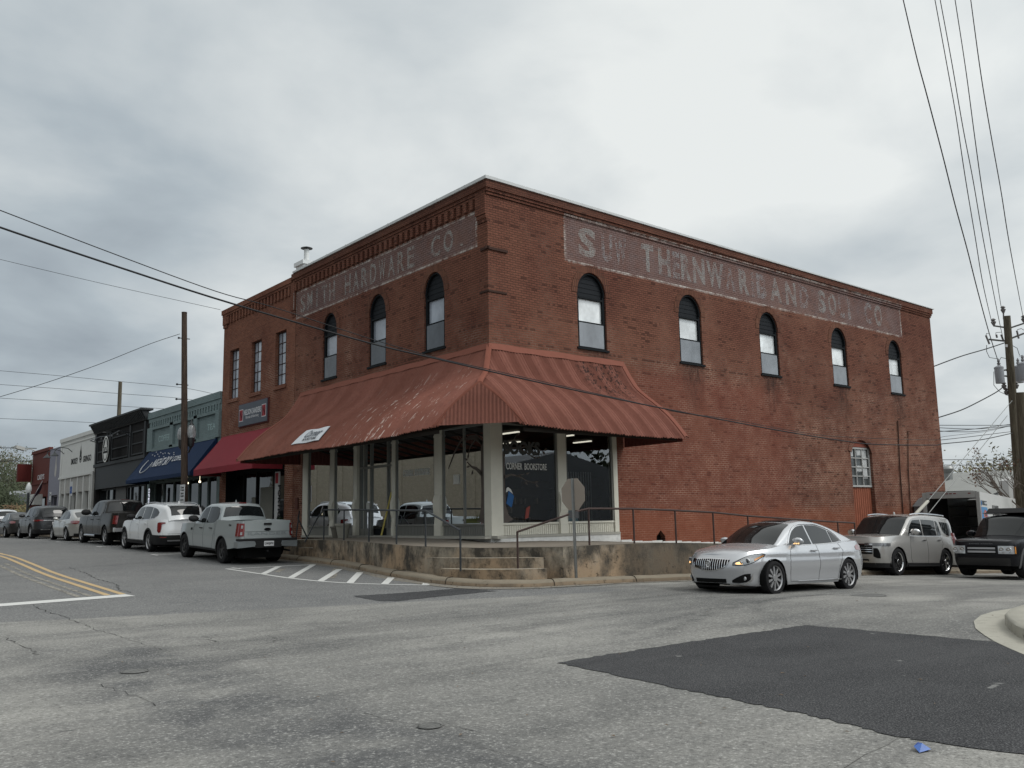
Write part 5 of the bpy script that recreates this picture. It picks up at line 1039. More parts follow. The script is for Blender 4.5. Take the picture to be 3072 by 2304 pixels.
class Car:
    def __init__(s, S):
        s.S = S; s.a = S['L']/2; s.w2 = S['W']/2; s.zt = hermite([(x, z) for x, z in S['top']]); s.fi = hermite(S['front']); s.ri = hermite(S['rear']); s.si = hermite(S['side']); s.nf = S.get('nf', 5.); s.nr = S.get('nr', 6.)
        s.bx = hermite(S.get('bot', [(0, S['sill']), (S['L'], S['sill'])]))
        s.fa, s.ra_ = S['faxle'], S['faxle']+S['wb']
    # x: + forward, measured from the middle; s (distance from nose) = a - x
    def xf(s, z): return s.a-s.fi(z)
    def xr(s, z): return s.a-s.ri(z)
    def w(s, z): return s.w2-s.si(z)
    def sy(s, x, z):
        h, n = (s.xf(z), s.nf) if x > 0 else (s.xr(z), s.nr); t = min(1, abs(x)/h); return s.w(z)*(1-t**n)**(1/n)
    def fx(s, y, z, sign=1):
        h, n = (s.xf(z), s.nf) if sign > 0 else (s.xr(z), s.nr); t = min(1, abs(y)/s.w(z)); return sign*h*(1-t**n)**(1/n)
    def shell(s):
        S = s.S; R = S['arch']; wc = S['wr']
        xsS = set(np.round(np.linspace(0, 1, 30), 3)); cols = []
        for sign in (1, -1):
            ax = s.a-s.fa if sign > 0 else s.ra_-s.a; tl = set(np.linspace(0, .90, 20)); h0 = s.a-.05
            for k in range(-8, 9): tl.add((ax+R*math.sin(k/8*math.pi/2))/h0)
            tl.add((ax+R+.012)/h0); tl.add((ax-R-.012)/h0); tl = sorted(t for t in tl if 0 <= t < .93)
            L_ = [('t', sign, t) for t in tl]+[('s', sign, q) for q in np.linspace(.86, 0, 12)]
            cols.append(L_)
        order = cols[0][::-1]+cols[1][1:]      # front centre -> rear centre
        nv = 16; P = []
        for kind, sign, q in order:
            n = s.nf if sign > 0 else s.nr; hz = (s.xf if sign > 0 else s.xr)
            def pt(z):
                if kind == 't': return (sign*q*hz(z), s.w(z)*(1-q**n)**(1/n))
                return (sign*hz(z)*(1-q**n)**(1/n), q*s.w(z))
            x0, y0 = pt(.5); sd = s.a-x0; zb = s.bx(sd)
            if kind == 't':
                for axx in (s.fa, s.ra_):
                    dx = abs(sd-axx)
                    if dx < R: zb = max(zb, wc+math.sqrt(R*R-dx*dx))
            xt, _ = pt(s.zt(sd)); zt = s.zt(s.a-xt); col_ = []
            for j in range(nv+1): z = zb+(zt-zb)*j/nv; x, y = pt(z); col_.append((x, y, z))
            P.append(col_)
        m = MB(); m.grid([list(r) for r in P]); m.grid([[(x, -y, z) for x, y, z in r] for r in P], True)
        cr = S.get('crown', .05); rows = []; bed = S.get('bed')
        for r in P:
            x, y, z = r[-1]; row = []
            for k in range(13):
                t = -1+k/6; q = t; zz = z+cr*min(1, y/.5)*(1-t*t)
                if bed and bed[0] < s.a-x < bed[1]: zz = z-.42 if abs(t) < .88 else z
                row.append((x, y*q, zz))
            rows.append(row)
        m.grid(rows, True); return m
    # greenhouse ---------------------------------------------------------
    def gh(s):
        S = s.S; s.G = hermite(S['roof']); s.tum = S.get('tumble', .42); s.g0, s.g1 = S['roof'][0][0], S['roof'][-1][0]; s.inset = S.get('ginset', .05)
    def gyw(s, sd, z):
        x = s.a-sd; zb = s.zt(sd); nar = 1-.10*abs((sd-(s.g0+s.g1)/2)/((s.g1-s.g0)/2))**2.5
        return max(.05, (s.sy(x*.96, zb)-s.inset)*nar-s.tum*max(0, z-zb))
    def bow(s, sd, y):
        f = max(0, 1-(sd-s.g0)/1.2) if sd < s.g0+1.2 else 0; r = max(0, 1-(s.g1-sd)/.8)*.5 if sd > s.g1-.8 else 0
        return (f-r)*.13*(1-(abs(y)/.7)**2)-(f-r)*.05
    def gtop(s, sd, y):
        z0 = s.G(sd); ye = s.gyw(sd, z0); return z0+.045*(1-min(1, (y/ye))**2)-.02
    def green(s):
        m = MB(); rows = []; n = 46
        for i in range(n+1):
            sd = s.g0+(s.g1-s.g0)*(.5-.5*math.cos(math.pi*i/n)) if i % 1 == 0 else 0; G = s.G(sd); zb = s.zt(sd)-.06; r = min(.07, max(.002, (G-zb)*.25)); half = []
            for t in np.linspace(0, 1, 8): z = zb+(G-r-zb)*t; half.append((s.gyw(sd, z), z))
            ye = half[-1][0]
            for k in range(1, 5): an = k/4*math.pi/2; half.append((ye-.02-r*1.2*math.sin(an)*.9+.02*math.cos(an), G-r+r*math.sin(an)*.9))
            yt, zt_ = half[-1]
            for k in range(1, 7): t = 1-k/6; half.append((yt*t, zt_+.045*(1-t*t)))
            row = [(s.a-sd+s.bow(sd, y), y, z) for y, z in half]; rows.append(row+[(x, -y, z) for x, y, z in row[-2::-1]])
        m.grid(rows); return m
    def side_patch(s, strip, off=.006, sides=(1, -1), gh=True):
        """strip: [(s, zlo, zhi)]"""
        m = MB()
        for sg in sides:
            rows = [[], [], [], [], []]
            for sd, z0, z1 in strip:
                for k in range(5):
                    z = z0+(z1-z0)*k/4; y = s.gyw(sd, z) if gh else s.sy(s.a-sd, z); x = s.a-sd+(s.bow(sd, y) if gh else 0); rows[k].append((x, sg*(y+off), z))
            m.grid(rows, sg > 0)
            m.grid([rows[4], [(x, y-sg*off*1.5, z) for x, y, z in rows[4]]], sg > 0)
        return m
    def end_patch(s, strip, sign=1, off=.008, both=False):
        """strip: [(phi_deg, zlo, zhi)] phi 0 = centre, 90 = pure side; positive phi = left side"""
        m = MB(); 
        for sg in ((1, -1) if both else (1,)):
            rows = [[] for _ in range(5)]
            for ph, z0, z1 in strip:
                for k in range(5):
                    z = z0+(z1-z0)*k/4; a = math.radians(abs(ph)); W_ = s.w(z); h = s.xf(z) if sign > 0 else s.xr(z); n = s.nf if sign > 0 else s.nr; x0 = h-W_
                    lo, hi = 0, 3.
                    for _ in range(22):
                        r = (lo+hi)/2; x, y = x0+r*math.cos(a), r*math.sin(a); v = (max(0, x)/h)**n+(y/W_)**n
                        if v > 1: hi = r
                        else: lo = r
                    r = lo+off; x, y = x0+r*math.cos(a), r*math.sin(a)*(1 if ph >= 0 else -1); rows[k].append((sign*x, sg*y, z))
            m.grid(rows, (sign*sg) > 0)
        return m
    def top_patch(s, sA, sB, frac, off=.006, n=14, frac2=None):
        m = MB(); rows = []
        for i in range(n+1):
            sd = sA+(sB-sA)*i/n; fr = frac+((frac2 or frac)-frac)*i/n; ye = s.gyw(sd, s.G(sd)-.03)*fr-.03; rows.append([(s.a-sd+s.bow(sd, y)+off*(1 if sd < (s.g0+s.g1)/2 else -1)*.8, y, s.ztop(sd, y)+off) for y in np.linspace(-ye, ye, 13)])
        m.grid(rows); return m
    def ztop(s, sd, y):
        G = s.G(sd); zb = s.zt(sd)-.06; r = min(.07, max(.002, (G-zb)*.25)); ye = s.gyw(sd, G-r)-.02-r*1.08; t = min(1, abs(y)/max(.01, ye)); return G-r+r*.9+.045*(1-t*t)
def lens_strip(p, n=10):
    """p: [(s, lo, hi)] -> denser"""
    lo, hi = hermite([(a, b_) for a, b_, c in p]), hermite([(a, c) for a, b_, c in p]); return [(x, lo(x), hi(x)) for x in np.linspace(p[0][0], p[-1][0], n*(len(p)-1)+1)]
def wheel(par, x, y, side, r, tw, rimm, spokes, rimr, style=0):
    """hub towards +y*side"""
    g = MB(); s_ = side; rr = rimr
    g.lathe([(rr*.98, 0), (rr, -.02*s_), (rr*.93, -.035*s_), (rr*.9, -.09*s_), (.08, -.10*s_)], (x, y, r), 32, 'y')
    g.lathe([(.062, .0), (.055, -.012*s_), (.0, -.012*s_)][::-1], (x, y-.008*s_, r), 14, 'y'); g.lathe([(.075, -.01*s_), (.085, -.1*s_)], (x, y, r), 14, 'y')
    w_ = g.build('wheel', trimblk if style == 2 else plain('wheel_well_metal', (.06, .06, .06), .5, .4), par, smooth=40)
    sp = MB(); ns = spokes
    for k in range(ns):
        a = 2*math.pi*k/ns+.3
        for da in ((-.10, .10) if style == 1 else (0,)):
            c_, n_ = math.cos, math.sin; wI, wO = (.022, .016) if style == 1 else ((.018, .026) if ns >= 9 else (.03, .038)); a2 = a+da
            def P(rad, off, dy): return (x+rad*c_(a2)-off*n_(a2), y+dy*s_, r+rad*n_(a2)+off*c_(a2))
            b0 = [P(.05, -wI, -.02), P(.05, wI, -.02), P(rr*.96, wO, -.03), P(rr*.96, -wO, -.03)]; b1 = [P(.05, -wI, -.055), P(.05, wI, -.055), P(rr*.96, wO, -.06), P(rr*.96, -wO, -.06)]
            sp.add(b0+b1, [(0, 1, 2, 3), (0, 1, 5, 4), (1, 2, 6, 5), (2, 3, 7, 6), (3, 0, 4, 7)])
    sp.lathe([(.075, -.012*s_), (.07, -.006*s_), (.0, -.005*s_)], (x, y, r), 14, 'y'); sp.lathe([(rr, -.022*s_), (rr*.99, -.008*s_), (rr*.93, -.03*s_)], (x, y, r), 32, 'y')
    sp.build('rim', rimm, w_, smooth=35)
    t = MB(); t.lathe([(rr*.97, -.03*s_), (rr*1.02, .004*s_), (r*.86, .012*s_), (r*.965, .0), (r, -.03*s_), (r*1.0, -(tw-.03)*s_), (r*.96, -tw*s_), (rr, -tw*s_)], (x, y, r), 40, 'y'); t.build('tyre', black_rub, w_, smooth=40)
def make_car(name, label, S, loc, rz, paint, scale=1.05, pitch=0, extras=None, **t):
    root = empty(name, loc, rz, label=label, cat=S['cat'], **t); root.scale = (scale,)*3; root.rotation_euler = (0, pitch, rz)
    c = Car(S); c.gh(); m = c.shell(); m.build('body', paint, root, smooth=38)
    gm_ = c.green().build('cabin', paint, root, smooth=42)
    # dark inside of the arches and belly
    u = MB(); a = c.a; wz = c.w2-.06
    u.box(-a+.25, a-.25, -wz+.28, wz-.28, .2, .5)
    for ax in (a-c.fa, a-c.ra_):
        R = S['arch']+.01
        for sg in (1, -1):
            pr = [(ax+R*math.cos(q), S['wr']+R*math.sin(q)) for q in np.linspace(-.35, math.pi+.35, 16)]; u.grid([[(x, sg*(wz+.02), z) for x, z in pr], [(x, sg*(wz-.34), z) for x, z in pr]]); u.add([(x, sg*(wz-.32), z) for x, z in pr], [tuple(range(len(pr)))])
    u.tube((a-c.fa, -wz+.1, S['wr']), (a-c.fa, wz-.1, S['wr']), .05, .05, 6); u.tube((a-c.ra_, -wz+.1, S['wr']), (a-c.ra_, wz-.1, S['wr']), .06, .06, 6)
    u.build('underbody', under, root)
    for ax in (a-c.fa, a-c.ra_):
        for sg in (1, -1): wheel(root, ax, sg*(c.w2-.03), sg, S['wr'], S.get('tw', .23), S.get('rim', alloy), S.get('spokes', 5), S.get('rimr', S['wr']*.68), S.get('wstyle', 0))
    for k, strip in enumerate(S['win']):
        strip = lens_strip(strip)
        o = c.side_patch(strip, .007, (1, -1)).build('side_window', gl_car, root, smooth=40)
    if S.get('winchrome'): 
        cm = MB()
        for sg in (1, -1):
            for arr in S['winchrome']:
                pts = [(x, z) for x, z in [(q, hermite(arr)(q)) for q in np.linspace(arr[0][0], arr[-1][0], 30)]]; cm.path([(c.a-x+c.bow(x, c.gyw(x, z)), sg*(c.gyw(x, z)+.008), z) for x, z in pts], .011, 5)
        cm.build('window_trim', S.get('chmat', chrome), root)
    w0, w1, fr, fr2 = S['wind']; c.top_patch(w0, w1, fr, frac2=fr2).build('windshield', gl_car, root, smooth=60)
    if 'rwin' in S: w0, w1, fr, fr2 = S['rwin']; c.top_patch(w0, w1, fr, frac2=fr2).build('rear_window', gl_car, root, smooth=60)
    sm = MB()
    for L_ in S.get('seams', []): # [(s,z)...] thin dark panel gaps on the flanks
        for sg in (1, -1):
            pts = []
            for (p, q) in zip(L_, L_[1:]):
                for k in range(8): pts.append((p[0]+(q[0]-p[0])*k/8, p[1]+(q[1]-p[1])*k/8))
            pts.append(L_[-1]); sm.path([(c.a-x, sg*(c.sy(c.a-x, z)+.0005), z) for x, z in pts], .0038, 4)
    if sm.v: sm.build('door_gap', seam_m, root)
    hd = MB()
    for (x, z) in S.get('handles', []):
        for sg in (1, -1): y = c.sy(c.a-x, z); hd.box(c.a-x-.1, c.a-x+.1, sg*(y+.045), sg*(y+.018), z-.014, z+.014); hd.box(c.a-x-.09, c.a-x-.07, sg*(y+.02), sg*(y-.01), z-.012, z+.012); hd.box(c.a-x+.07, c.a-x+.09, sg*(y+.02), sg*(y-.01), z-.012, z+.012)
    if hd.v: hd.build('door_handle', S.get('hmat', paint), root, bevel=.004)
    x, z, sz = S['mirror']
    for sg in (1, -1):
        mm = MB(); y = c.gyw(x, z)+.04; xx = c.a-x
        prof = [(0, -1), (.55, -.85), (.9, -.45), (1, 0), (.88, .5), (.5, .88), (0, 1)]; mm.lathe([(p[0], p[1]) for p in prof], (0, 0, 0), 14, 'z')
        mm.v = [(xx+v[0]*.09*sz+(.03 if v[2] > 0 else 0), sg*(y+.13*sz)+v[1]*.13*sz, z+.05+v[2]*.085*sz) for v in mm.v]; mm.tube((xx+.02, sg*(y-.06), z-.03), (xx+.01, sg*(y+.08), z), .025, .02, 6); mm.build('wing_mirror', S.get('mirmat', paint), root, smooth=60)
    if extras: extras(c, root, paint)
    return root
def arch_trim(c, root, mat, w_=.07, off=.012):
    m = MB(); S = c.S
    for ax in (c.fa, c.ra_):
        for sg in (1, -1):
            rws = [[], []]
            for q in np.linspace(-.25, math.pi+.25, 24):
                for k, R in enumerate((S['arch']-.005, S['arch']+w_)): x = ax-R*math.cos(q); z = S['wr']+R*math.sin(q); z = max(z, .2); rws[k].append((c.a-x, sg*(c.sy(c.a-x, z)+off), z))
            m.grid(rws, sg > 0); m.grid([rws[1], [(x, y-sg*.02, z) for x, y, z in rws[1]]], sg > 0); m.grid([[(x, y-sg*.05, z) for x, y, z in rws[0]], rws[0]], sg > 0)
    m.build('wheel_arch_trim', mat, root, smooth=50)
def sillstrip(c, root, mat, z0, z1, s0, s1, name='side_skirt', off=.012):
    c.side_patch([(x, z0, z1) for x in np.linspace(s0, s1, 20)], off, gh=False).build(name, mat, root, smooth=50)
def platebox(c, root, z, sign, txt, wd=.31, h=.155, off=.03):
    x = c.fx(0, z, sign)+sign*off; p = MB().box(x-.006, x+.006, -wd/2, wd/2, z-h/2, z+h/2).build('licence_plate', plate_w, root)
    if txt: text('plate_text', txt, (x+sign*.0065, sign*-(-wd*.42) if sign > 0 else wd*.42, z-h*.25), (0, -1, 0) if sign < 0 else (0, 1, 0), (0, 0, 1), wd*.84, h*.5, blk, p, .03)
def endbox(c, root, name, mat, y0, y1, z0, z1, sign, th=.03, inset=0, bevel=.006):
    m = MB(); n = 10; rows = []
    ys = np.linspace(y0, y1, n)
    for z in (z0, z1):
        rows.append([(c.fx(y, z, sign)+sign*(th-inset), y, z) for y in ys])
    m.grid(rows); m.grid([[(x-sign*th*1.6, y, z) for x, y, z in rows[0]], rows[0]]); m.grid([rows[1], [(x-sign*th*1.6, y, z) for x, y, z in rows[1]]])
    m.add([rows[0][0], rows[1][0], (rows[1][0][0]-sign*th*1.6, *rows[1][0][1:]), (rows[0][0][0]-sign*th*1.6, *rows[0][0][1:])], [(0, 1, 2, 3)]); m.add([rows[0][-1], rows[1][-1], (rows[1][-1][0]-sign*th*1.6, *rows[1][-1][1:]), (rows[0][-1][0]-sign*th*1.6, *rows[0][-1][1:])], [(0, 1, 2, 3)])
    return m.build(name, mat, root, smooth=30)
SIDE = [(.15, .10), (.3, .035), (.5, .008), (.62, 0), (.8, .02), (.95, .055), (1.1, .11), (1.3, .16)]
SIDET = [(.2, .06), (.45, .01), (.7, 0), (.95, .012), (1.1, .035), (1.3, .08)]

# 1. silver saloon turning the corner
S1 = dict(L=4.83, W=1.86, wb=2.737, faxle=.96, wr=.335, arch=.37, sill=.21, cat='car', rim=alloy, spokes=10, rimr=.25, nf=3.6, nr=4.2, crown=.07, tumble=.50, ginset=.055,
    top=[(0, .745), (.10, .785), (.45, .86), (.9, .91), (1.25, .955), (2.2, .965), (3.2, .995), (4.0, 1.04), (4.5, 1.05), (4.83, 1.01)],
    front=[(.12, .17), (.22, .06), (.4, .02), (.52, 0), (.62, .015), (.70, .055), (.80, .14), (.95, .3)], rear=[(.2, .10), (.4, .03), (.6, 0), (.85, .03), (1.0, .07), (1.1, .12)], side=[(.15, .09), (.25, .04), (.38, .03), (.55, .004), (.66, 0), (.74, .018), (.80, .016), (.9, .05), (1.02, .10), (1.2, .16)],
    bot=[(0, .24), (.5, .18), (1.5, .19), (3.2, .19), (4.3, .24), (4.83, .32)],
    roof=[(1.08, .90), (1.3, 1.01), (1.6, 1.19), (1.88, 1.335), (2.18, 1.43), (2.6, 1.475), (3.0, 1.455), (3.42, 1.375), (3.85, 1.24), (4.3, 1.09), (4.5, 1.02)],
    win=[[(1.68, .985, 1.02), (1.8, .98, 1.13), (2.0, .98, 1.27), (2.25, .985, 1.36), (2.46, .99, 1.385)], [(2.52, .99, 1.388), (2.85, 1.00, 1.38), (3.1, 1.01, 1.335), (3.28, 1.015, 1.285)], [(3.32, 1.02, 1.27), (3.45, 1.03, 1.215), (3.62, 1.05, 1.08)]],
    winchrome=[[(1.64, .965), (2.4, .975), (3.1, .998), (3.68, 1.03)], [(1.6, .99), (1.8, 1.175), (2.05, 1.335), (2.35, 1.412), (2.8, 1.415), (3.15, 1.36), (3.5, 1.235), (3.7, 1.05)]],
    wind=(1.2, 2.06, .97, .95), rwin=(3.6, 4.28, .9, .93), seams=[[(1.64, .95), (1.52, .85), (1.47, .6), (1.5, .26)], [(2.52, .98), (2.55, .6), (2.5, .25)], [(3.4, 1.0), (3.5, .85), (3.32, .5), (3.25, .25)], [(1.5, .25), (2.4, .235), (3.25, .25)]],
    handles=[(2.34, .86), (3.24, .90)], mirror=(1.78, 1.0, .95))
def x1(c, r, paint):
    gb = lambda ph: float(np.interp(abs(ph), [0, 10, 18, 24, 27], [.475, .49, .525, .58, .66])); gt = lambda ph: float(np.interp(abs(ph), [0, 27], [.715, .70]))
    c.end_patch([(ph, gb(ph), gt(ph)) for ph in np.linspace(-27, 27, 28)], 1, .006).build('grille', under, r, smooth=50)
    m = MB()
    for ph in np.linspace(-25, 25, 17):
        q = c.end_patch([(ph-.42, gb(ph), gt(ph)), (ph+.42, gb(ph), gt(ph))], 1, .018); m.add(q.v, q.f)
    m.build('grille_bar', chrome, r, smooth=30)
    m = MB()
    for L_ in ([(ph, gb(ph)) for ph in np.linspace(-27, 27, 30)], [(ph, gt(ph)+.006) for ph in np.linspace(-27, 27, 30)]): q = c.end_patch([(p, z-.007, z+.007) for p, z in L_], 1, .018); m.add(q.v, q.f)
    m.build('grille_surround', chrome, r)
    em = MB(); x = c.fx(0, .61)+.03; em.lathe([(.05, .0), (.06, .006), (.07, .0), (.07, -.02)], (x, 0, .61), 20, 'x'); em.build('emblem', chrome, r, smooth=40)
    m = MB()
    for k in (-1, 0, 1): m.add([(x+.002, .03*k-.012, .575), (x+.002, .03*k+.012, .575), (x+.002, .03*k+.010, .64), (x+.002, .03*k-.014, .65)], [(0, 1, 2, 3)])
    m.build('emblem', chrome, r)
    hs_ = [(32, .60, .635), (38, .592, .69), (46, .605, .765), (55, .65, .80), (63, .715, .805), (70, .77, .79)]
    c.end_patch(lens_strip([(a-.9 if a < 40 else a+.5, b_-.012, d_+.012) for a, b_, d_ in hs_], 4), 1, .004, both=True).build('headlight_surround', under, r, smooth=50)
    c.end_patch(lens_strip(hs_, 4), 1, .008, both=True).build('headlight', plain('headlight_housing', (.20, .205, .21), .15, .8, .6, var=.75, scale=14, coat=1), r, smooth=50)
    m = MB(); m2 = MB()
    for sg in (1, -1):
        for ph, z, rr in ((47, .675, .052), (40, .64, .032)):
            q = c.end_patch([(ph-.1, z, z+.01), (ph+.1, z, z+.01)], 1, .010); px, py, _ = q.v[0]; m.lathe([(rr, -.02), (rr*.98, .006), (rr*.82, .008), (rr*.8, .0)], (px, sg*py, z), 18, 'x'); m2.lathe([(rr*.8, .0), (rr*.5, .014), (0, .016)], (px, sg*py, z), 14, 'x')
    m.build('lamp_ring', chrome, r, smooth=50); m2.build('projector_lens', plain('dark_lens', (.03, .03, .035), .08, .8), r, smooth=50)
    c.end_patch(lens_strip([(34.5, .615, .64), (38, .61, .655), (42, .612, .635)], 4), 1, .02, both=True).build('indicator', amber_on, r)
    c.end_patch(lens_strip([(56, .675, .71), (62, .715, .755), (68, .765, .785)], 4), 1, .012, both=True).build('side_marker', amber, r)
    c.end_patch([(p, .245, .325) for p in np.linspace(-23, 23, 12)], 1, .008).build('lower_grille', under, r)
    c.end_patch(lens_strip([(30, .255, .30), (37, .25, .365), (46, .265, .42), (53, .32, .43)], 4), 1, .008, both=True).build('fog_light_bay', under, r, smooth=50)
    c.end_patch(lens_strip([(27, .215, .232), (40, .22, .238), (50, .245, .275), (56, .32, .43)], 4), 1, .016, both=True).build('chrome_trim', chrome, r, smooth=50)
    m = MB()
    for sg in (1, -1): q = c.end_patch([(45, .33, .34), (45.2, .33, .34)], 1, .006); px, py, _ = q.v[0]; m.lathe([(.04, 0), (.035, .012), (0, .015)], (px, sg*py, .335), 12, 'x')
    m.build('fog_light', clearlamp, r)
    c.end_patch([(p, .14, .185) for p in np.linspace(-60, 60, 24)], 1, -.01).build('lower_valance', trimblk, r, smooth=50)
    sillstrip(c, r, chrome, .235, .25, 1.75, 3.45, 'sill_trim', .012)
    c.top_patch(2.15, 2.8, .62, .012).build('sunroof', gl_car, r)
    c.end_patch(lens_strip([(40, .86, 1.0), (60, .84, .98), (76, .86, .93)], 4), -1, .006, both=True).build('tail_light', redlamp, r); platebox(c, r, .62, -1, None)
    m = MB(); 
    for k, y in enumerate(np.linspace(0, .1, 3)): m.box(c.a-1.78+.07, c.a-1.78+.09, c.gyw(1.78, 1.0)+.1+y, c.gyw(1.78, 1.)+.125+y, .995, 1.01)
    m.build('indicator', amber_on, r)
silver = carpaint('silver_paint', (.50, .51, .53), .5, .26)
def gzc(x, y): return gz(x, y)
def place(S, near, s_ref_px, heading, scale=1.05, frontaxle=None):
    pass
sc1 = 1.06; xf_ = .45; xr_ = xf_+2.737*sc1; zF, zR = -.165, -.235
make_car('silver_saloon', 'silver saloon car with a chrome waterfall grille turning past the corner', S1, (xf_-.96*sc1+S1['L']/2*sc1, -9.12+.93*sc1, (zF+zR)/2-.0), math.pi, silver, sc1, math.atan((zR-zF)/(xr_-xf_))*-1*-1, x1)

# 2. beige full-size SUV parked by the ramp
S2 = dict(L=5.35, W=2.06, wb=3.07, faxle=.98, wr=.405, arch=.455, sill=.30, cat='suv', rim=chrome, spokes=6, rimr=.29, wstyle=1, nf=8, nr=9, crown=.04, tumble=.15, ginset=.06, tw=.28,
    top=[(0, 1.04), (.12, 1.12), (.8, 1.18), (1.3, 1.205), (2, 1.19), (4, 1.2), (5.0, 1.21), (5.35, 1.15)], front=[(.2, .16), (.4, .06), (.6, .0), (.8, .01), (.95, .04), (1.05, .10), (1.2, .2)], rear=[(.3, .06), (.5, 0), (.8, .01), (1.1, .05), (1.3, .12)], side=SIDET,
    roof=[(1.30, 1.12), (1.5, 1.27), (1.85, 1.56), (2.15, 1.78), (2.5, 1.86), (3.2, 1.90), (4.2, 1.89), (4.9, 1.86), (5.08, 1.74), (5.3, 1.18)],
    win=[[(1.86, 1.22, 1.28), (2.05, 1.215, 1.53), (2.3, 1.215, 1.70), (2.75, 1.22, 1.73)], [(2.83, 1.22, 1.735), (3.3, 1.225, 1.74), (3.7, 1.23, 1.72)], [(3.77, 1.23, 1.72), (3.86, 1.23, 1.71), (4.02, 1.26, 1.36)], [(4.08, 1.66, 1.70), (4.25, 1.36, 1.695), (4.6, 1.26, 1.68), (4.84, 1.26, 1.64), (4.98, 1.27, 1.4)]],
    winchrome=[[(1.84, 1.2), (3, 1.21), (4.1, 1.23)]], wind=(1.42, 2.22, .97, .95), rwin=(4.93, 5.16, .9, .9),
    seams=[[(1.82, 1.19), (1.72, .9), (1.72, .5), (1.85, .34)], [(2.82, 1.2), (2.84, .7), (2.82, .34)], [(3.82, 1.2), (3.9, 1.0), (3.65, .6), (3.55, .34)], [(1.85, .36), (3.55, .36)]], handles=[(2.62, 1.08), (3.62, 1.10)], mirror=(1.98, 1.27, 1.25), hmat=chrome, mirmat=chrome)
def x2(c, r, paint):
    c.end_patch([(p, .62, .93) for p in np.linspace(-34, 34, 20)], 1, .008).build('grille', under, r, smooth=50)
    m = MB()
    for z in (.68, .745, .81, .905): q = c.end_patch([(p, z, z+.022) for p in np.linspace(-34, 34, 20)], 1, .02); m.add(q.v, q.f)
    m.build('grille_bar', chrome, r, smooth=40)
    c.end_patch([(p, .865, .955) for p in np.linspace(23, 62, 12)], 1, .016, both=True).build('headlight', plain('headlight_dark', (.10, .10, .105), .15, .8, .2, var=.6, scale=16, coat=1), r, smooth=40)
    c.end_patch(lens_strip([(35, .55, .80), (40, .50, .80), (44, .5, .62)], 4), 1, .010, both=True).build('air_vent', under, r)
    c.end_patch([(p, .40, .47) for p in np.linspace(-28, 28, 12)], 1, .012).build('lower_grille', trimblk, r); c.end_patch([(p, .385, .42) for p in np.linspace(14, 27, 6)], 1, .03, both=True).build('tow_hook', chrome, r)
    c.end_patch([(p, .22, .36) for p in np.linspace(-75, 75, 30)], 1, .004).build('lower_valance', trimblk, r, smooth=50); sillstrip(c, r, trimblk, .26, .37, 1.42, 3.62); MB().box(c.a-3.5, c.a-1.5, .9, 1.04, .27, .31).build('side_step', trimblk, r)
    m = MB(); 
    for sg in (1, -1): m.path([(c.a-s_, sg*(c.gyw(s_, 1.8)-.10), c.G(s_)+.045) for s_ in np.linspace(2.35, 4.75, 12)], .022, 6)
    m.build('roof_rail', chrome, r); c.end_patch([(p, .95, 1.35) for p in np.linspace(56, 72, 5)], -1, .01, both=True).build('tail_light', redlamp, r); platebox(c, r, .9, -1, None)
    MB().box(c.a-.0+.0, c.a+.012, -.12, .12, .83, .87).build('emblem', plain('gold_emblem', (.45, .3, .1), .3, metal=1), r)
    m = MB(); m.lathe([(.04, 0), (.03, .05), (0, .08)], (c.a-2.75, 0, 1.92), 8); m.build('antenna_fin', paint, r)
beige = carpaint('champagne_paint', (.42, .41, .395), .5, .26)
make_car('beige_suv', 'large champagne beige suv parked nose in beside the ramp', S2, (11.75-.98*1.04+5.35/2*1.04, -5.95+1.03*1.04, -.545), math.pi, beige, 1.04, -math.radians(2.6), x2)

# 3. black boxy SUV behind it
S3 = dict(L=4.84, W=1.92, wb=2.885, faxle=.85, wr=.385, arch=.43, sill=.32, cat='suv', rim=alloy, spokes=7, rimr=.27, nf=9, nr=9, crown=.03, tumble=.16, ginset=.05, tw=.26,
    top=[(0, .98), (.12, 1.05), (.6, 1.10), (1.2, 1.14), (2, 1.15), (4.84, 1.18)], front=[(.25, .10), (.45, .02), (.6, 0), (.9, .015), (1.0, .04), (1.1, .10)], rear=[(.3, .05), (.6, 0), (1.2, .02)], side=SIDET,
    roof=[(1.18, 1.10), (1.35, 1.26), (1.65, 1.56), (1.88, 1.76), (2.15, 1.83), (2.8, 1.86), (2.95, 1.90), (4.4, 1.90), (4.68, 1.86), (4.8, 1.2)],
    win=[[(1.66, 1.2, 1.34), (1.85, 1.2, 1.58), (2.0, 1.2, 1.68), (2.55, 1.2, 1.72)], [(2.63, 1.2, 1.73), (3.4, 1.2, 1.75)], [(3.5, 1.2, 1.77), (4.4, 1.2, 1.77)]], wind=(1.27, 1.92, .98, .96), rwin=(4.72, 4.78, .85, .85),
    seams=[[(1.62, 1.15), (1.6, .5), (1.7, .36)], [(2.6, 1.18), (2.6, .36)]], handles=[(2.4, 1.05), (3.3, 1.05)], mirror=(1.75, 1.24, 1.2))
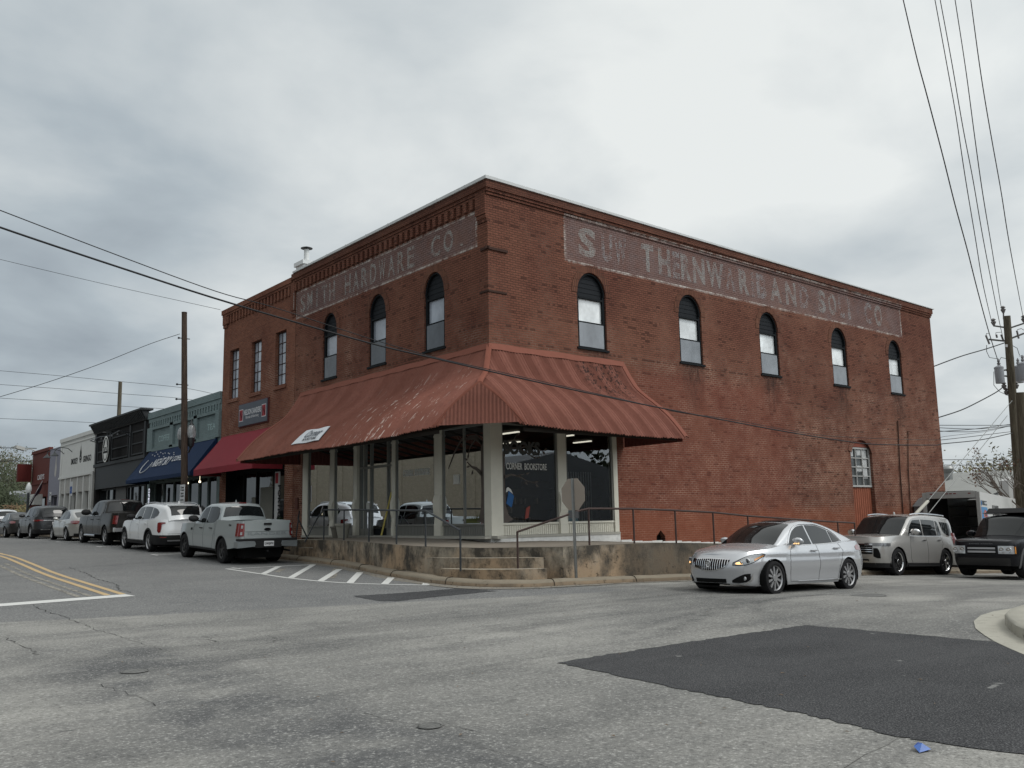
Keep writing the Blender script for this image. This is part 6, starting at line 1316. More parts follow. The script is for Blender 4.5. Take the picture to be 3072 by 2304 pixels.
def x3(c, r, paint):
    c.end_patch([(p, .66, .90) for p in np.linspace(-23, 23, 14)], 1, .008).build('grille', under, r)
    m = MB()
    for z in (.70, .80):
        q = c.end_patch([(p, z, z+.055) for p in np.linspace(-22, 22, 14)], 1, .022); m.add(q.v, q.f)
    m.build('grille_bar', alloy, r); text('lettering', 'LAND ROVER', (c.a-.004, -.34, .945), (0, 1, 0), (-.25, 0, 1), .68, .026, plain('dull_letters', (.16, .16, .17), .4), r, .0)
    c.end_patch([(p, .67, .90) for p in np.linspace(26, 46, 8)], 1, .010, both=True).build('headlight', clearlamp, r)
    m = MB()
    for y in (.56, .76, -.56, -.76): m.lathe([(.075, -.01), (.07, .01), (.04, .006), (0, .012)], (c.a+.006-.01, y, .785), 18, 'x')
    m.build('headlight', chrome, r, smooth=40); c.end_patch([(47, .68, .88), (49, .68, .88)], 1, .012, both=True).build('indicator', amber, r)
    c.end_patch([(p, .33, .55) for p in np.linspace(-40, 40, 20)], 1, .02).build('bumper', plain('gloss_black_bumper', (.01, .01, .011), .25, .6), r); arch_trim(c, r, plain('dark_grey_arch', (.07, .07, .072), .35, .5), .09)
    m = MB(); 
    for sg in (1, -1): m.path([(c.a-s_, sg*.72, 1.93) for s_ in np.linspace(2.0, 4.5, 8)], .02, 6); m.tube((c.a-2.2, sg*.72, 1.84), (c.a-2.2, sg*.72, 1.93), .02, .02, 6); m.tube((c.a-4.2, sg*.72, 1.88), (c.a-4.2, sg*.72, 1.93), .02, .02, 6)
    m.build('roof_rail', alloy, r)
    m = MB(); m.hexa([(c.a-1.95, -.62, 1.93), (c.a-4.4, -.62, 1.95), (c.a-4.4, .62, 1.95), (c.a-1.95, .62, 1.93), (c.a-2.15, -.6, 2.08), (c.a-4.3, -.6, 2.07), (c.a-4.3, .6, 2.07), (c.a-2.15, .6, 2.08)]); m.build('roof_rack', trimblk, r)
    c.end_patch([(p, 1.0, 1.14) for p in np.linspace(38, 44, 4)], -1, .008, both=True).build('tail_light', redlamp, r)
blackp = carpaint('black_paint', (.006, .0065, .009), 0, .25)
make_car('black_suv', 'boxy black suv with roof rack at the right edge of the picture', S3, (14.0-.85*1.05+4.84/2*1.05, -8.9+.96*1.05, -.62), math.pi, blackp, 1.05, -math.radians(2.4), x3)

# 4. grey crew cab pickup
S4 = dict(L=5.35, W=1.86, wb=3.22, faxle=.90, wr=.385, arch=.44, sill=.38, cat='pickup', rim=dkalloy, spokes=6, rimr=.235, nf=6, nr=14, crown=.03, tumble=.30, ginset=.05, tw=.27,
    top=[(0, .98), (.2, 1.06), (.8, 1.12), (1.3, 1.15), (2, 1.14), (3.45, 1.17), (3.55, 1.30), (5.2, 1.31), (5.35, 1.31)], front=[(.3, .1), (.6, 0), (1.0, .04), (1.2, .15)], rear=[(.3, .03), (.5, .0), (1.4, .015)], side=[(.2, .06), (.5, .012), (.8, 0), (1.1, .03), (1.35, .055)],
    bot=[(0, .40), (1.5, .38), (3.3, .38), (4.6, .46), (5.35, .56)], bed=(3.68, 5.28),
    roof=[(1.35, 1.10), (1.6, 1.30), (1.9, 1.56), (2.15, 1.72), (2.4, 1.78), (3.0, 1.80), (3.35, 1.78), (3.48, 1.70), (3.62, 1.25)],
    win=[[(1.86, 1.19, 1.28), (2.05, 1.185, 1.52), (2.25, 1.185, 1.65), (2.55, 1.19, 1.69)], [(2.62, 1.19, 1.69), (3.0, 1.2, 1.70), (3.28, 1.22, 1.66), (3.4, 1.24, 1.5)]], wind=(1.45, 2.2, .97, .94), rwin=(3.49, 3.585, .93, .95),
    seams=[[(1.78, 1.12), (1.72, .8), (1.75, .42)], [(2.6, 1.17), (2.6, .42)], [(3.42, 1.2), (3.5, 1.0), (3.35, .42)], [(3.56, 1.3), (3.56, .44)], [(1.75, .43), (3.35, .43)]], handles=[(2.42, 1.02), (3.22, 1.04)], hmat=trimblk, mirror=(1.98, 1.25, 1.3), mirmat=trimblk)
def x4(c, r, paint):
    arch_trim(c, r, trimblk, .02); sillstrip(c, r, trimblk, .36, .42, 1.4, 3.7)
    for sg in (1, -1):
        c.end_patch([(sg*p, .86, 1.24) for p in np.linspace(38, 52, 8)], -1, .012).build('tail_light', redlamp, r, smooth=40)
    c.end_patch([(p, z0, z0+.09) for p, z0 in zip(np.linspace(40.5, 43, 3), (1.09,)*3)], -1, .018, both=True).build('reverse_light', clearlamp, r); c.end_patch([(p, .90, .99) for p in np.linspace(40.5, 43, 3)], -1, .018, both=True).build('reverse_light', clearlamp, r)
    xr_ = -c.a
    tg = endbox(c, r, 'tailgate', paint, -.71, .71, .80, 1.325, -1, .016); 
    text('lettering', 'RANGER', (xr_-.022, .62, .90), (0, -1, 0), (0, 0, 1), 1.24, .085, plain('embossed_grey', (.235, .255, .262), .35), tg, -.0)
    em = MB(); em.lathe([(.0, .012), (.07, .01), (.085, 0), (.085, -.01)], (0, 0, 0), 20, 'x'); em.v = [(xr_-.02-v[0], v[1]*1.25, 1.06+v[2]*.55) for v in em.v]; em.build('emblem', blackp, tg)
    MB().box(xr_-.035, xr_-.018, -.12, .12, 1.19, 1.25).build('tailgate_handle', trimblk, tg); MB().box(xr_-.018, xr_-.015, -.7, .7, .995, 1.0).build('panel_gap', seam_m, tg)
    bm_ = MB(); 
    for y0, y1 in ((-.93, -.36), (.36, .93)):
        sgn_ = 1 if y0 > 0 else -1; yo, yi = (.95*sgn_, .36*sgn_)
        bm_.hexa([(xr_-.12, yi, .56), (xr_-.09, yo, .52), (xr_+.2, yo, .52), (xr_+.2, yi, .56), (xr_-.15, yi+.08*sgn_, .72), (xr_-.10, yo, .72), (xr_+.2, yo, .72), (xr_+.2, yi, .72)])
    bm_.build('rear_bumper', plain('cactus_grey_bumper', (.19, .21, .22), .35, .5, .2, coat=.5), r, bevel=.012)
    MB().box(xr_-.13, xr_+.15, -.42, .42, .52, .72).build('bumper_step', trimblk, r, bevel=.01); MB().box(xr_-.12, xr_+.1, -.93, .93, .725, .79).build('bumper_pad', trimblk, r, bevel=.008)
    p = MB().box(xr_-.16, xr_-.15, -.155, .155, .57, .72).build('licence_plate', plate_w, r); text('plate_text', 'CWQ5731', (xr_-.1605, .135, .605), (0, -1, 0), (0, 0, 1), .27, .075, blk, p, .035)
    MB().box(c.a-3.40, c.a-3.44, -.12, .12, 1.80, 1.835).build('brake_light', redlamp, r); text('badge', 'FX4', (-c.a+.75, c.sy(-c.a+.75, 1.2)+.004, 1.14), (-1, 0, 0), (0, 0, 1), .17, .06, blk, r, .02)
    m = MB(); m.tube((xr_-.1, 0, .42), (xr_+.3, 0, .45), .03, .03, 8); m.tube((xr_-.0, -.75, .40), (xr_+.5, -.72, .42), .03, .03, 8); m.tube((xr_+.7, -.25, .42), (xr_+1.2, .3, .42), .12, .12, 10); m.build('tow_hitch', trimblk, r)
    m = MB(); m.lathe([(.03, 0), (.02, .05), (0, .09)], (c.a-2.9, 0, 1.83), 8); m.build('antenna_fin', paint, r)
    c.side_patch([(x, .93, 1.0) for x in np.linspace(1.5, 1.66, 4)], .008, gh=False).build('fender_badge', trimblk, r)
grey = carpaint('cactus_grey_paint', (.31, .34, .345), .1, .28)
YV = math.pi/2
def leftcar(name, label, S, y_rear_axle, near, paint, ex, scale=1.05, grp='vehicles parked along the shop row'):
    ra = (S['faxle']+S['wb'])*scale; yc = y_rear_axle+ra-S['L']/2*scale; yf = y_rear_axle+S['wb']*scale; z0, z1 = gz(-4, y_rear_axle), gz(-4, yf)
    # centre height on the sloping street
    sl = (z1-z0)/(yf-y_rear_axle); zc_ = z0+sl*(yc-y_rear_axle)
    return make_car(name, label, S, (near+S['W']/2*scale, yc, zc_), YV, paint, scale, -math.atan(sl), ex, group=grp)
leftcar('grey_pickup', 'light grey crew cab pickup truck, nearest of the parked row', S4, 7.95, -4.82, grey, x4)

# 5. white SUV
S5 = dict(L=5.0, W=1.99, wb=2.9, faxle=.95, wr=.38, arch=.425, sill=.30, cat='suv', rim=alloy, spokes=5, rimr=.27, wstyle=1, nf=5, nr=6, crown=.04, tumble=.30, ginset=.06,
    top=[(0, .92), (.2, .99), (.8, 1.06), (1.3, 1.10), (2, 1.10), (4, 1.15), (4.8, 1.16), (5.0, 1.10)], front=[(.25, .1), (.5, 0), (.9, .06), (1.1, .2)], rear=[(.3, .10), (.5, .0), (.75, .01), (.95, .05), (1.2, .10)], side=SIDET,
    roof=[(1.25, 1.05), (1.55, 1.28), (1.9, 1.52), (2.2, 1.66), (2.6, 1.73), (3.4, 1.75), (4.2, 1.70), (4.6, 1.64), (4.75, 1.52), (4.93, 1.13)],
    win=[[(1.85, 1.16, 1.24), (2.05, 1.15, 1.46), (2.3, 1.15, 1.58), (2.7, 1.16, 1.62)], [(2.78, 1.16, 1.625), (3.3, 1.17, 1.62), (3.62, 1.18, 1.60)], [(3.7, 1.19, 1.59), (4.0, 1.22, 1.55), (4.22, 1.28, 1.47), (4.3, 1.36, 1.42)]],
    winchrome=[[(1.8, 1.14), (3, 1.145), (3.9, 1.18), (4.3, 1.33)]], wind=(1.38, 2.2, .97, .94), rwin=(4.66, 4.86, .90, .88),
    seams=[[(1.8, 1.1), (1.72, .8), (1.8, .34)], [(2.75, 1.14), (2.76, .34)], [(3.66, 1.16), (3.75, .9), (3.5, .34)]], handles=[(2.55, 1.0), (3.5, 1.02)], mirror=(1.98, 1.2, 1.2), mirmat=trimblk)
def x5(c, r, paint):
    arch_trim(c, r, trimblk, .06); sillstrip(c, r, trimblk, .27, .40, 1.35, 3.5); sillstrip(c, r, chrome, .40, .43, 1.5, 3.3, 'sill_trim', .014)
    c.end_patch([(p, .28, .62) for p in np.linspace(-88, 88, 40)], -1, .010).build('rear_bumper', trimblk, r, smooth=50)
    c.end_patch(lens_strip([(38, 1.03, 1.07), (44, 1.0, 1.075), (46.5, .74, 1.075), (51, .70, 1.07), (55, .76, 1.05)], 4), -1, .016, both=True).build('tail_light', redlamp, r, smooth=40)
    c.end_patch([(p, .40, .45) for p in np.linspace(-34, 34, 16)], -1, .03).build('skid_plate', alloy, r); c.end_patch([(p, .53, .56) for p in np.linspace(36, 48, 6)], -1, .02, both=True).build('reflector', redlamp, r)
    endbox(c, r, 'panel_gap', seam_m, -.8, .8, .66, .668, -1, .004); platebox(c, r, .78, -1, None)
    m = MB()
    for sg in (1, -1): m.path([(c.a-s_, sg*(c.gyw(s_, 1.68)-.08), c.G(s_)+.03) for s_ in np.linspace(2.3, 4.4, 12)], .018, 6)
    m.build('roof_rail', alloy, r); MB().box(-c.a+.3, -c.a+.52, -.55, .55, 1.655, 1.685).build('roof_spoiler', paint, r, bevel=.008); MB().lathe([(.04, 0), (.03, .06), (0, .1)], (-c.a+.9, 0, 1.74), 8).build('antenna_fin', paint, r)
white = carpaint('pearl_white_paint', (.74, .75, .76), .05, .25)
leftcar('white_suv', 'white three row suv with black lower cladding behind the grey pickup', S5, 15.1, -4.85, white, x5)

# 6. dark pickup
S6 = dict(L=5.84, W=2.03, wb=3.65, faxle=.98, wr=.40, arch=.46, sill=.42, cat='pickup', rim=alloy, spokes=5, rimr=.26, nf=7, nr=14, crown=.03, tumble=.26, ginset=.06, tw=.27,
    top=[(0, 1.02), (.2, 1.1), (.8, 1.16), (1.4, 1.18), (2, 1.17), (3.85, 1.2), (3.95, 1.31), (5.84, 1.32)], front=[(.3, .1), (.6, 0), (1.1, .04), (1.3, .15)], rear=[(.3, .03), (.5, 0), (1.4, .01)], side=[(.2, .06), (.5, .012), (.8, 0), (1.1, .03), (1.35, .06)],
    bot=[(0, .42), (1.5, .42), (3.7, .42), (5.84, .58)], bed=(4.1, 5.76),
    roof=[(1.45, 1.13), (1.75, 1.38), (2.05, 1.62), (2.3, 1.78), (2.6, 1.85), (3.3, 1.87), (3.75, 1.84), (3.88, 1.76), (4.05, 1.27)],
    win=[[(2.0, 1.22, 1.32), (2.2, 1.22, 1.58), (2.4, 1.22, 1.71), (2.8, 1.22, 1.75)], [(2.9, 1.22, 1.755), (3.3, 1.22, 1.76), (3.65, 1.24, 1.72), (3.78, 1.27, 1.58)]], winchrome=[[(1.95, 1.205), (3, 1.205), (3.8, 1.24)]], wind=(1.56, 2.35, .97, .94), rwin=(3.88, 4.02, .93, .95),
    seams=[[(1.95, 1.18), (1.85, .8), (1.9, .46)], [(2.86, 1.2), (2.86, .46)], [(3.8, 1.2), (3.7, .46)], [(3.97, 1.3), (3.97, .5)]], handles=[(2.65, 1.04), (3.6, 1.06)], hmat=trimblk, mirror=(2.12, 1.3, 1.55), mirmat=trimblk)
def x6(c, r, paint):
    m = MB(); m.path([(c.a-2.0, 1.08, .38), (c.a-3.6, 1.08, .38)], .05, 10); m.path([(c.a-2.0, -1.08, .38), (c.a-3.6, -1.08, .38)], .05, 10); m.build('side_step', chrome, r)
    c.end_patch([(p, .88, 1.22) for p in np.linspace(40, 51, 6)], -1, .012, both=True).build('tail_light', redlamp, r); endbox(c, r, 'tailgate', paint, -.78, .78, .78, 1.33, -1, .016)
    MB().box(-c.a-.16, -c.a+.1, -.98, .98, .56, .74).build('rear_bumper', chrome, r, bevel=.02); MB().box(-c.a-.17, -c.a-.16, -.155, .155, .58, .72).build('licence_plate', plate_w, r); MB().box(c.a-3.72, c.a-3.78, -.16, .16, 1.855, 1.885).build('brake_light', redlamp, r)
dkbrown = carpaint('dark_bronze_paint', (.018, .017, .016), 0, .25)
leftcar('dark_pickup', 'dark bronze crew cab pickup with chrome side step, third in the parked row', S6, 21.4, -4.72, dkbrown, x6)

# 7. silver saloon, parked
S7 = dict(S1); S7.update(rimr=.235, spokes=9, win=S1['win'], cat='car')
def x7(c, r, paint):
    c.end_patch(lens_strip([(32, .84, .93), (44, .80, .96), (58, .82, .96), (74, .88, .94)], 4), -1, .010, both=True).build('tail_light', redlamp, r, smooth=40); platebox(c, r, .62, -1, None, off=.02)
    c.end_patch([(p, .25, .36) for p in np.linspace(-50, 50, 20)], -1, .008).build('lower_valance', trimblk, r, smooth=50)
warm = carpaint('warm_silver_paint', (.46, .455, .43), .5, .28)
leftcar('silver_sedan', 'pale warm silver sedan parked between the dark pickup and the charcoal suv', S7, 28.6, -4.6, warm, x7)
# 8. charcoal crossover
S8 = dict(S5); S8.update(rimr=.26, spokes=7, wstyle=0, mirmat=None)
S8.pop('mirmat')
def x8(c, r, paint):
    arch_trim(c, r, trimblk, .05); c.end_patch([(p, .28, .50) for p in np.linspace(-80, 80, 30)], -1, .010).build('rear_bumper', trimblk, r, smooth=50)
    c.end_patch(lens_strip([(30, .96, 1.0), (44, .93, 1.02), (58, .92, 1.02), (70, .96, 1.0)], 4), -1, .014, both=True).build('tail_light', redlamp, r, smooth=40); platebox(c, r, .82, -1, None)
    c.end_patch([(p, .47, .50) for p in np.linspace(-36, 36, 14)], -1, .02).build('chrome_trim', chrome, r); c.end_patch([(p, .96, .99) for p in np.linspace(-30, 30, 12)], -1, .012).build('chrome_trim', alloy, r)
    em = MB(); em.lathe([(.0, .012), (.06, .0)], (0, 0, 0), 14, 'x'); em.v = [(-c.fx(0, .92, -1)*-1-.02-v[0], v[1]*1.3, .90+v[2]) for v in em.v]; em.build('emblem', chrome, r)
char = carpaint('charcoal_paint', (.034, .036, .039), 0, .25)
leftcar('charcoal_suv', 'charcoal crossover suv with a thin chrome strip, fifth in the parked row', S8, 36.0, -4.7, char, x8, 1.04)
def x9(c, r, paint):
    c.end_patch(lens_strip([(34, .84, .93), (46, .82, .97), (62, .86, .96)], 4), -1, .010, both=True).build('tail_light', redlamp, r, smooth=40); platebox(c, r, .62, -1, None)
leftcar('dark_sedan', 'dark grey sedan parked beyond the charcoal suv at the left edge', S7, 42.8, -4.75, carpaint('graphite_paint', (.026, .025, .024), 0, .25), x9)
leftcar('far_white_suv', 'white suv at the far left end of the parked row', S8, 49.0, -4.75, white, x8, 1.04)
# ---------------- street furniture ----------------
galv = plain('galvanised_steel', (.26, .265, .26), .45, .5, .5, var=.2, scale=8)
wood = Mat('pole_timber', .9, .2); _v = wood.noise(3., 6, .7, wood.vscale(wood.pos(), (6, 6, .35))); wood.col(wood.mix(wood.ramp(_v, .35, .65), (.085, .060, .045), (.032, .024, .02))); wood.bump(_v, .4, .01); wood = wood.m
wood2 = Mat('weathered_timber', .9, .2); _v = wood2.noise(3., 6, .7, wood2.vscale(wood2.pos(), (5, 5, .3))); wood2.col(wood2.mix(wood2.ramp(_v, .35, .65), (.13, .115, .085), (.055, .045, .032))); wood2 = wood2.m
# stop sign seen from behind
ss = empty('stop_sign', (-1.33, -4.86, .1), label='back of an octagonal stop sign on a perforated steel post at the corner kerb', cat='sign')
td = Vector((ray(1730, 1450)[0], ray(1730, 1450)[1], 0)).normalized(); an = math.atan2(td.y, td.x)-math.radians(43); ss.rotation_euler = (0, math.radians(-.9), an)
m = MB(); m.box(-.028, -.022, -.022, .022, -.15, 2.36); m.box(-.028, .0, -.026, -.022, -.15, 2.36); m.box(-.028, .0, .022, .026, -.15, 2.36); m.box(-.002, .0, -.045, -.026, -.15, 2.36); m.box(-.002, 0, .026, .045, -.15, 2.36); m.build('post', galv, ss)
m = MB(); R8 = .405; oc = [(R8*math.cos(math.pi/8+k*math.pi/4), R8*math.sin(math.pi/8+k*math.pi/4)) for k in range(8)]
m.add([(.002, a, 1.98+b_) for a, b_ in oc]+[(.006, a, 1.98+b_) for a, b_ in oc], [tuple(range(8)), tuple(range(15, 7, -1))]+[(k, (k+1) % 8, 8+(k+1) % 8, 8+k) for k in range(8)]); m.build('sign_plate', plain('bare_aluminium', (.30, .255, .215), .5, .4, .2, var=.12, scale=2), ss)
m = MB(); m.add([(.0075, a*.97, 1.98+b_*.97) for a, b_ in oc], [tuple(range(8))]); m.build('sign_face', plain('stop_red', (.4, .02, .02)), ss)
m = MB(); m.box(.002, .006, -.15, .15, 1.42, 1.58); m.build('small_plate', plain('dark_aluminium', (.12, .12, .125), .5), ss)
# railings
rail_m = plain('black_rail_paint', (.028, .032, .036), .45, .4, var=.3, scale=4); rail_br = plain('brown_rail_paint', (.06, .04, .036), .55, .4, var=.3, scale=4)
def proj(p):
    q = RW.T @ (np.array(p)-CAM); return CX+FPX*q[0]/q[2], CY-FPX*q[1]/q[2]
def onpoly(px, poly):
    """XY on the polyline whose image column is px"""
    best = None
    for a, b_ in zip(poly, poly[1:]):
        for k in range(21): t = k/20; x, y = a[0]+(b_[0]-a[0])*t, a[1]+(b_[1]-a[1])*t; e = abs(proj((x, y, 1.2))[0]-px); best = min(best, (e, x, y)) if best else (e, x, y)
    return best[1:]
def zfor(x, y, py):
    lo, hi = -2, 8
    for _ in range(30):
        mid = (lo+hi)/2
        if proj((x, y, mid))[1] > py: lo = mid
        else: hi = mid
    return lo
c4f = lambda x, y: (850+.3165*x, 1200+.3165*y); c5f = lambda x, y: (1450+.3165*x, 1200+.3165*y); c6f = lambda x, y: (2000+.2712*x, 1400+.2712*y)
inl = [(a[0]+.12, a[1]) if a[1] > -1.6 else (a[0]+.1, a[1]+.12) for a in ki if a[1] < 7.0]
line1 = [p for p in inl if p[1] > -2.0 and p[0] < -1.5]+[(-3.02, -2.3)]
rl = empty('steps_railing', (-2.6, 2, .95), label='dark pipe handrail along the left edge of the raised pavement down to the corner steps', cat='railing')
m = MB(); tops = []
for px_, py_ in ((385, 1040), (575, 1042), (812, 1042), (1073, 1046), (1348, 1048)):
    X_ = c4f(px_, py_); x, y = onpoly(X_[0], line1); z = zfor(x, y, X_[1]); tops.append((x, y, z)); m.tube((x, y, plat_z(x, y)), (x, y, z), .024, .024, 8)
X_ = c4f(1680, 1235); xe, ye = -3.22, -2.75; xe, ye = gpt(850+.3165*1680, 1200+.3165*1597, .385)[:2]; ze = zfor(xe, ye, X_[1]); tops.append((xe, ye, ze)); m.tube((xe, ye, .36), (xe, ye, ze), .024, .024, 8)
a0 = (tops[0][0]+.25, tops[0][1]+1.0, tops[0][2]-.30); m.path([a0]+tops, .026, 8); m.tube(a0, (a0[0]-.55, a0[1]-.25, a0[2]-.75), .024, .024, 8)
rel(m, rl).build('pipe_rail', rail_m, rl, smooth=60)
m = MB(); m.path([(-1.9, 8.6, .95), (-1.75, 8.65, 1.95), (-2.05, 8.15, 1.7), (-1.7, 8.1, 1.0)], .024, 8); m.build('pipe_rail', rail_m, smooth=60, label='short bent pipe handrail beside the small steps by the grey pickup', cat='railing')
line2 = [(a[0], a[1]+.14) for a in ki if a[0] > -1.2 and a[1] < 0]
rr_ = empty('ramp_railing', (4, -4.8, .8), label='long dark brown pipe handrail sloping down along the ramp beside the brick wall', cat='railing')
m = MB(); tops = []
xs_, ys_ = gpt(1450+.3165*328, 1200+.3165*1590, .385)[:2]; zs_ = zfor(xs_, ys_, c5f(310, 1250)[1]); m.tube((xs_, ys_, .36), (xs_, ys_, zs_), .024, .024, 8); tops.append((xs_, ys_, zs_))
for i, X_ in enumerate((c5f(790, 1047), c5f(1000, 1030), c5f(1425, 1030), c5f(1825, 1046), c6f(520, 505), c6f(900, 545), c6f(1260, 570), c6f(1600, 595), c6f(1890, 612), c6f(2075, 622))):
    x, y = onpoly(X_[0], line2); z = zfor(x, y, X_[1]); tops.append((x, y, z))
    if i: m.tube((x, y, plat_z(x, y)-.05), (x, y, z), .024, .024, 8)
for k in range(3): a, b_ = tops[-2], tops[-1]; 
m.path(tops, .026, 8); rel(m, rr_).build('pipe_rail', rail_br, rr_, smooth=60)
# flower tubs by the door
for x, y, s_, l in ((-.62, 8.05, .8, 'smaller empty grey plastic tub beside the shop door'), (-.75, 7.35, 1.0, 'larger pale ribbed plant tub beside the shop door')):
    t = empty('plant_tub', (x, y, plat_z(x, y)), label=l, cat='plant pot', group='plant tubs by the door'); t.scale = (s_,)*3
    m = MB(); m.lathe([(.17, 0), (.25, .42), (.29, .42), (.29, .50), (.25, .50), (.22, .42), (0, .40)], (0, 0, 0), 24); m.build('tub', plain('tub_grey', (.16, .15, .13)) if s_ < 1 else plain('tub_pale', (.30, .29, .25)), t, smooth=35)
m = MB(); m.lathe([(.2, 0), (.28, .5), (.24, .5), (.2, .4), (0, .4)], (-.5, 12.9, gz(-.5, 12.9)+.15), 18)
for k in range(60): a, h = random.uniform(0, 6.28), random.uniform(.5, 1.15); r_ = .25*(1.3-h); m.add([(-.5+r_*math.cos(a), 12.9+r_*math.sin(a), .62+h), (-.5+(r_+.1)*math.cos(a+.4), 12.9+(r_+.1)*math.sin(a+.4), .58+h), (-.5+(r_+.05)*math.cos(a-.4), 12.9+(r_+.05)*math.sin(a-.4), .72+h)], [(0, 1, 2)])
m.build('potted_shrub', plain('dark_leaves', (.03, .045, .02)), label='small dark potted shrub beside the portrait sign', cat='plant')
# utility pole, twin lamp and parking sign on the main street
up = empty('utility_pole', (-2.62, 17.35, gz(-2.62, 17.35)+.1), label='dark wooden utility pole rising behind the twin street lamp', cat='utility pole')
m = MB(); top = Vector(onplane(553, 940, 0, -2.62))-Vector(up.location); m.tube((0, 0, -.3), top, .155, .115, 14); m.tube(top, top+Vector((0, 0, .05)), .12, .12, 14); m.build('pole', wood, up, smooth=60)
m = MB(); tz = top.z
for dz in (1.15, 3.2, 3.85): m.tube((-.25, top.y*.9, tz-dz), (.25, top.y*.9, tz-dz), .02, .02, 6); m.lathe([(.0, .05), (.045, .03), (.045, -.03), (0, -.05)], (-.24, top.y*.9, tz-dz), 8)
m.build('insulator', iron, up)
tl = empty('twin_street_lamp', (-2.35, 18.35, gz(-2.3, 18)+.15), label='black twin street lamp with two clear acorn globes behind the wooden pole', cat='street lamp')
m = MB(); m.tube((0, 0, 0), (0, 0, .8), .12, .07, 12); m.tube((0, 0, .8), (0, 0, 4.0), .055, .045, 10); m.path([(0, -.55, 4.05), (0, -.35, 3.85), (0, 0, 3.9), (0, .35, 3.85), (0, .55, 4.05)], .035, 8); m.build('post', iron, tl, smooth=60)
globe = Mat('acorn_globe', .1, .7); globe.col((.5, .52, .53)); globe['Transmission Weight'].default_value = .55; globe = globe.m
for y in (-.55, .55):
    m = MB(); m.lathe([(.02, -.15), (.06, -.05), (.12, .0), (.14, .12), (.155, .34), (.13, .36)], (0, y, 4.1), 16); h_ = m.build('lamp_housing', iron, tl, smooth=50)
    m = MB(); m.lathe([(.13, .34), (.18, .42), (.20, .58), (.18, .74), (.12, .88), (.06, .95), (.0, .96)], (0, y, 4.1), 20); m.build('globe', globe, tl, smooth=60)
    m = MB(); m.lathe([(.19, .66), (.17, .76), (.10, .92), (.07, .97), (.03, 1.02), (.02, 1.14), (0, 1.16)], (0, y, 4.1), 12); m.build('finial', iron, tl, smooth=50)
def pole_sign(loc, w_, h_, lab, lines, zc, colr=None, post=True, arrow=True):
    s_ = empty('parking_sign', loc, label=lab, cat='sign'); m = MB()
    if post: m.tube((.03, 0, 0), (.03, 0, zc+h_/2), .025, .025, 8); m.build('post', galv, s_)
    MB().box(-.012, .0, -w_/2, w_/2, zc-h_/2, zc+h_/2).build('plate', plain('sign_white_sheet', (.50, .51, .52), .5), s_, bevel=.004)
    for (t_, yy, zz, ww, hh, mt) in lines: text('lettering', t_, (-.0135, yy, zc+zz), (0, -1, 0), (0, 0, 1), ww, hh, mt, s_, .02)
    if arrow:
        m = MB(); z = zc-h_*.38; m.box(-.016, -.0125, -.12, .12, z-.02, z+.02)
        for sg in (1, -1): m.add([(-.016, sg*.12, z-.05), (-.016, sg*.19, z), (-.016, sg*.12, z+.05)], [(0, 1, 2)])
        m.build('arrow', blk, s_)
    return s_
pole_sign((-2.82, 17.25, gz(-2.8, 17)+.1), .56, .72, 'white two hour parking sign fixed to the wooden utility pole', [('2', .2, .12, .12, .18, blk), ('HOUR', .04, .2, .22, .07, blk), ('PARKING', .04, .1, .26, .06, blk), ('8:00 AM', .17, -.04, .32, .07, blk), ('TO 6:00 PM', .2, -.15, .38, .07, blk)], 2.15, post=False)
hp = pole_sign((-2.3, 37.5, gz(-2.3, 37)+.15), .62, .85, 'blue and white disabled parking sign on a post outside the white shop', [], 2.7, arrow=False)
MB().box(-.016, -.0125, -.24, .24, 2.42, 2.84).build('symbol_panel', plain('sign_blue', (.02, .08, .28)), hp)
m = MB(); m.lathe([(.10, 0), (.10, .004), (.075, .004), (.075, 0)], (-.018, 0, 2.56), 16, 'x'); m.box(-.02, -.017, -.02, .02, 2.58, 2.74); m.lathe([(.03, 0), (0, .003)], (-.019, 0, 2.78), 10, 'x'); m.build('wheelchair_symbol', wpaint, hp)
pole_sign((-2.3, 42.6, gz(-2.3, 42)+.15), .5, .62, 'white parking time sign on a thin post outside the lilac shop', [('2', .17, .1, .1, .15, blk), ('HOUR', .02, .1, .2, .08, blk)], 2.35)
fl_ = empty('street_lamp', (-2.1, 66, gz(-2, 66)), label='black street lamp with a single white acorn globe at the far end of the street', cat='street lamp')
p_ = onplane(262*.3165+0, 1200+.3165*1000, 0, -2.1); fl_.location = (-2.1, float(p_[1]), 1.1)
MB().tube((0, 0, 0), (0, 0, 2.9), .11, .08, 10).build('post', iron, fl_); MB().lathe([(.12, 2.9), (.19, 3.05), (.20, 3.22), (.15, 3.40), (.06, 3.6), (0, 3.62)], (0, 0, 0), 16).build('globe', plain('white_globe', (.55, .57, .57), .3), fl_, smooth=60)
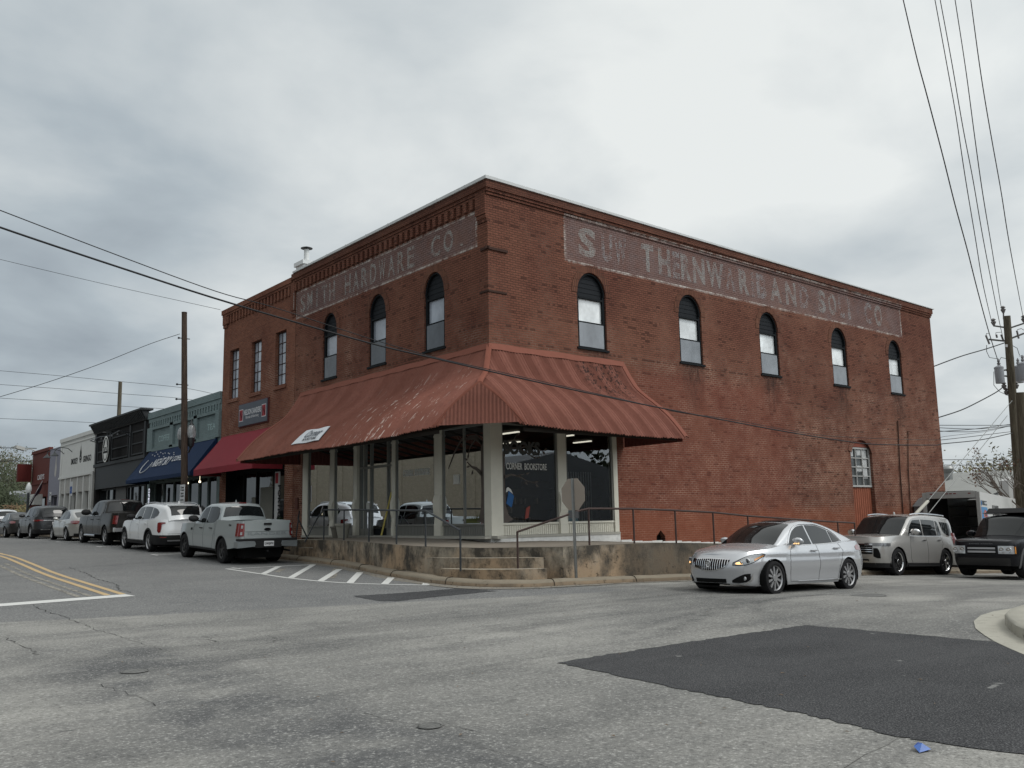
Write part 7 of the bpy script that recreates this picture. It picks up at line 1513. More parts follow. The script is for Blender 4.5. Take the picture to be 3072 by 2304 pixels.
# manhole covers, litter
def manhole(x, y, r_, l):
    m = MB(); z = gz(x, y); m.lathe([(0, .012), (r_*.86, .012), (r_*.88, .004), (r_*.93, .004), (r_*.95, .013), (r_, .010)], (x, y, z), 28)
    for k in range(5): m.box(x-r_*.7+k*r_*.33, x-r_*.62+k*r_*.33, y-r_*.5, y+r_*.5, z+.0105, z+.0135)
    m.build('manhole_cover', plain('cast_iron', (.15, .15, .145), .8, .2, .1, var=.4, scale=20), label=l, cat='manhole cover')
manhole(-11.91, -14.31, .10, 'small round iron cover nearest the camera beside a crack'); manhole(-12.77, -9.74, .15, 'round iron manhole cover in the dark band of road at left'); manhole(1.42, -10.6, .36, 'faint round manhole cover in the road right of the silver saloon')
x, y, _ = gpt(1600+.66546*1755, 1750+.66546*755); z = gz(x, y)+.006
m = MB(); m.add([(x-.085, y-.02, z), (x+.02, y-.05, z+.01), (x+.085, y+.0, z), (x+.04, y+.05, z+.035), (x-.04, y+.04, z+.025), (x, y, z+.045)], [(0, 1, 5), (1, 2, 5), (2, 3, 5), (3, 4, 5), (4, 0, 5), (0, 4, 3, 2, 1)]); m.build('crumpled_wrapper', plain('blue_foil', (.03, .11, .38), .25, .7, var=.5, scale=25), label='crumpled blue wrapper lying on the road near the bottom right', cat='litter')

# ---------------- right side: utility poles, wires, truck, far roof ----------------
P_top = Vector((36.52, -.44, 12.24)); P_bot = Vector((37.75, .44, -1.6))
p1 = empty('utility_pole', P_bot, label='tall timber utility pole with cross arms and grey transformers at the right edge', cat='utility pole')
m = MB(); m.tube((0, 0, 0), P_top-P_bot, .27, .19, 14); m.build('pole', wood2, p1, smooth=60)
ptl = P_top-P_bot; ax_ = Vector(cr).normalized(); ax_.z = 0; ax_.normalize(); fw = Vector((cf[0], cf[1], 0)).normalized()
def U(px, py, Z=50.): return Vector(atZ(px, py, Z))-P_bot
F3 = lambda x, y: (2750+.2412*x, 900+.2412*y)
def fr3(m, pts, r): m.path([U(*F3(*p)) for p in pts], r, 6)
m = MB(); fr3(m, [(955, 320), (1100, 342), (1170, 345), (1335, 290)], .045); fr3(m, [(900, 490), (1090, 510), (1335, 415)], .05); m.build('cross_arm', plain('grey_fibre_arm', (.12, .12, .115)), p1)
m = MB()
for (a, b_) in (((860, 440), (905, 548)), ((1245, 380), (1270, 480)), ((990, 430), (1000, 470)), ((1050, 430), (1080, 510))): fr3(m, [a, b_], .05)
for (a, b_) in (((955, 275), 1), ((1075, 120), 1), ((1330, 235), 1), ((1085, 1065), 0), ((1115, 1140), 0), ((1240, 1060), 0)): q = U(*F3(*a)); m.lathe([(0, .22), (.06, .2), (.14, .12), (.06, .08), (.14, .0), (.05, -.2), (0, -.2)], q, 10)
fr3(m, [(1078, 140), (1082, 240)], .04); m.build('insulator', plain('insulator_grey', (.14, .13, .13), .4), p1)
m = MB()
for pts in ([(870, 560), (870, 640), (905, 715), (1020, 735)], [(1025, 760), (1050, 715), (1120, 730)], [(1180, 560), (1250, 600), (1280, 690)], [(960, 890), (960, 1060), (1030, 1140), (1140, 1190)], [(895, 420), (870, 415), (860, 445)], [(985, 440), (985, 405), (1050, 400)], [(1250, 370), (1300, 355), (1335, 375)], [(1060, 1075), (1100, 1080), (1150, 1085)], [(1215, 840), (1205, 700)], [(1280, 700), (1310, 690), (1335, 700)]): fr3(m, pts, .016)
m.build('jumper_wire', black_rub, p1)
for k, (a, b_, z_, rr2) in enumerate((((1022, 850), (1030, 1040), 49.3, .235), ((1262, 840), (1265, 1035), 50.6, .235), ((1320, 805), (1325, 1000), 49.2, .27))):
    t = U(*F3(*a), z_); b2 = U(*F3(*b_), z_); h_ = t.z-b2.z; m = MB(); c_ = (t.x, t.y, b2.z); m.lathe([(0, 0), (rr2*.95, 0), (rr2, .05), (rr2, h_), (rr2*1.07, h_), (rr2*1.05, h_+.06), (rr2*.5, h_+.14), (0, h_+.15)], c_, 18)
    tf = m.build('transformer', plain('transformer_grey', (.25, .26, .28), .45, .4), p1, smooth=40); m = MB(); m.lathe([(.07, 0), (.10, .1), (.06, .15), (.1, .22), (.05, .3), (.08, .36), (.02, .5)], (t.x+.05, t.y, t.z+.05), 10); m.build('bushing', plain('bushing_grey', (.2, .2, .21)), tf)
m = MB(); fr3(m, [(1070, 875), (1110, 870), (1150, 885)], .05); fr3(m, [(1075, 945), (1110, 945), (1160, 960)], .05); m.build('bracket', galv, p1)
MB().add([U(3016+a, 1033+b_, 49.6) for a, b_ in ((0, 0), (7, 0), (7, 8), (0, 8))], [(0, 1, 2, 3)]).build('pole_tag', plate_w, p1)
p2_ = empty('utility_pole', (32.7, -1.8, -1.4), label='second shorter timber pole standing close behind the transformer pole', cat='utility pole')
MB().tube((0, 0, 0), Vector(atZ(3061, 1177, 45))-Vector((32.7, -1.8, -1.4)), .26, .21, 12).build('pole', wood2, p2_, smooth=60)
wire_m = plain('black_cable', (.02, .02, .022), .5, .4)
def wire(pts, PA, PB, r, lab, name='overhead_cable', r1=None, grp='overhead cables'):
    """cable hanging in the vertical plane through PA and PB; pts are read from the photo"""
    PA, PB = np.array(PA[:2], float), np.array(PB[:2], float); d = PB-PA; nn = np.array([-d[1], d[0]]); out_ = []
    for px_, py_ in pts:
        rr2 = ray(px_, py_); den = rr2[:2] @ nn; t = ((PA-CAM[:2]) @ nn)/den; p = CAM+rr2*t; out_.append(tuple(p))
    m = MB()
    # subdivide with a smooth curve
    Q = []
    for i in range(len(out_)-1):
        p0, p1_, p2, p3 = [np.array(out_[j]) for j in (max(i-1, 0), i, i+1, min(i+2, len(out_)-1))]
        for k in range(6): t = k/6; Q.append(tuple(.5*((2*p1_)+(-p0+p2)*t+(2*p0-5*p1_+4*p2-p3)*t*t+(-p0+3*p1_-3*p2+p3)*t**3)))
    Q.append(out_[-1]); m.path(Q, r, 5, r1); return m.build(name, wire_m, smooth=80, label=lab, cat='cable', group=grp)
GG = lambda x, y: (.4973*x, 600+.4973*y); DD = lambda x, y: (1300+.3617*x, 1000+.3617*y); LL = lambda x, y: (1900+.4069*x, 1100+.4069*y); C7 = lambda x, y: (2472+.3617*x, 1200+.3617*y)
PB0 = (34.7, -1.1); PA0 = (-16, -5.2)
wire([GG(-120, 110), GG(0, 165), GG(700, 400), GG(1400, 625), GG(2212, 858), DD(0, 205), DD(800, 390), DD(1500, 540), DD(2070, 655), LL(700, 400), LL(1100, 475), LL(1500, 540), LL(1770, 572), LL(2212, 578), C7(985, 363), C7(1300, 330), C7(1560, 275)], PA0, PB0, .017, 'thick cable sagging across the brick building just above the red canopy', r1=.022)
wire([GG(-120, 15), GG(0, 62), GG(700, 330), GG(1300, 550), GG(1660, 650), GG(2212, 830), DD(0, 195), DD(400, 285), DD(1000, 420), DD(1800, 600), DD(2060, 660), LL(700, 385), LL(1100, 460), LL(1500, 515), LL(2212, 540), C7(985, 305), C7(1350, 260), C7(1540, 215)], (-16, -4.9), (34.7, -.8), .009, 'thin upper cable running with the thick cable across the brick building')
wire([GG(-50, 345), GG(0, 358), GG(600, 500), GG(1330, 662)], (-14, 26), (.3, 20.5), .010, 'thin cable from the left ending at the studio roof corner', grp=None)
wire([GG(-60, 1200), GG(0, 1187), GG(300, 1095), GG(600, 990), GG(900, 870), GG(1085, 808)], (-16, 22), (-2.7, 17.9), .012, 'cable rising from the left to the wooden pole beside the shops', grp=None)
m = MB()
for k, ys_2 in enumerate(([1030, 1095, 1178], [1113, 1168, 1235], [1195, 1243, 1300], [1318, 1352, 1400])):
    wire([GG(-80, ys_2[0]-6), GG(0, ys_2[0]), GG(360, (ys_2[0]+ys_2[1])/2-2), GG(722, ys_2[1]), GG(1100, (ys_2[1]+ys_2[2])/2-4), GG(1325, ys_2[2])], (-30, 70), (22, 44), .015, ('topmost', 'second', 'third', 'lowest')[k]+' of the thin far lines passing the timber pole behind the shops', grp='far lines behind the shops')
fp = Vector(atZ(361, 1145, 70)); p3 = empty('utility_pole', (fp.x, fp.y, 1), label='pale far timber pole standing behind the black shop roof', cat='utility pole'); MB().tube((.1, .1, 0), (0, 0, fp.z-1), .19, .14, 10).build('pole', wood2, p3, smooth=60)
wire([(-20, 1340), (0, 1343), (60, 1344), (110, 1345)], (-30, 60), (8, 62), .03, 'dark cable at the far left above the trees', grp=None); wire([(-20, 1382), (0, 1383), (110, 1383)], (-30, 60), (8, 62), .035, 'lower dark cable at the far left above the trees', grp=None)
H2 = lambda x, y: (2600+.6028*x, .6028*y)
tops5 = [([(182, 0), (250, 290), (300, 475), (380, 780), (440, 1020), (500, 1240), (553, 1450), (610, 1659)], F3(1025, 800), .014), ([(340, 0), (395, 300), (445, 580), (490, 880), (540, 1180), (580, 1420), (622, 1600)], F3(945, 270), .011), ([(366, 0), (425, 320), (480, 640), (530, 900), (580, 1190), (630, 1450), (660, 1600)], F3(1075, 480), .011), ([(440, 0), (495, 360), (540, 700), (580, 980), (625, 1250), (668, 1520)], F3(1060, 110), .011), ([(518, 0), (570, 380), (620, 680), (670, 960), (715, 1240), (775, 1560)], F3(1330, 240), .011)]
for k, (pts, end, r_) in enumerate(tops5):
    A_w = atZ(2600+.6028*pts[0][0], 0, 13.5); B_w = atZ(end[0], end[1], 50); dirw = (B_w-A_w)
    P = [H2(*p) for p in pts]+[end]; P = [(P[0][0]-(P[1][0]-P[0][0])*.25, -(P[1][1]*.25))]+P
    wire(P, A_w, B_w, r_*.45, ('leftmost and thickest', 'second from left', 'middle', 'fourth from left', 'rightmost')[k]+' of the five overhead wires climbing to the top of the picture', r1=r_*1.5, grp='overhead wires over the junction')
for k, (pts, a) in enumerate((([(195, 832), (550, 700), (850, 612), (1095, 532)], 0), ([(225, 1475), (550, 1370), (800, 1250), (1000, 1140), (1080, 1075)], 1))):
    wire([F3(*p) for p in pts], (28.2, .5, 0), (36.8, -.2, 0), .03, ('upper' if k == 0 else 'lower')+' service cable from the brick building corner to the transformer pole', grp=None)
for k, (y0, y1, y2) in enumerate(((208, 210, 208), (228, 240, 215), (255, 262, 215), (262, 240, 200), (335, 300, 262), (495, 495, 498), (538, 540, 540))):
    wire([C7(930, y0+1), C7(1250, y1), C7(1560, y2), C7(1720, y2-8)], (28.3, 3), (48, 2.2), .018, ('highest', 'second', 'third', 'fourth', 'fifth', 'sixth', 'lowest')[k]+' of the thin lines between the brick building and the poles', grp='lines beyond the building')
for k, (a, b_, gd2) in enumerate(((C7(1560, 5), C7(860, 840), 1), (C7(1520, 130), C7(868, 940), 0))):
    A_w, B_w = atZ(*a, 49), atZ(*b_, 34.5); MB().tube(A_w, B_w, .016, .016, 5).build('guy_wire', galv, label=('guy wire with the pale guard behind the beige suv', 'bare lower guy wire crossing the truck opening')[1-gd2], cat='cable')
A_w, B_w = np.array(atZ(*C7(860, 840), 34.5)), np.array(atZ(*C7(770, 935), 33.3)); MB().tube(A_w, B_w+(B_w-A_w)*2.2, .062, .062, 10).build('guy_guard', plain('guard_tube', (.42, .41, .36), .6), label='pale plastic guy wire guard leaning behind the beige suv', cat='guard')

# rental box truck with its rear door open
tk = empty('box_truck', (21.25, -2.2, -1.05), label='white rental box truck with open rear door and mountain graphic on its side', cat='truck')
hd_ = math.radians(13.6)+math.radians(.0); tk.rotation_euler = (0, math.radians(1.4), hd_)
# local: x away along the truck, y from 0 (left rear corner) to -2.3 (right)
tw_ = plain('truck_white', (.50, .50, .49), .45, .4); H_ = 3.38; fl0 = .85; Wd = 2.16
m = MB(); m.box(.06, 9.4, -.05, 0, fl0, H_-.06); m.box(.06, 9.4, -Wd, -Wd+.05, fl0, H_-.06); m.box(.06, 9.4, -Wd+.05, -.05, fl0-.1, fl0); m.box(9.35, 9.4, -Wd+.05, -.05, fl0, H_-.06)
m.grid([[(x, -Wd/2+(Wd/2)*math.copysign(abs(math.sin(a))**.35, math.sin(a)), H_-.16+.16*abs(math.cos(a))**.5) for a in np.linspace(-math.pi/2, math.pi/2, 17)] for x in (.06, 9.4)]); m.build('box_body', tw_, tk, smooth=50)
m = MB(); m.box(0, .10, -.14, 0.01, fl0-.2, H_-.05); m.box(0, .10, -Wd-.01, -Wd+.14, fl0-.2, H_-.05); m.box(0, .10, -Wd+.14, -.14, H_-.30, H_-.03); m.box(0, .10, -Wd, 0, fl0-.25, fl0-.1); m.build('rear_frame', plain('truck_frame_grey', (.30, .30, .29), .6), tk, bevel=.02)
m = MB(); 
for k in range(5): m.box(.1, 4.5, -.07, -.05, fl0+.2+k*.45, fl0+.24+k*.45); m.box(4.5, 4.54, -2.0, -.1, fl0+.2+k*.45, fl0+.24+k*.45)
m.box(.1, 4.54, -.058, -.052, fl0, H_-.1); m.build('box_lining', plain('truck_lining', (.10, .10, .10), .9), tk)
m = MB()
for y in (-.35, -.95, -1.1, -1.25, -1.8): m.box(-.012, 0, y-.05, y+.05, H_-.13, H_-.09)
m.build('marker_light', redlamp, tk)
sd_ = -Wd-.004
m = MB(); m.box(.14, 1.55, sd_-.002, sd_, 1.3, 2.72); m.build('graphic_panel', plain('graphic_sky_blue', (.07, .22, .42), .5), tk)
m = MB(); m.add([(.14, sd_-.006, 1.3), (.75, sd_-.006, 1.3), (.4, sd_-.006, 1.9), (.25, sd_-.006, 2.05), (.14, sd_-.006, 2.15)], [(0, 1, 2, 3, 4)]); m.add([(.05, sd_-.005, 1.3), (.14, sd_-.005, 1.3), (.14, sd_-.005, 2.72), (.05, sd_-.005, 2.72)], [(0, 1, 2, 3)]); m.box(1.6, 9.3, sd_-.004, sd_, 2.05, 2.16); m.build('red_stripe', plain('truck_red', (.30, .03, .035)), tk)
m = MB(); m.add([(1.0+.4*math.cos(a), sd_-.007, 2.3+.32*math.sin(a)) for a in np.linspace(0, math.pi, 12)], [tuple(range(12))]); m.build('graphic_hill', plain('graphic_pink', (.38, .13, .12)), tk)
MB().box(.5, 1.5, sd_-.006, sd_, 2.80, 2.98).build('name_band', plain('band_grey', (.07, .08, .085)), tk); text('lettering', 'MISSISSIPPI', (.95, sd_-.008, 2.84), (1, 0, 0), (0, 0, 1), .5, .1, wpaint, tk, .02); text('lettering', 'U-HAUL', (2.75, sd_-.006, 2.35), (1, 0, 0), (0, 0, 1), 1.6, .5, blk, tk, .03)
m = MB(); m.lathe([(.12, 0), (.1, .004), (0, .005)], (.3, sd_-.004, 2.88), 16, 'y'); m.build('round_logo', plain('logo_blue', (.05, .14, .3)), tk)
m = MB(); m.box(.1, 10, -1.5, -.6, .45, .6)
for y in (-.25, -1.95): m.lathe([(0, -.12), (.40, -.12), (.42, 0), (.40, .12), (0, .12)], (3.3, y, .42), 20, 'y')
m.build('chassis', under, tk)
m = MB(); m.box(9.5, 11.2, -2.05, -.1, .6, 2.2); m.build('cab', tw_, tk, bevel=.08)
# blue moving blanket bundle behind the beige SUV, small grey utility cabinet
m = MB(); m.grid([[(20.3+.35*t+.05*math.sin(k*2+t*4), -4.4-.1*k+.06*math.sin(t*7+k), -.8+1.15*(1-t*.75)+.06*math.sin(k*3)) for t in np.linspace(0, 1, 9)] for k in range(8)]); m.box(20.5, 20.95, -5.1, -4.4, -.85, .2); m.build('blue_tarpaulin', plain('dark_blue_cloth', (.012, .028, .10), .7, var=.5, scale=6), label='dark blue cloth bundle between the beige suv and the black suv', cat='tarpaulin')
m = MB(); m.box(24.7, 26.2, -1.0, -.1, -1.3, 1.75); m.hexa([(24.65, -1.05, 1.75), (26.25, -1.05, 1.75), (26.25, -.05, 1.75), (24.65, -.05, 1.75), (25.2, -1.0, 2.1), (26.2, -1.0, 2.3), (26.2, -.1, 2.3), (25.2, -.1, 2.1)]); m.build('utility_cabinet', plain('cabinet_grey', (.14, .145, .15), .6), label='grey metal cabinet against the brick wall behind the box truck', cat='cabinet')
m = MB(); m.box(12.3, 12.75, -.35, -.02, .2, .95) if False else None
# low building with the ribbed metal roof beyond
fr_ = empty('metal_roof_building', (52, 9, -1.5), label='low white building with a ribbed grey metal roof beyond the brick building', cat='building')
def W2(px, py, Z): return Vector(atZ(px, py, Z))-Vector(fr_.location)
c8 = lambda x, y: (2700+.205*x, 1400+.205*y)
tl_, tr_, br_, bl_ = W2(*c8(300, 120), 72), W2(*c8(2100, 40), 66), W2(*c8(2100, 430), 58), W2(*c8(300, 420), 64)
m = MB(); n = 110; r0, r1 = [], []
for i in range(n+1):
    t = i/n; up_ = Vector((0, 0, .09 if i % 4 == 0 else 0)); r0.append(tl_.lerp(tr_, t+.06)+up_); r1.append(bl_.lerp(br_, t-.42)+up_)
m.grid([r0, r1]); m.build('roof', plain('ribbed_roof_grey', (.21, .215, .205), .5, .4, var=.2, scale=.6), fr_, smooth=20)
m = MB(); m.hexa([bl_-Vector((0, 0, 6)), br_-Vector((0, 0, 6)), tr_-Vector((0, 0, 8)), tl_-Vector((0, 0, 8)), bl_-Vector((0, 0, .1)), br_-Vector((0, 0, .1)), tr_-Vector((0, 0, 1.2)), tl_-Vector((0, 0, 1.2))]); m.build('wall', plain('white_block', (.5, .5, .49)), fr_)
a_, b2 = W2(*c8(1580, 200), 58), W2(*c8(1720, 200), 58); m = MB(); m.hexa([a_-Vector((0, 0, 5)), b2-Vector((0, 0, 5)), b2+Vector((1, 1, -5)), a_+Vector((1, 1, -5)), a_+Vector((0, 0, .0)), b2+Vector((0, 0, .3)), b2+Vector((1, 1, .3)), a_+Vector((1, 1, 0))]); m.build('parapet', MT['white_block'], fr_)
m = MB(); q = W2(*c8(700, 60), 68); m.lathe([(.3, -1.6), (.3, -.2), (.4, -.1), (.45, .15), (.32, .33), (0, .4)], q, 16); m.build('roof_vent', galv, fr_, smooth=40)

# ---------------- trees ----------------
def tree(name, base, h, r_, label, leafmat, n=1500, trunk_h=.35, sq=.8, size=.28, seed=1, barkm=None):
    rnd = random.Random(seed); t = empty(name, base, label=label, cat='tree', group='trees beyond the shops' if base[0] < 30 else 'trees beyond the metal roof'); barkm = barkm or wood2
    m = MB(); m.tube((0, 0, 0), (0, 0, h*trunk_h), r_*.07, r_*.05, 8); cl = []
    for k in range(9):
        a = rnd.uniform(0, 6.28); e = rnd.uniform(.25, 1.2); L_ = r_*rnd.uniform(.55, 1.0); p = Vector((0, 0, h*trunk_h*rnd.uniform(.7, 1))); q = p+Vector((math.cos(a)*math.cos(e)*L_, math.sin(a)*math.cos(e)*L_, math.sin(e)*L_*1.2)); m.tube(p, q, r_*.035, r_*.012, 5); cl.append(q)
    m.build('trunk', barkm, t)
    for k in range(22): a, u_ = rnd.uniform(0, 6.28), rnd.uniform(0, 1); rr2 = r_*math.sqrt(rnd.uniform(.1, 1))*(.95-.5*abs(u_-.4)); cl.append(Vector((rr2*math.cos(a), rr2*math.sin(a), h*trunk_h+(h*(1-trunk_h))*u_)))
    m = MB()
    for k in range(n):
        c = rnd.choice(cl); s_ = r_*.28; p = c+Vector((rnd.gauss(0, s_), rnd.gauss(0, s_), rnd.gauss(0, s_*sq))); sz = size*rnd.uniform(.5, 1.3); a = Vector((rnd.gauss(0, 1), rnd.gauss(0, 1), rnd.gauss(0, 1))).normalized(); b_ = a.orthogonal().normalized()
        m.add([p+a*sz, p+b_*sz*.6, p-a*sz, p-b_*sz*.6], [(0, 1, 2, 3)])
    m.build('crown', leafmat, t); return t
def leafm(name, c): 
    k = Mat(name, .8, .2); k.col(k.mix(k.noise(.6, 4, .6), tuple(x*.6 for x in c), tuple(x*1.5 for x in c))); return k.m
lf1, lf2, lf3 = leafm('dark_foliage', (.05, .062, .035)), leafm('grey_green_foliage', (.10, .095, .065)), leafm('autumn_foliage', (.17, .15, .075))
for k, (px_, Z, h, r_, lm_, lab) in enumerate(((-60, 105, 8, 4.6, lf1, 'dark evergreen tree at the far left edge'), (20, 112, 9.2, 4.2, lf2, 'tall half bare tree left of the street lamp globe'), (70, 125, 8.5, 4.6, lf2, 'rounded grey green tree above the grey shed'), (120, 118, 8.4, 4.2, lf1, 'dark tree beside the dark red shop'), (-5, 84, 3.9, 2.6, lf1, 'low dense dark bush tree left of the grey shed'))):
    X_ = atZ(px_, 1560, Z); tree('broadleaf_tree', (X_[0], X_[1], .8), h, r_, lab, lm_, 8000, seed=k+3, size=.14)
for k in range(9):
    X_ = atZ(18+k*12, 1560, 84-k*1.5); rnd = random.Random(k); m = MB(); h_ = rnd.uniform(1.6, 2.8)
    for j in range(260): a, r2, z = rnd.uniform(0, 6.28), rnd.uniform(0, 1.3), rnd.uniform(0, h_); p = Vector((r2*math.cos(a), r2*math.sin(a), z)); d_ = Vector((rnd.gauss(0, 1), rnd.gauss(0, 1), rnd.gauss(.8, 1))).normalized()*.35; o_ = d_.orthogonal().normalized()*.05; m.add([p-d_, p+o_, p+d_, p-o_], [(0, 1, 2, 3)])
    o = m.build('dry_bush', (lf3, lf2, leafm('brown_bush', (.13, .085, .05)))[k % 3] if k < 3 else (lf3, lf2, MT.get('bb', lf3))[k % 3], label=('dry tangled bush in front of the grey shed, number', )[0].replace(', number', '')+(' at its left end', ' at its left side', ' left of centre', ' near the centre', ' just right of centre', ' right of centre', ' at its right side', ' at its right end', ' next to the street lamp')[k], cat='bush', group='bushes before the shed'); o.location = (X_[0], X_[1], .9)
m = MB(); A1, B1 = atZ(25, 1560, 92), atZ(130, 1560, 88); n = 90; rows = [[], []]
for i in range(n+1): t = i/n; p = A1+(B1-A1)*t; off_ = .08 if i % 4 in (0,) else 0; rows[0].append((p[0], p[1]-off_, .5)); rows[1].append((p[0], p[1]-off_, 5.0))
m.grid(rows); m.grid([rows[1], [(x+1, y+8, 5.6) for x, y, z in rows[1]]]); m.build('metal_shed', plain('shed_grey', (.20, .21, .215), .6), label='grey corrugated metal shed at the end of the street', cat='shed')
for k, (px_, py_, Z, h, r_) in enumerate(((2850, 1440, 95, 9, 4.5), (2895, 1440, 110, 8, 4), (2965, 1440, 105, 8.3, 5), (3035, 1430, 100, 9, 4.2), (3090, 1440, 90, 9, 5))):
    X_ = atZ(px_, 1520, Z); ztop_ = atZ(px_, (1405, 1440, 1398, 1405, 1400)[k], Z)[2]; h = ztop_+3; tree('broadleaf_tree', (X_[0], X_[1], -3), h*.92, r_, ('yellow green treetop just right of the brick building', 'low distant treetop over the metal roof', 'rounded green treetop over the middle of the metal roof', 'autumn treetop beside the timber poles', 'treetop at the far right edge')[k], (lf3, lf2, lf2, lf3, lf2)[k], 2400, seed=k+20, trunk_h=.55, size=.2)
# the bare street tree with a few brown leaves at the right edge
bt_ = empty('bare_tree', (31.0, -2.7, -1.3), label='nearly bare small tree with a few brown leaves in front of the timber poles', cat='tree')
rnd = random.Random(5); tips = []; m = MB()
def grow(p, d, L_, r_, dep):
    q = p+d*L_; m.tube(p, q, r_, r_*.7, 5, False)
    if dep == 0: tips.append(q); return
    for k in range(3 if dep > 2 else 2+(rnd.random() < .5)):
        ax2 = Vector((rnd.gauss(0, 1), rnd.gauss(0, 1), rnd.gauss(0, 1))).normalized(); dd2 = (d+ax2*.55).normalized(); dd2.z += .08; grow(q, dd2.normalized(), L_*rnd.uniform(.6, .85), r_*.62, dep-1)
grow(Vector((0, 0, 0)), Vector((-.05, 0, 1)).normalized(), 2.2, .10, 0); 
for a in range(7): d = Vector((math.cos(a*.9)*.8-.25, math.sin(a*.9)*.8, .75)).normalized(); grow(Vector((-.1, 0, 2.0+.15*a)), d, 1.25, .05, 4)
m.build('branches', plain('grey_bark', (.12, .10, .085), .9), bt_)
lv = MB()
for k in range(150): p = rnd.choice(tips)+Vector((rnd.gauss(0, .1), rnd.gauss(0, .1), rnd.gauss(0, .1))); 
cents = [tips[i] for i in range(0, len(tips), max(1, len(tips)//9))]
for c in cents:
    for k in range(16): p = c+Vector((rnd.gauss(0, .16), rnd.gauss(0, .16), rnd.gauss(-.1, .16))); a = Vector((rnd.gauss(0, 1), rnd.gauss(0, 1), rnd.gauss(0, 1))).normalized()*.07; b_ = a.orthogonal()*.6; lv.add([p+a, p+b_, p-a, p-b_], [(0, 1, 2, 3)])
lv.build('leaves', plain('brown_leaves', (.10, .045, .025), .8), bt_)
# ---------------- buildings across the road, only seen mirrored in the glass ----------------
m = MB(); m.box(-26, -16, 16, 52, .5, 7.2)
for y in np.arange(18, 50, 4.): m.box(-15.98, -15.95, y, y+.5, 1, 7)
o = m.build('stone_building', stone_opp, label='rubble stone building across the main street mirrored in the shop windows', cat='building')
m = MB(); m.box(8, 20, -44, -34, -1, 7.5); m.build('brick_shop', brick_two, label='brick building across the side street mirrored in the shop windows', cat='building')
m = MB(); m.hexa([(24, -50, -1), (48, -50, -1), (48, -36, -1), (24, -36, -1), (24, -50, 4.5), (48, -50, 4.5), (48, -36, 4.5), (24, -36, 4.5)]); m.add([(24, -50, 4.5), (48, -50, 4.5), (48, -36, 4.5), (24, -36, 4.5), (36, -50, 7.2), (36, -36, 7.2)], [(0, 4, 5, 3), (4, 1, 2, 5), (3, 5, 2), (0, 1, 4)]); m.build('gabled_shed', plain('shed_metal', (.30, .31, .32)), label='grey gabled metal building across the side street mirrored in the corner window', cat='building')
MB().tube((16, -22, -1), (15, -22, 11), .18, .14, 10).build('utility_pole', wood, label='leaning timber pole across the side street mirrored in the corner window', cat='utility pole')

# one object for each separate piece of a repeated part
def split_parts(names):
    for o in list(D.objects):
        if o.type != 'MESH' or o.name.split('.')[0] not in names or o.data.users > 1: continue
        me = o.data; n = len(me.vertices); par = list(range(n))
        def find(a):
            while par[a] != a: par[a] = par[par[a]]; a = par[a]
            return a
        for e in me.edges: a, b_ = find(e.vertices[0]), find(e.vertices[1]); par[a] = b_
        isl = {}
        for i in range(n): isl.setdefault(find(i), []).append(i)
        boxes = []
        for k, vs in isl.items(): c = np.array([me.vertices[i].co[:] for i in vs]); boxes.append([c.min(0)-.012, c.max(0)+.012, list(vs)])
        ch_ = True
        while ch_:
            ch_ = False
            for i in range(len(boxes)):
                for j in range(len(boxes)-1, i, -1):
                    if np.all(boxes[i][0] <= boxes[j][1]) and np.all(boxes[j][0] <= boxes[i][1]): boxes[i] = [np.minimum(boxes[i][0], boxes[j][0]), np.maximum(boxes[i][1], boxes[j][1]), boxes[i][2]+boxes[j][2]]; boxes.pop(j); ch_ = True
        if len(boxes) < 2: continue
        nm = o.name.split('.')[0]; smooth = [p.use_smooth for p in me.polygons]
        for b_ in boxes:
            S_ = set(b_[2]); ids = sorted(S_); mp = {v: i for i, v in enumerate(ids)}; fs = [p for p in me.polygons if p.vertices[0] in S_]
            nm_ = D.meshes.new(nm); nm_.from_pydata([me.vertices[i].co[:] for i in ids], [], [tuple(mp[v] for v in p.vertices) for p in fs]); nm_.update()
            for p_, q_ in zip(nm_.polygons, fs): p_.use_smooth = q_.use_smooth
            if any(p_.use_smooth for p_ in nm_.polygons):
                try: nm_.set_sharp_from_angle(angle=math.radians(45))
                except Exception: pass
            nm_.materials.append(me.materials[0]); c = D.objects.new(nm, nm_); COL.objects.link(c); c.parent = o.parent; c.matrix_parent_inverse = o.matrix_parent_inverse.copy(); c.location = o.location
            for kk in o.children: pass
        if not o.children: D.objects.remove(o)
split_parts({'end_cheek', 'jumper_wire', 'iron_tie_bar', 'window_trim', 'roof_rail', 'side_step', 'insulator', 'notice', 'ceiling_light', 'bookshelf', 'marker_light', 'bracket', 'headlight', 'headlight_surround', 'lamp_ring', 'projector_lens', 'tail_light', 'reverse_light', 'indicator', 'side_marker', 'fog_light', 'fog_light_bay', 'air_vent', 'tow_hook', 'door_handle', 'side_window', 'side_skirt', 'sill_trim', 'chrome_trim', 'rear_bumper', 'bumper_step', 'reflector', 'wheel_arch_trim', 'conduit', 'lower_grille', 'menu_panel', 'window_blind', 'fender_badge', 'skid_plate', 'roof_sheet', 'cross_arm', 'wire_rack', 'curtain', 'door_gap'})
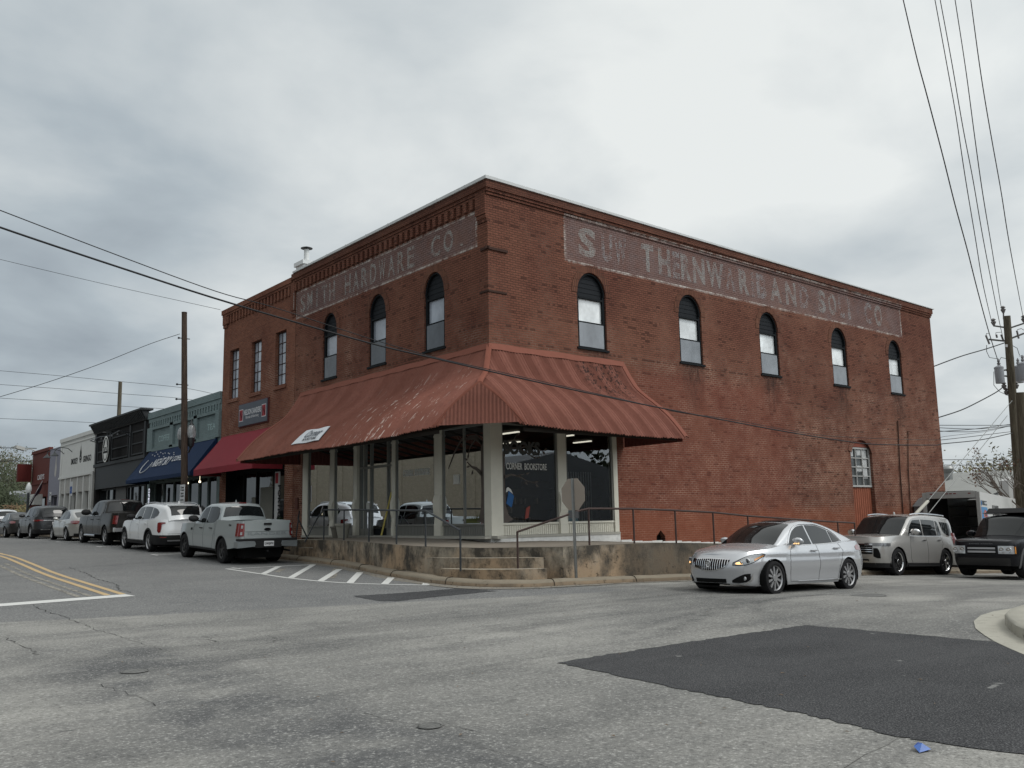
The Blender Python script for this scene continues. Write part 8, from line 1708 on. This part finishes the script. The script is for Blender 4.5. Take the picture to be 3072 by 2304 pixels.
# the rest of the junction behind the photographer: low shops and trees that close the horizon in the reflections
wallm = (plain('block_shop_wall', (.22, .20, .17), .9), plain('brown_shop_wall', (.13, .085, .065), .9), plain('grey_shop_wall', (.16, .16, .155), .9))
for k, (x0, x1, y0, y1, h, lab) in enumerate(((-4, 6, -48, -36, 6.2, 'plain tan shop behind the photographer across the side street'), (-30, -18, -62, -46, 5.5, 'brown shop behind the photographer'), (-62, -42, -30, -12, 6.0, 'grey shop left behind the photographer'), (-60, -40, -8, 12, 7.0, 'tan shop at the left beyond the side street'), (50, 66, -44, -30, 6.5, 'brown shop at the right beyond the side street'))):
    e = empty('shop_building', ((x0+x1)/2, (y0+y1)/2, -.6), label=lab, cat='building'); hx, hy = (x1-x0)/2, (y1-y0)/2
    m = MB(); m.box(-hx, hx, -hy, hy, -1, h); m.build('wall', wallm[k % 3], e); m = MB(); m.box(-hx-.15, hx+.15, -hy-.15, hy+.15, h, h+.35); m.build('parapet', wallm[(k+1) % 3], e)
    m = MB()
    for sx in np.arange(-hx+1.2, hx-1, 2.6): m.box(sx, sx+1.7, hy, hy+.05, .6, 2.8); m.box(sx, sx+1.7, -hy-.05, -hy, .6, 2.8)
    m.build('window', gl_blk, e)
for k, (x, y, h, r_) in enumerate(((14, -60, 11, 6), (-10, -64, 12, 6), (-38, -50, 11, 6), (-50, -38, 10, 5), (40, -62, 12, 7), (62, -58, 11, 6), (-66, 0, 11, 6), (70, -20, 11, 6))):
    tree('broadleaf_tree', (x, y, -1), h, r_, ('tree behind the photographer beyond the tan shop', 'tree behind the photographer beyond the brown shop', 'tree left behind the photographer', 'smaller tree left behind the photographer', 'tree behind the gabled metal shed', 'tree behind the right hand shop', 'tree left beyond the tan shop', 'tree far down the side street at right')[k], lf1, 900, seed=k+50, size=.5)
# dead leaves and grit blown into the gutter
rnd = random.Random(11); m = MB()
for k in range(900):
    i = rnd.randrange(12, len(ko)-20); a, b_ = ko[i], ki[i]; t = -abs(rnd.gauss(0, .5))-.02; x, y = a[0]+(b_[0]-a[0])*t+rnd.uniform(-.2, .2), a[1]+(b_[1]-a[1])*t+rnd.uniform(-.05, .05)
    z = gz(x, y)+.016; s_ = rnd.uniform(.008, .03); an_ = rnd.uniform(0, 6.28); m.add([(x+s_*math.cos(an_), y+s_*math.sin(an_), z), (x+s_*.6*math.cos(an_+1.8), y+s_*.6*math.sin(an_+1.8), z+.006), (x-s_*math.cos(an_), y-s_*math.sin(an_), z), (x-s_*.5*math.cos(an_+1.5), y-s_*.5*math.sin(an_+1.5), z+.004)], [(0, 1, 2, 3)])
for k in range(140):
    x, y = rnd.uniform(-13, 3), rnd.uniform(-17, -6); z = gz(x, y)+.012; s_ = rnd.uniform(.008, .03); an_ = rnd.uniform(0, 6.28); m.add([(x+s_*math.cos(an_), y+s_*math.sin(an_), z), (x+s_*.5*math.cos(an_+1.8), y+s_*.5*math.sin(an_+1.8), z+.006), (x-s_*math.cos(an_), y-s_*math.sin(an_), z), (x-s_*.5*math.cos(an_+1.5), y-s_*.5*math.sin(an_+1.5), z+.004)], [(0, 1, 2, 3)])
m.build('leaf_litter', plain('dead_leaves', (.16, .12, .085), .9, var=.8, scale=30), label='scattered dead leaves and grit along the kerb and road', cat='litter', kind='stuff')
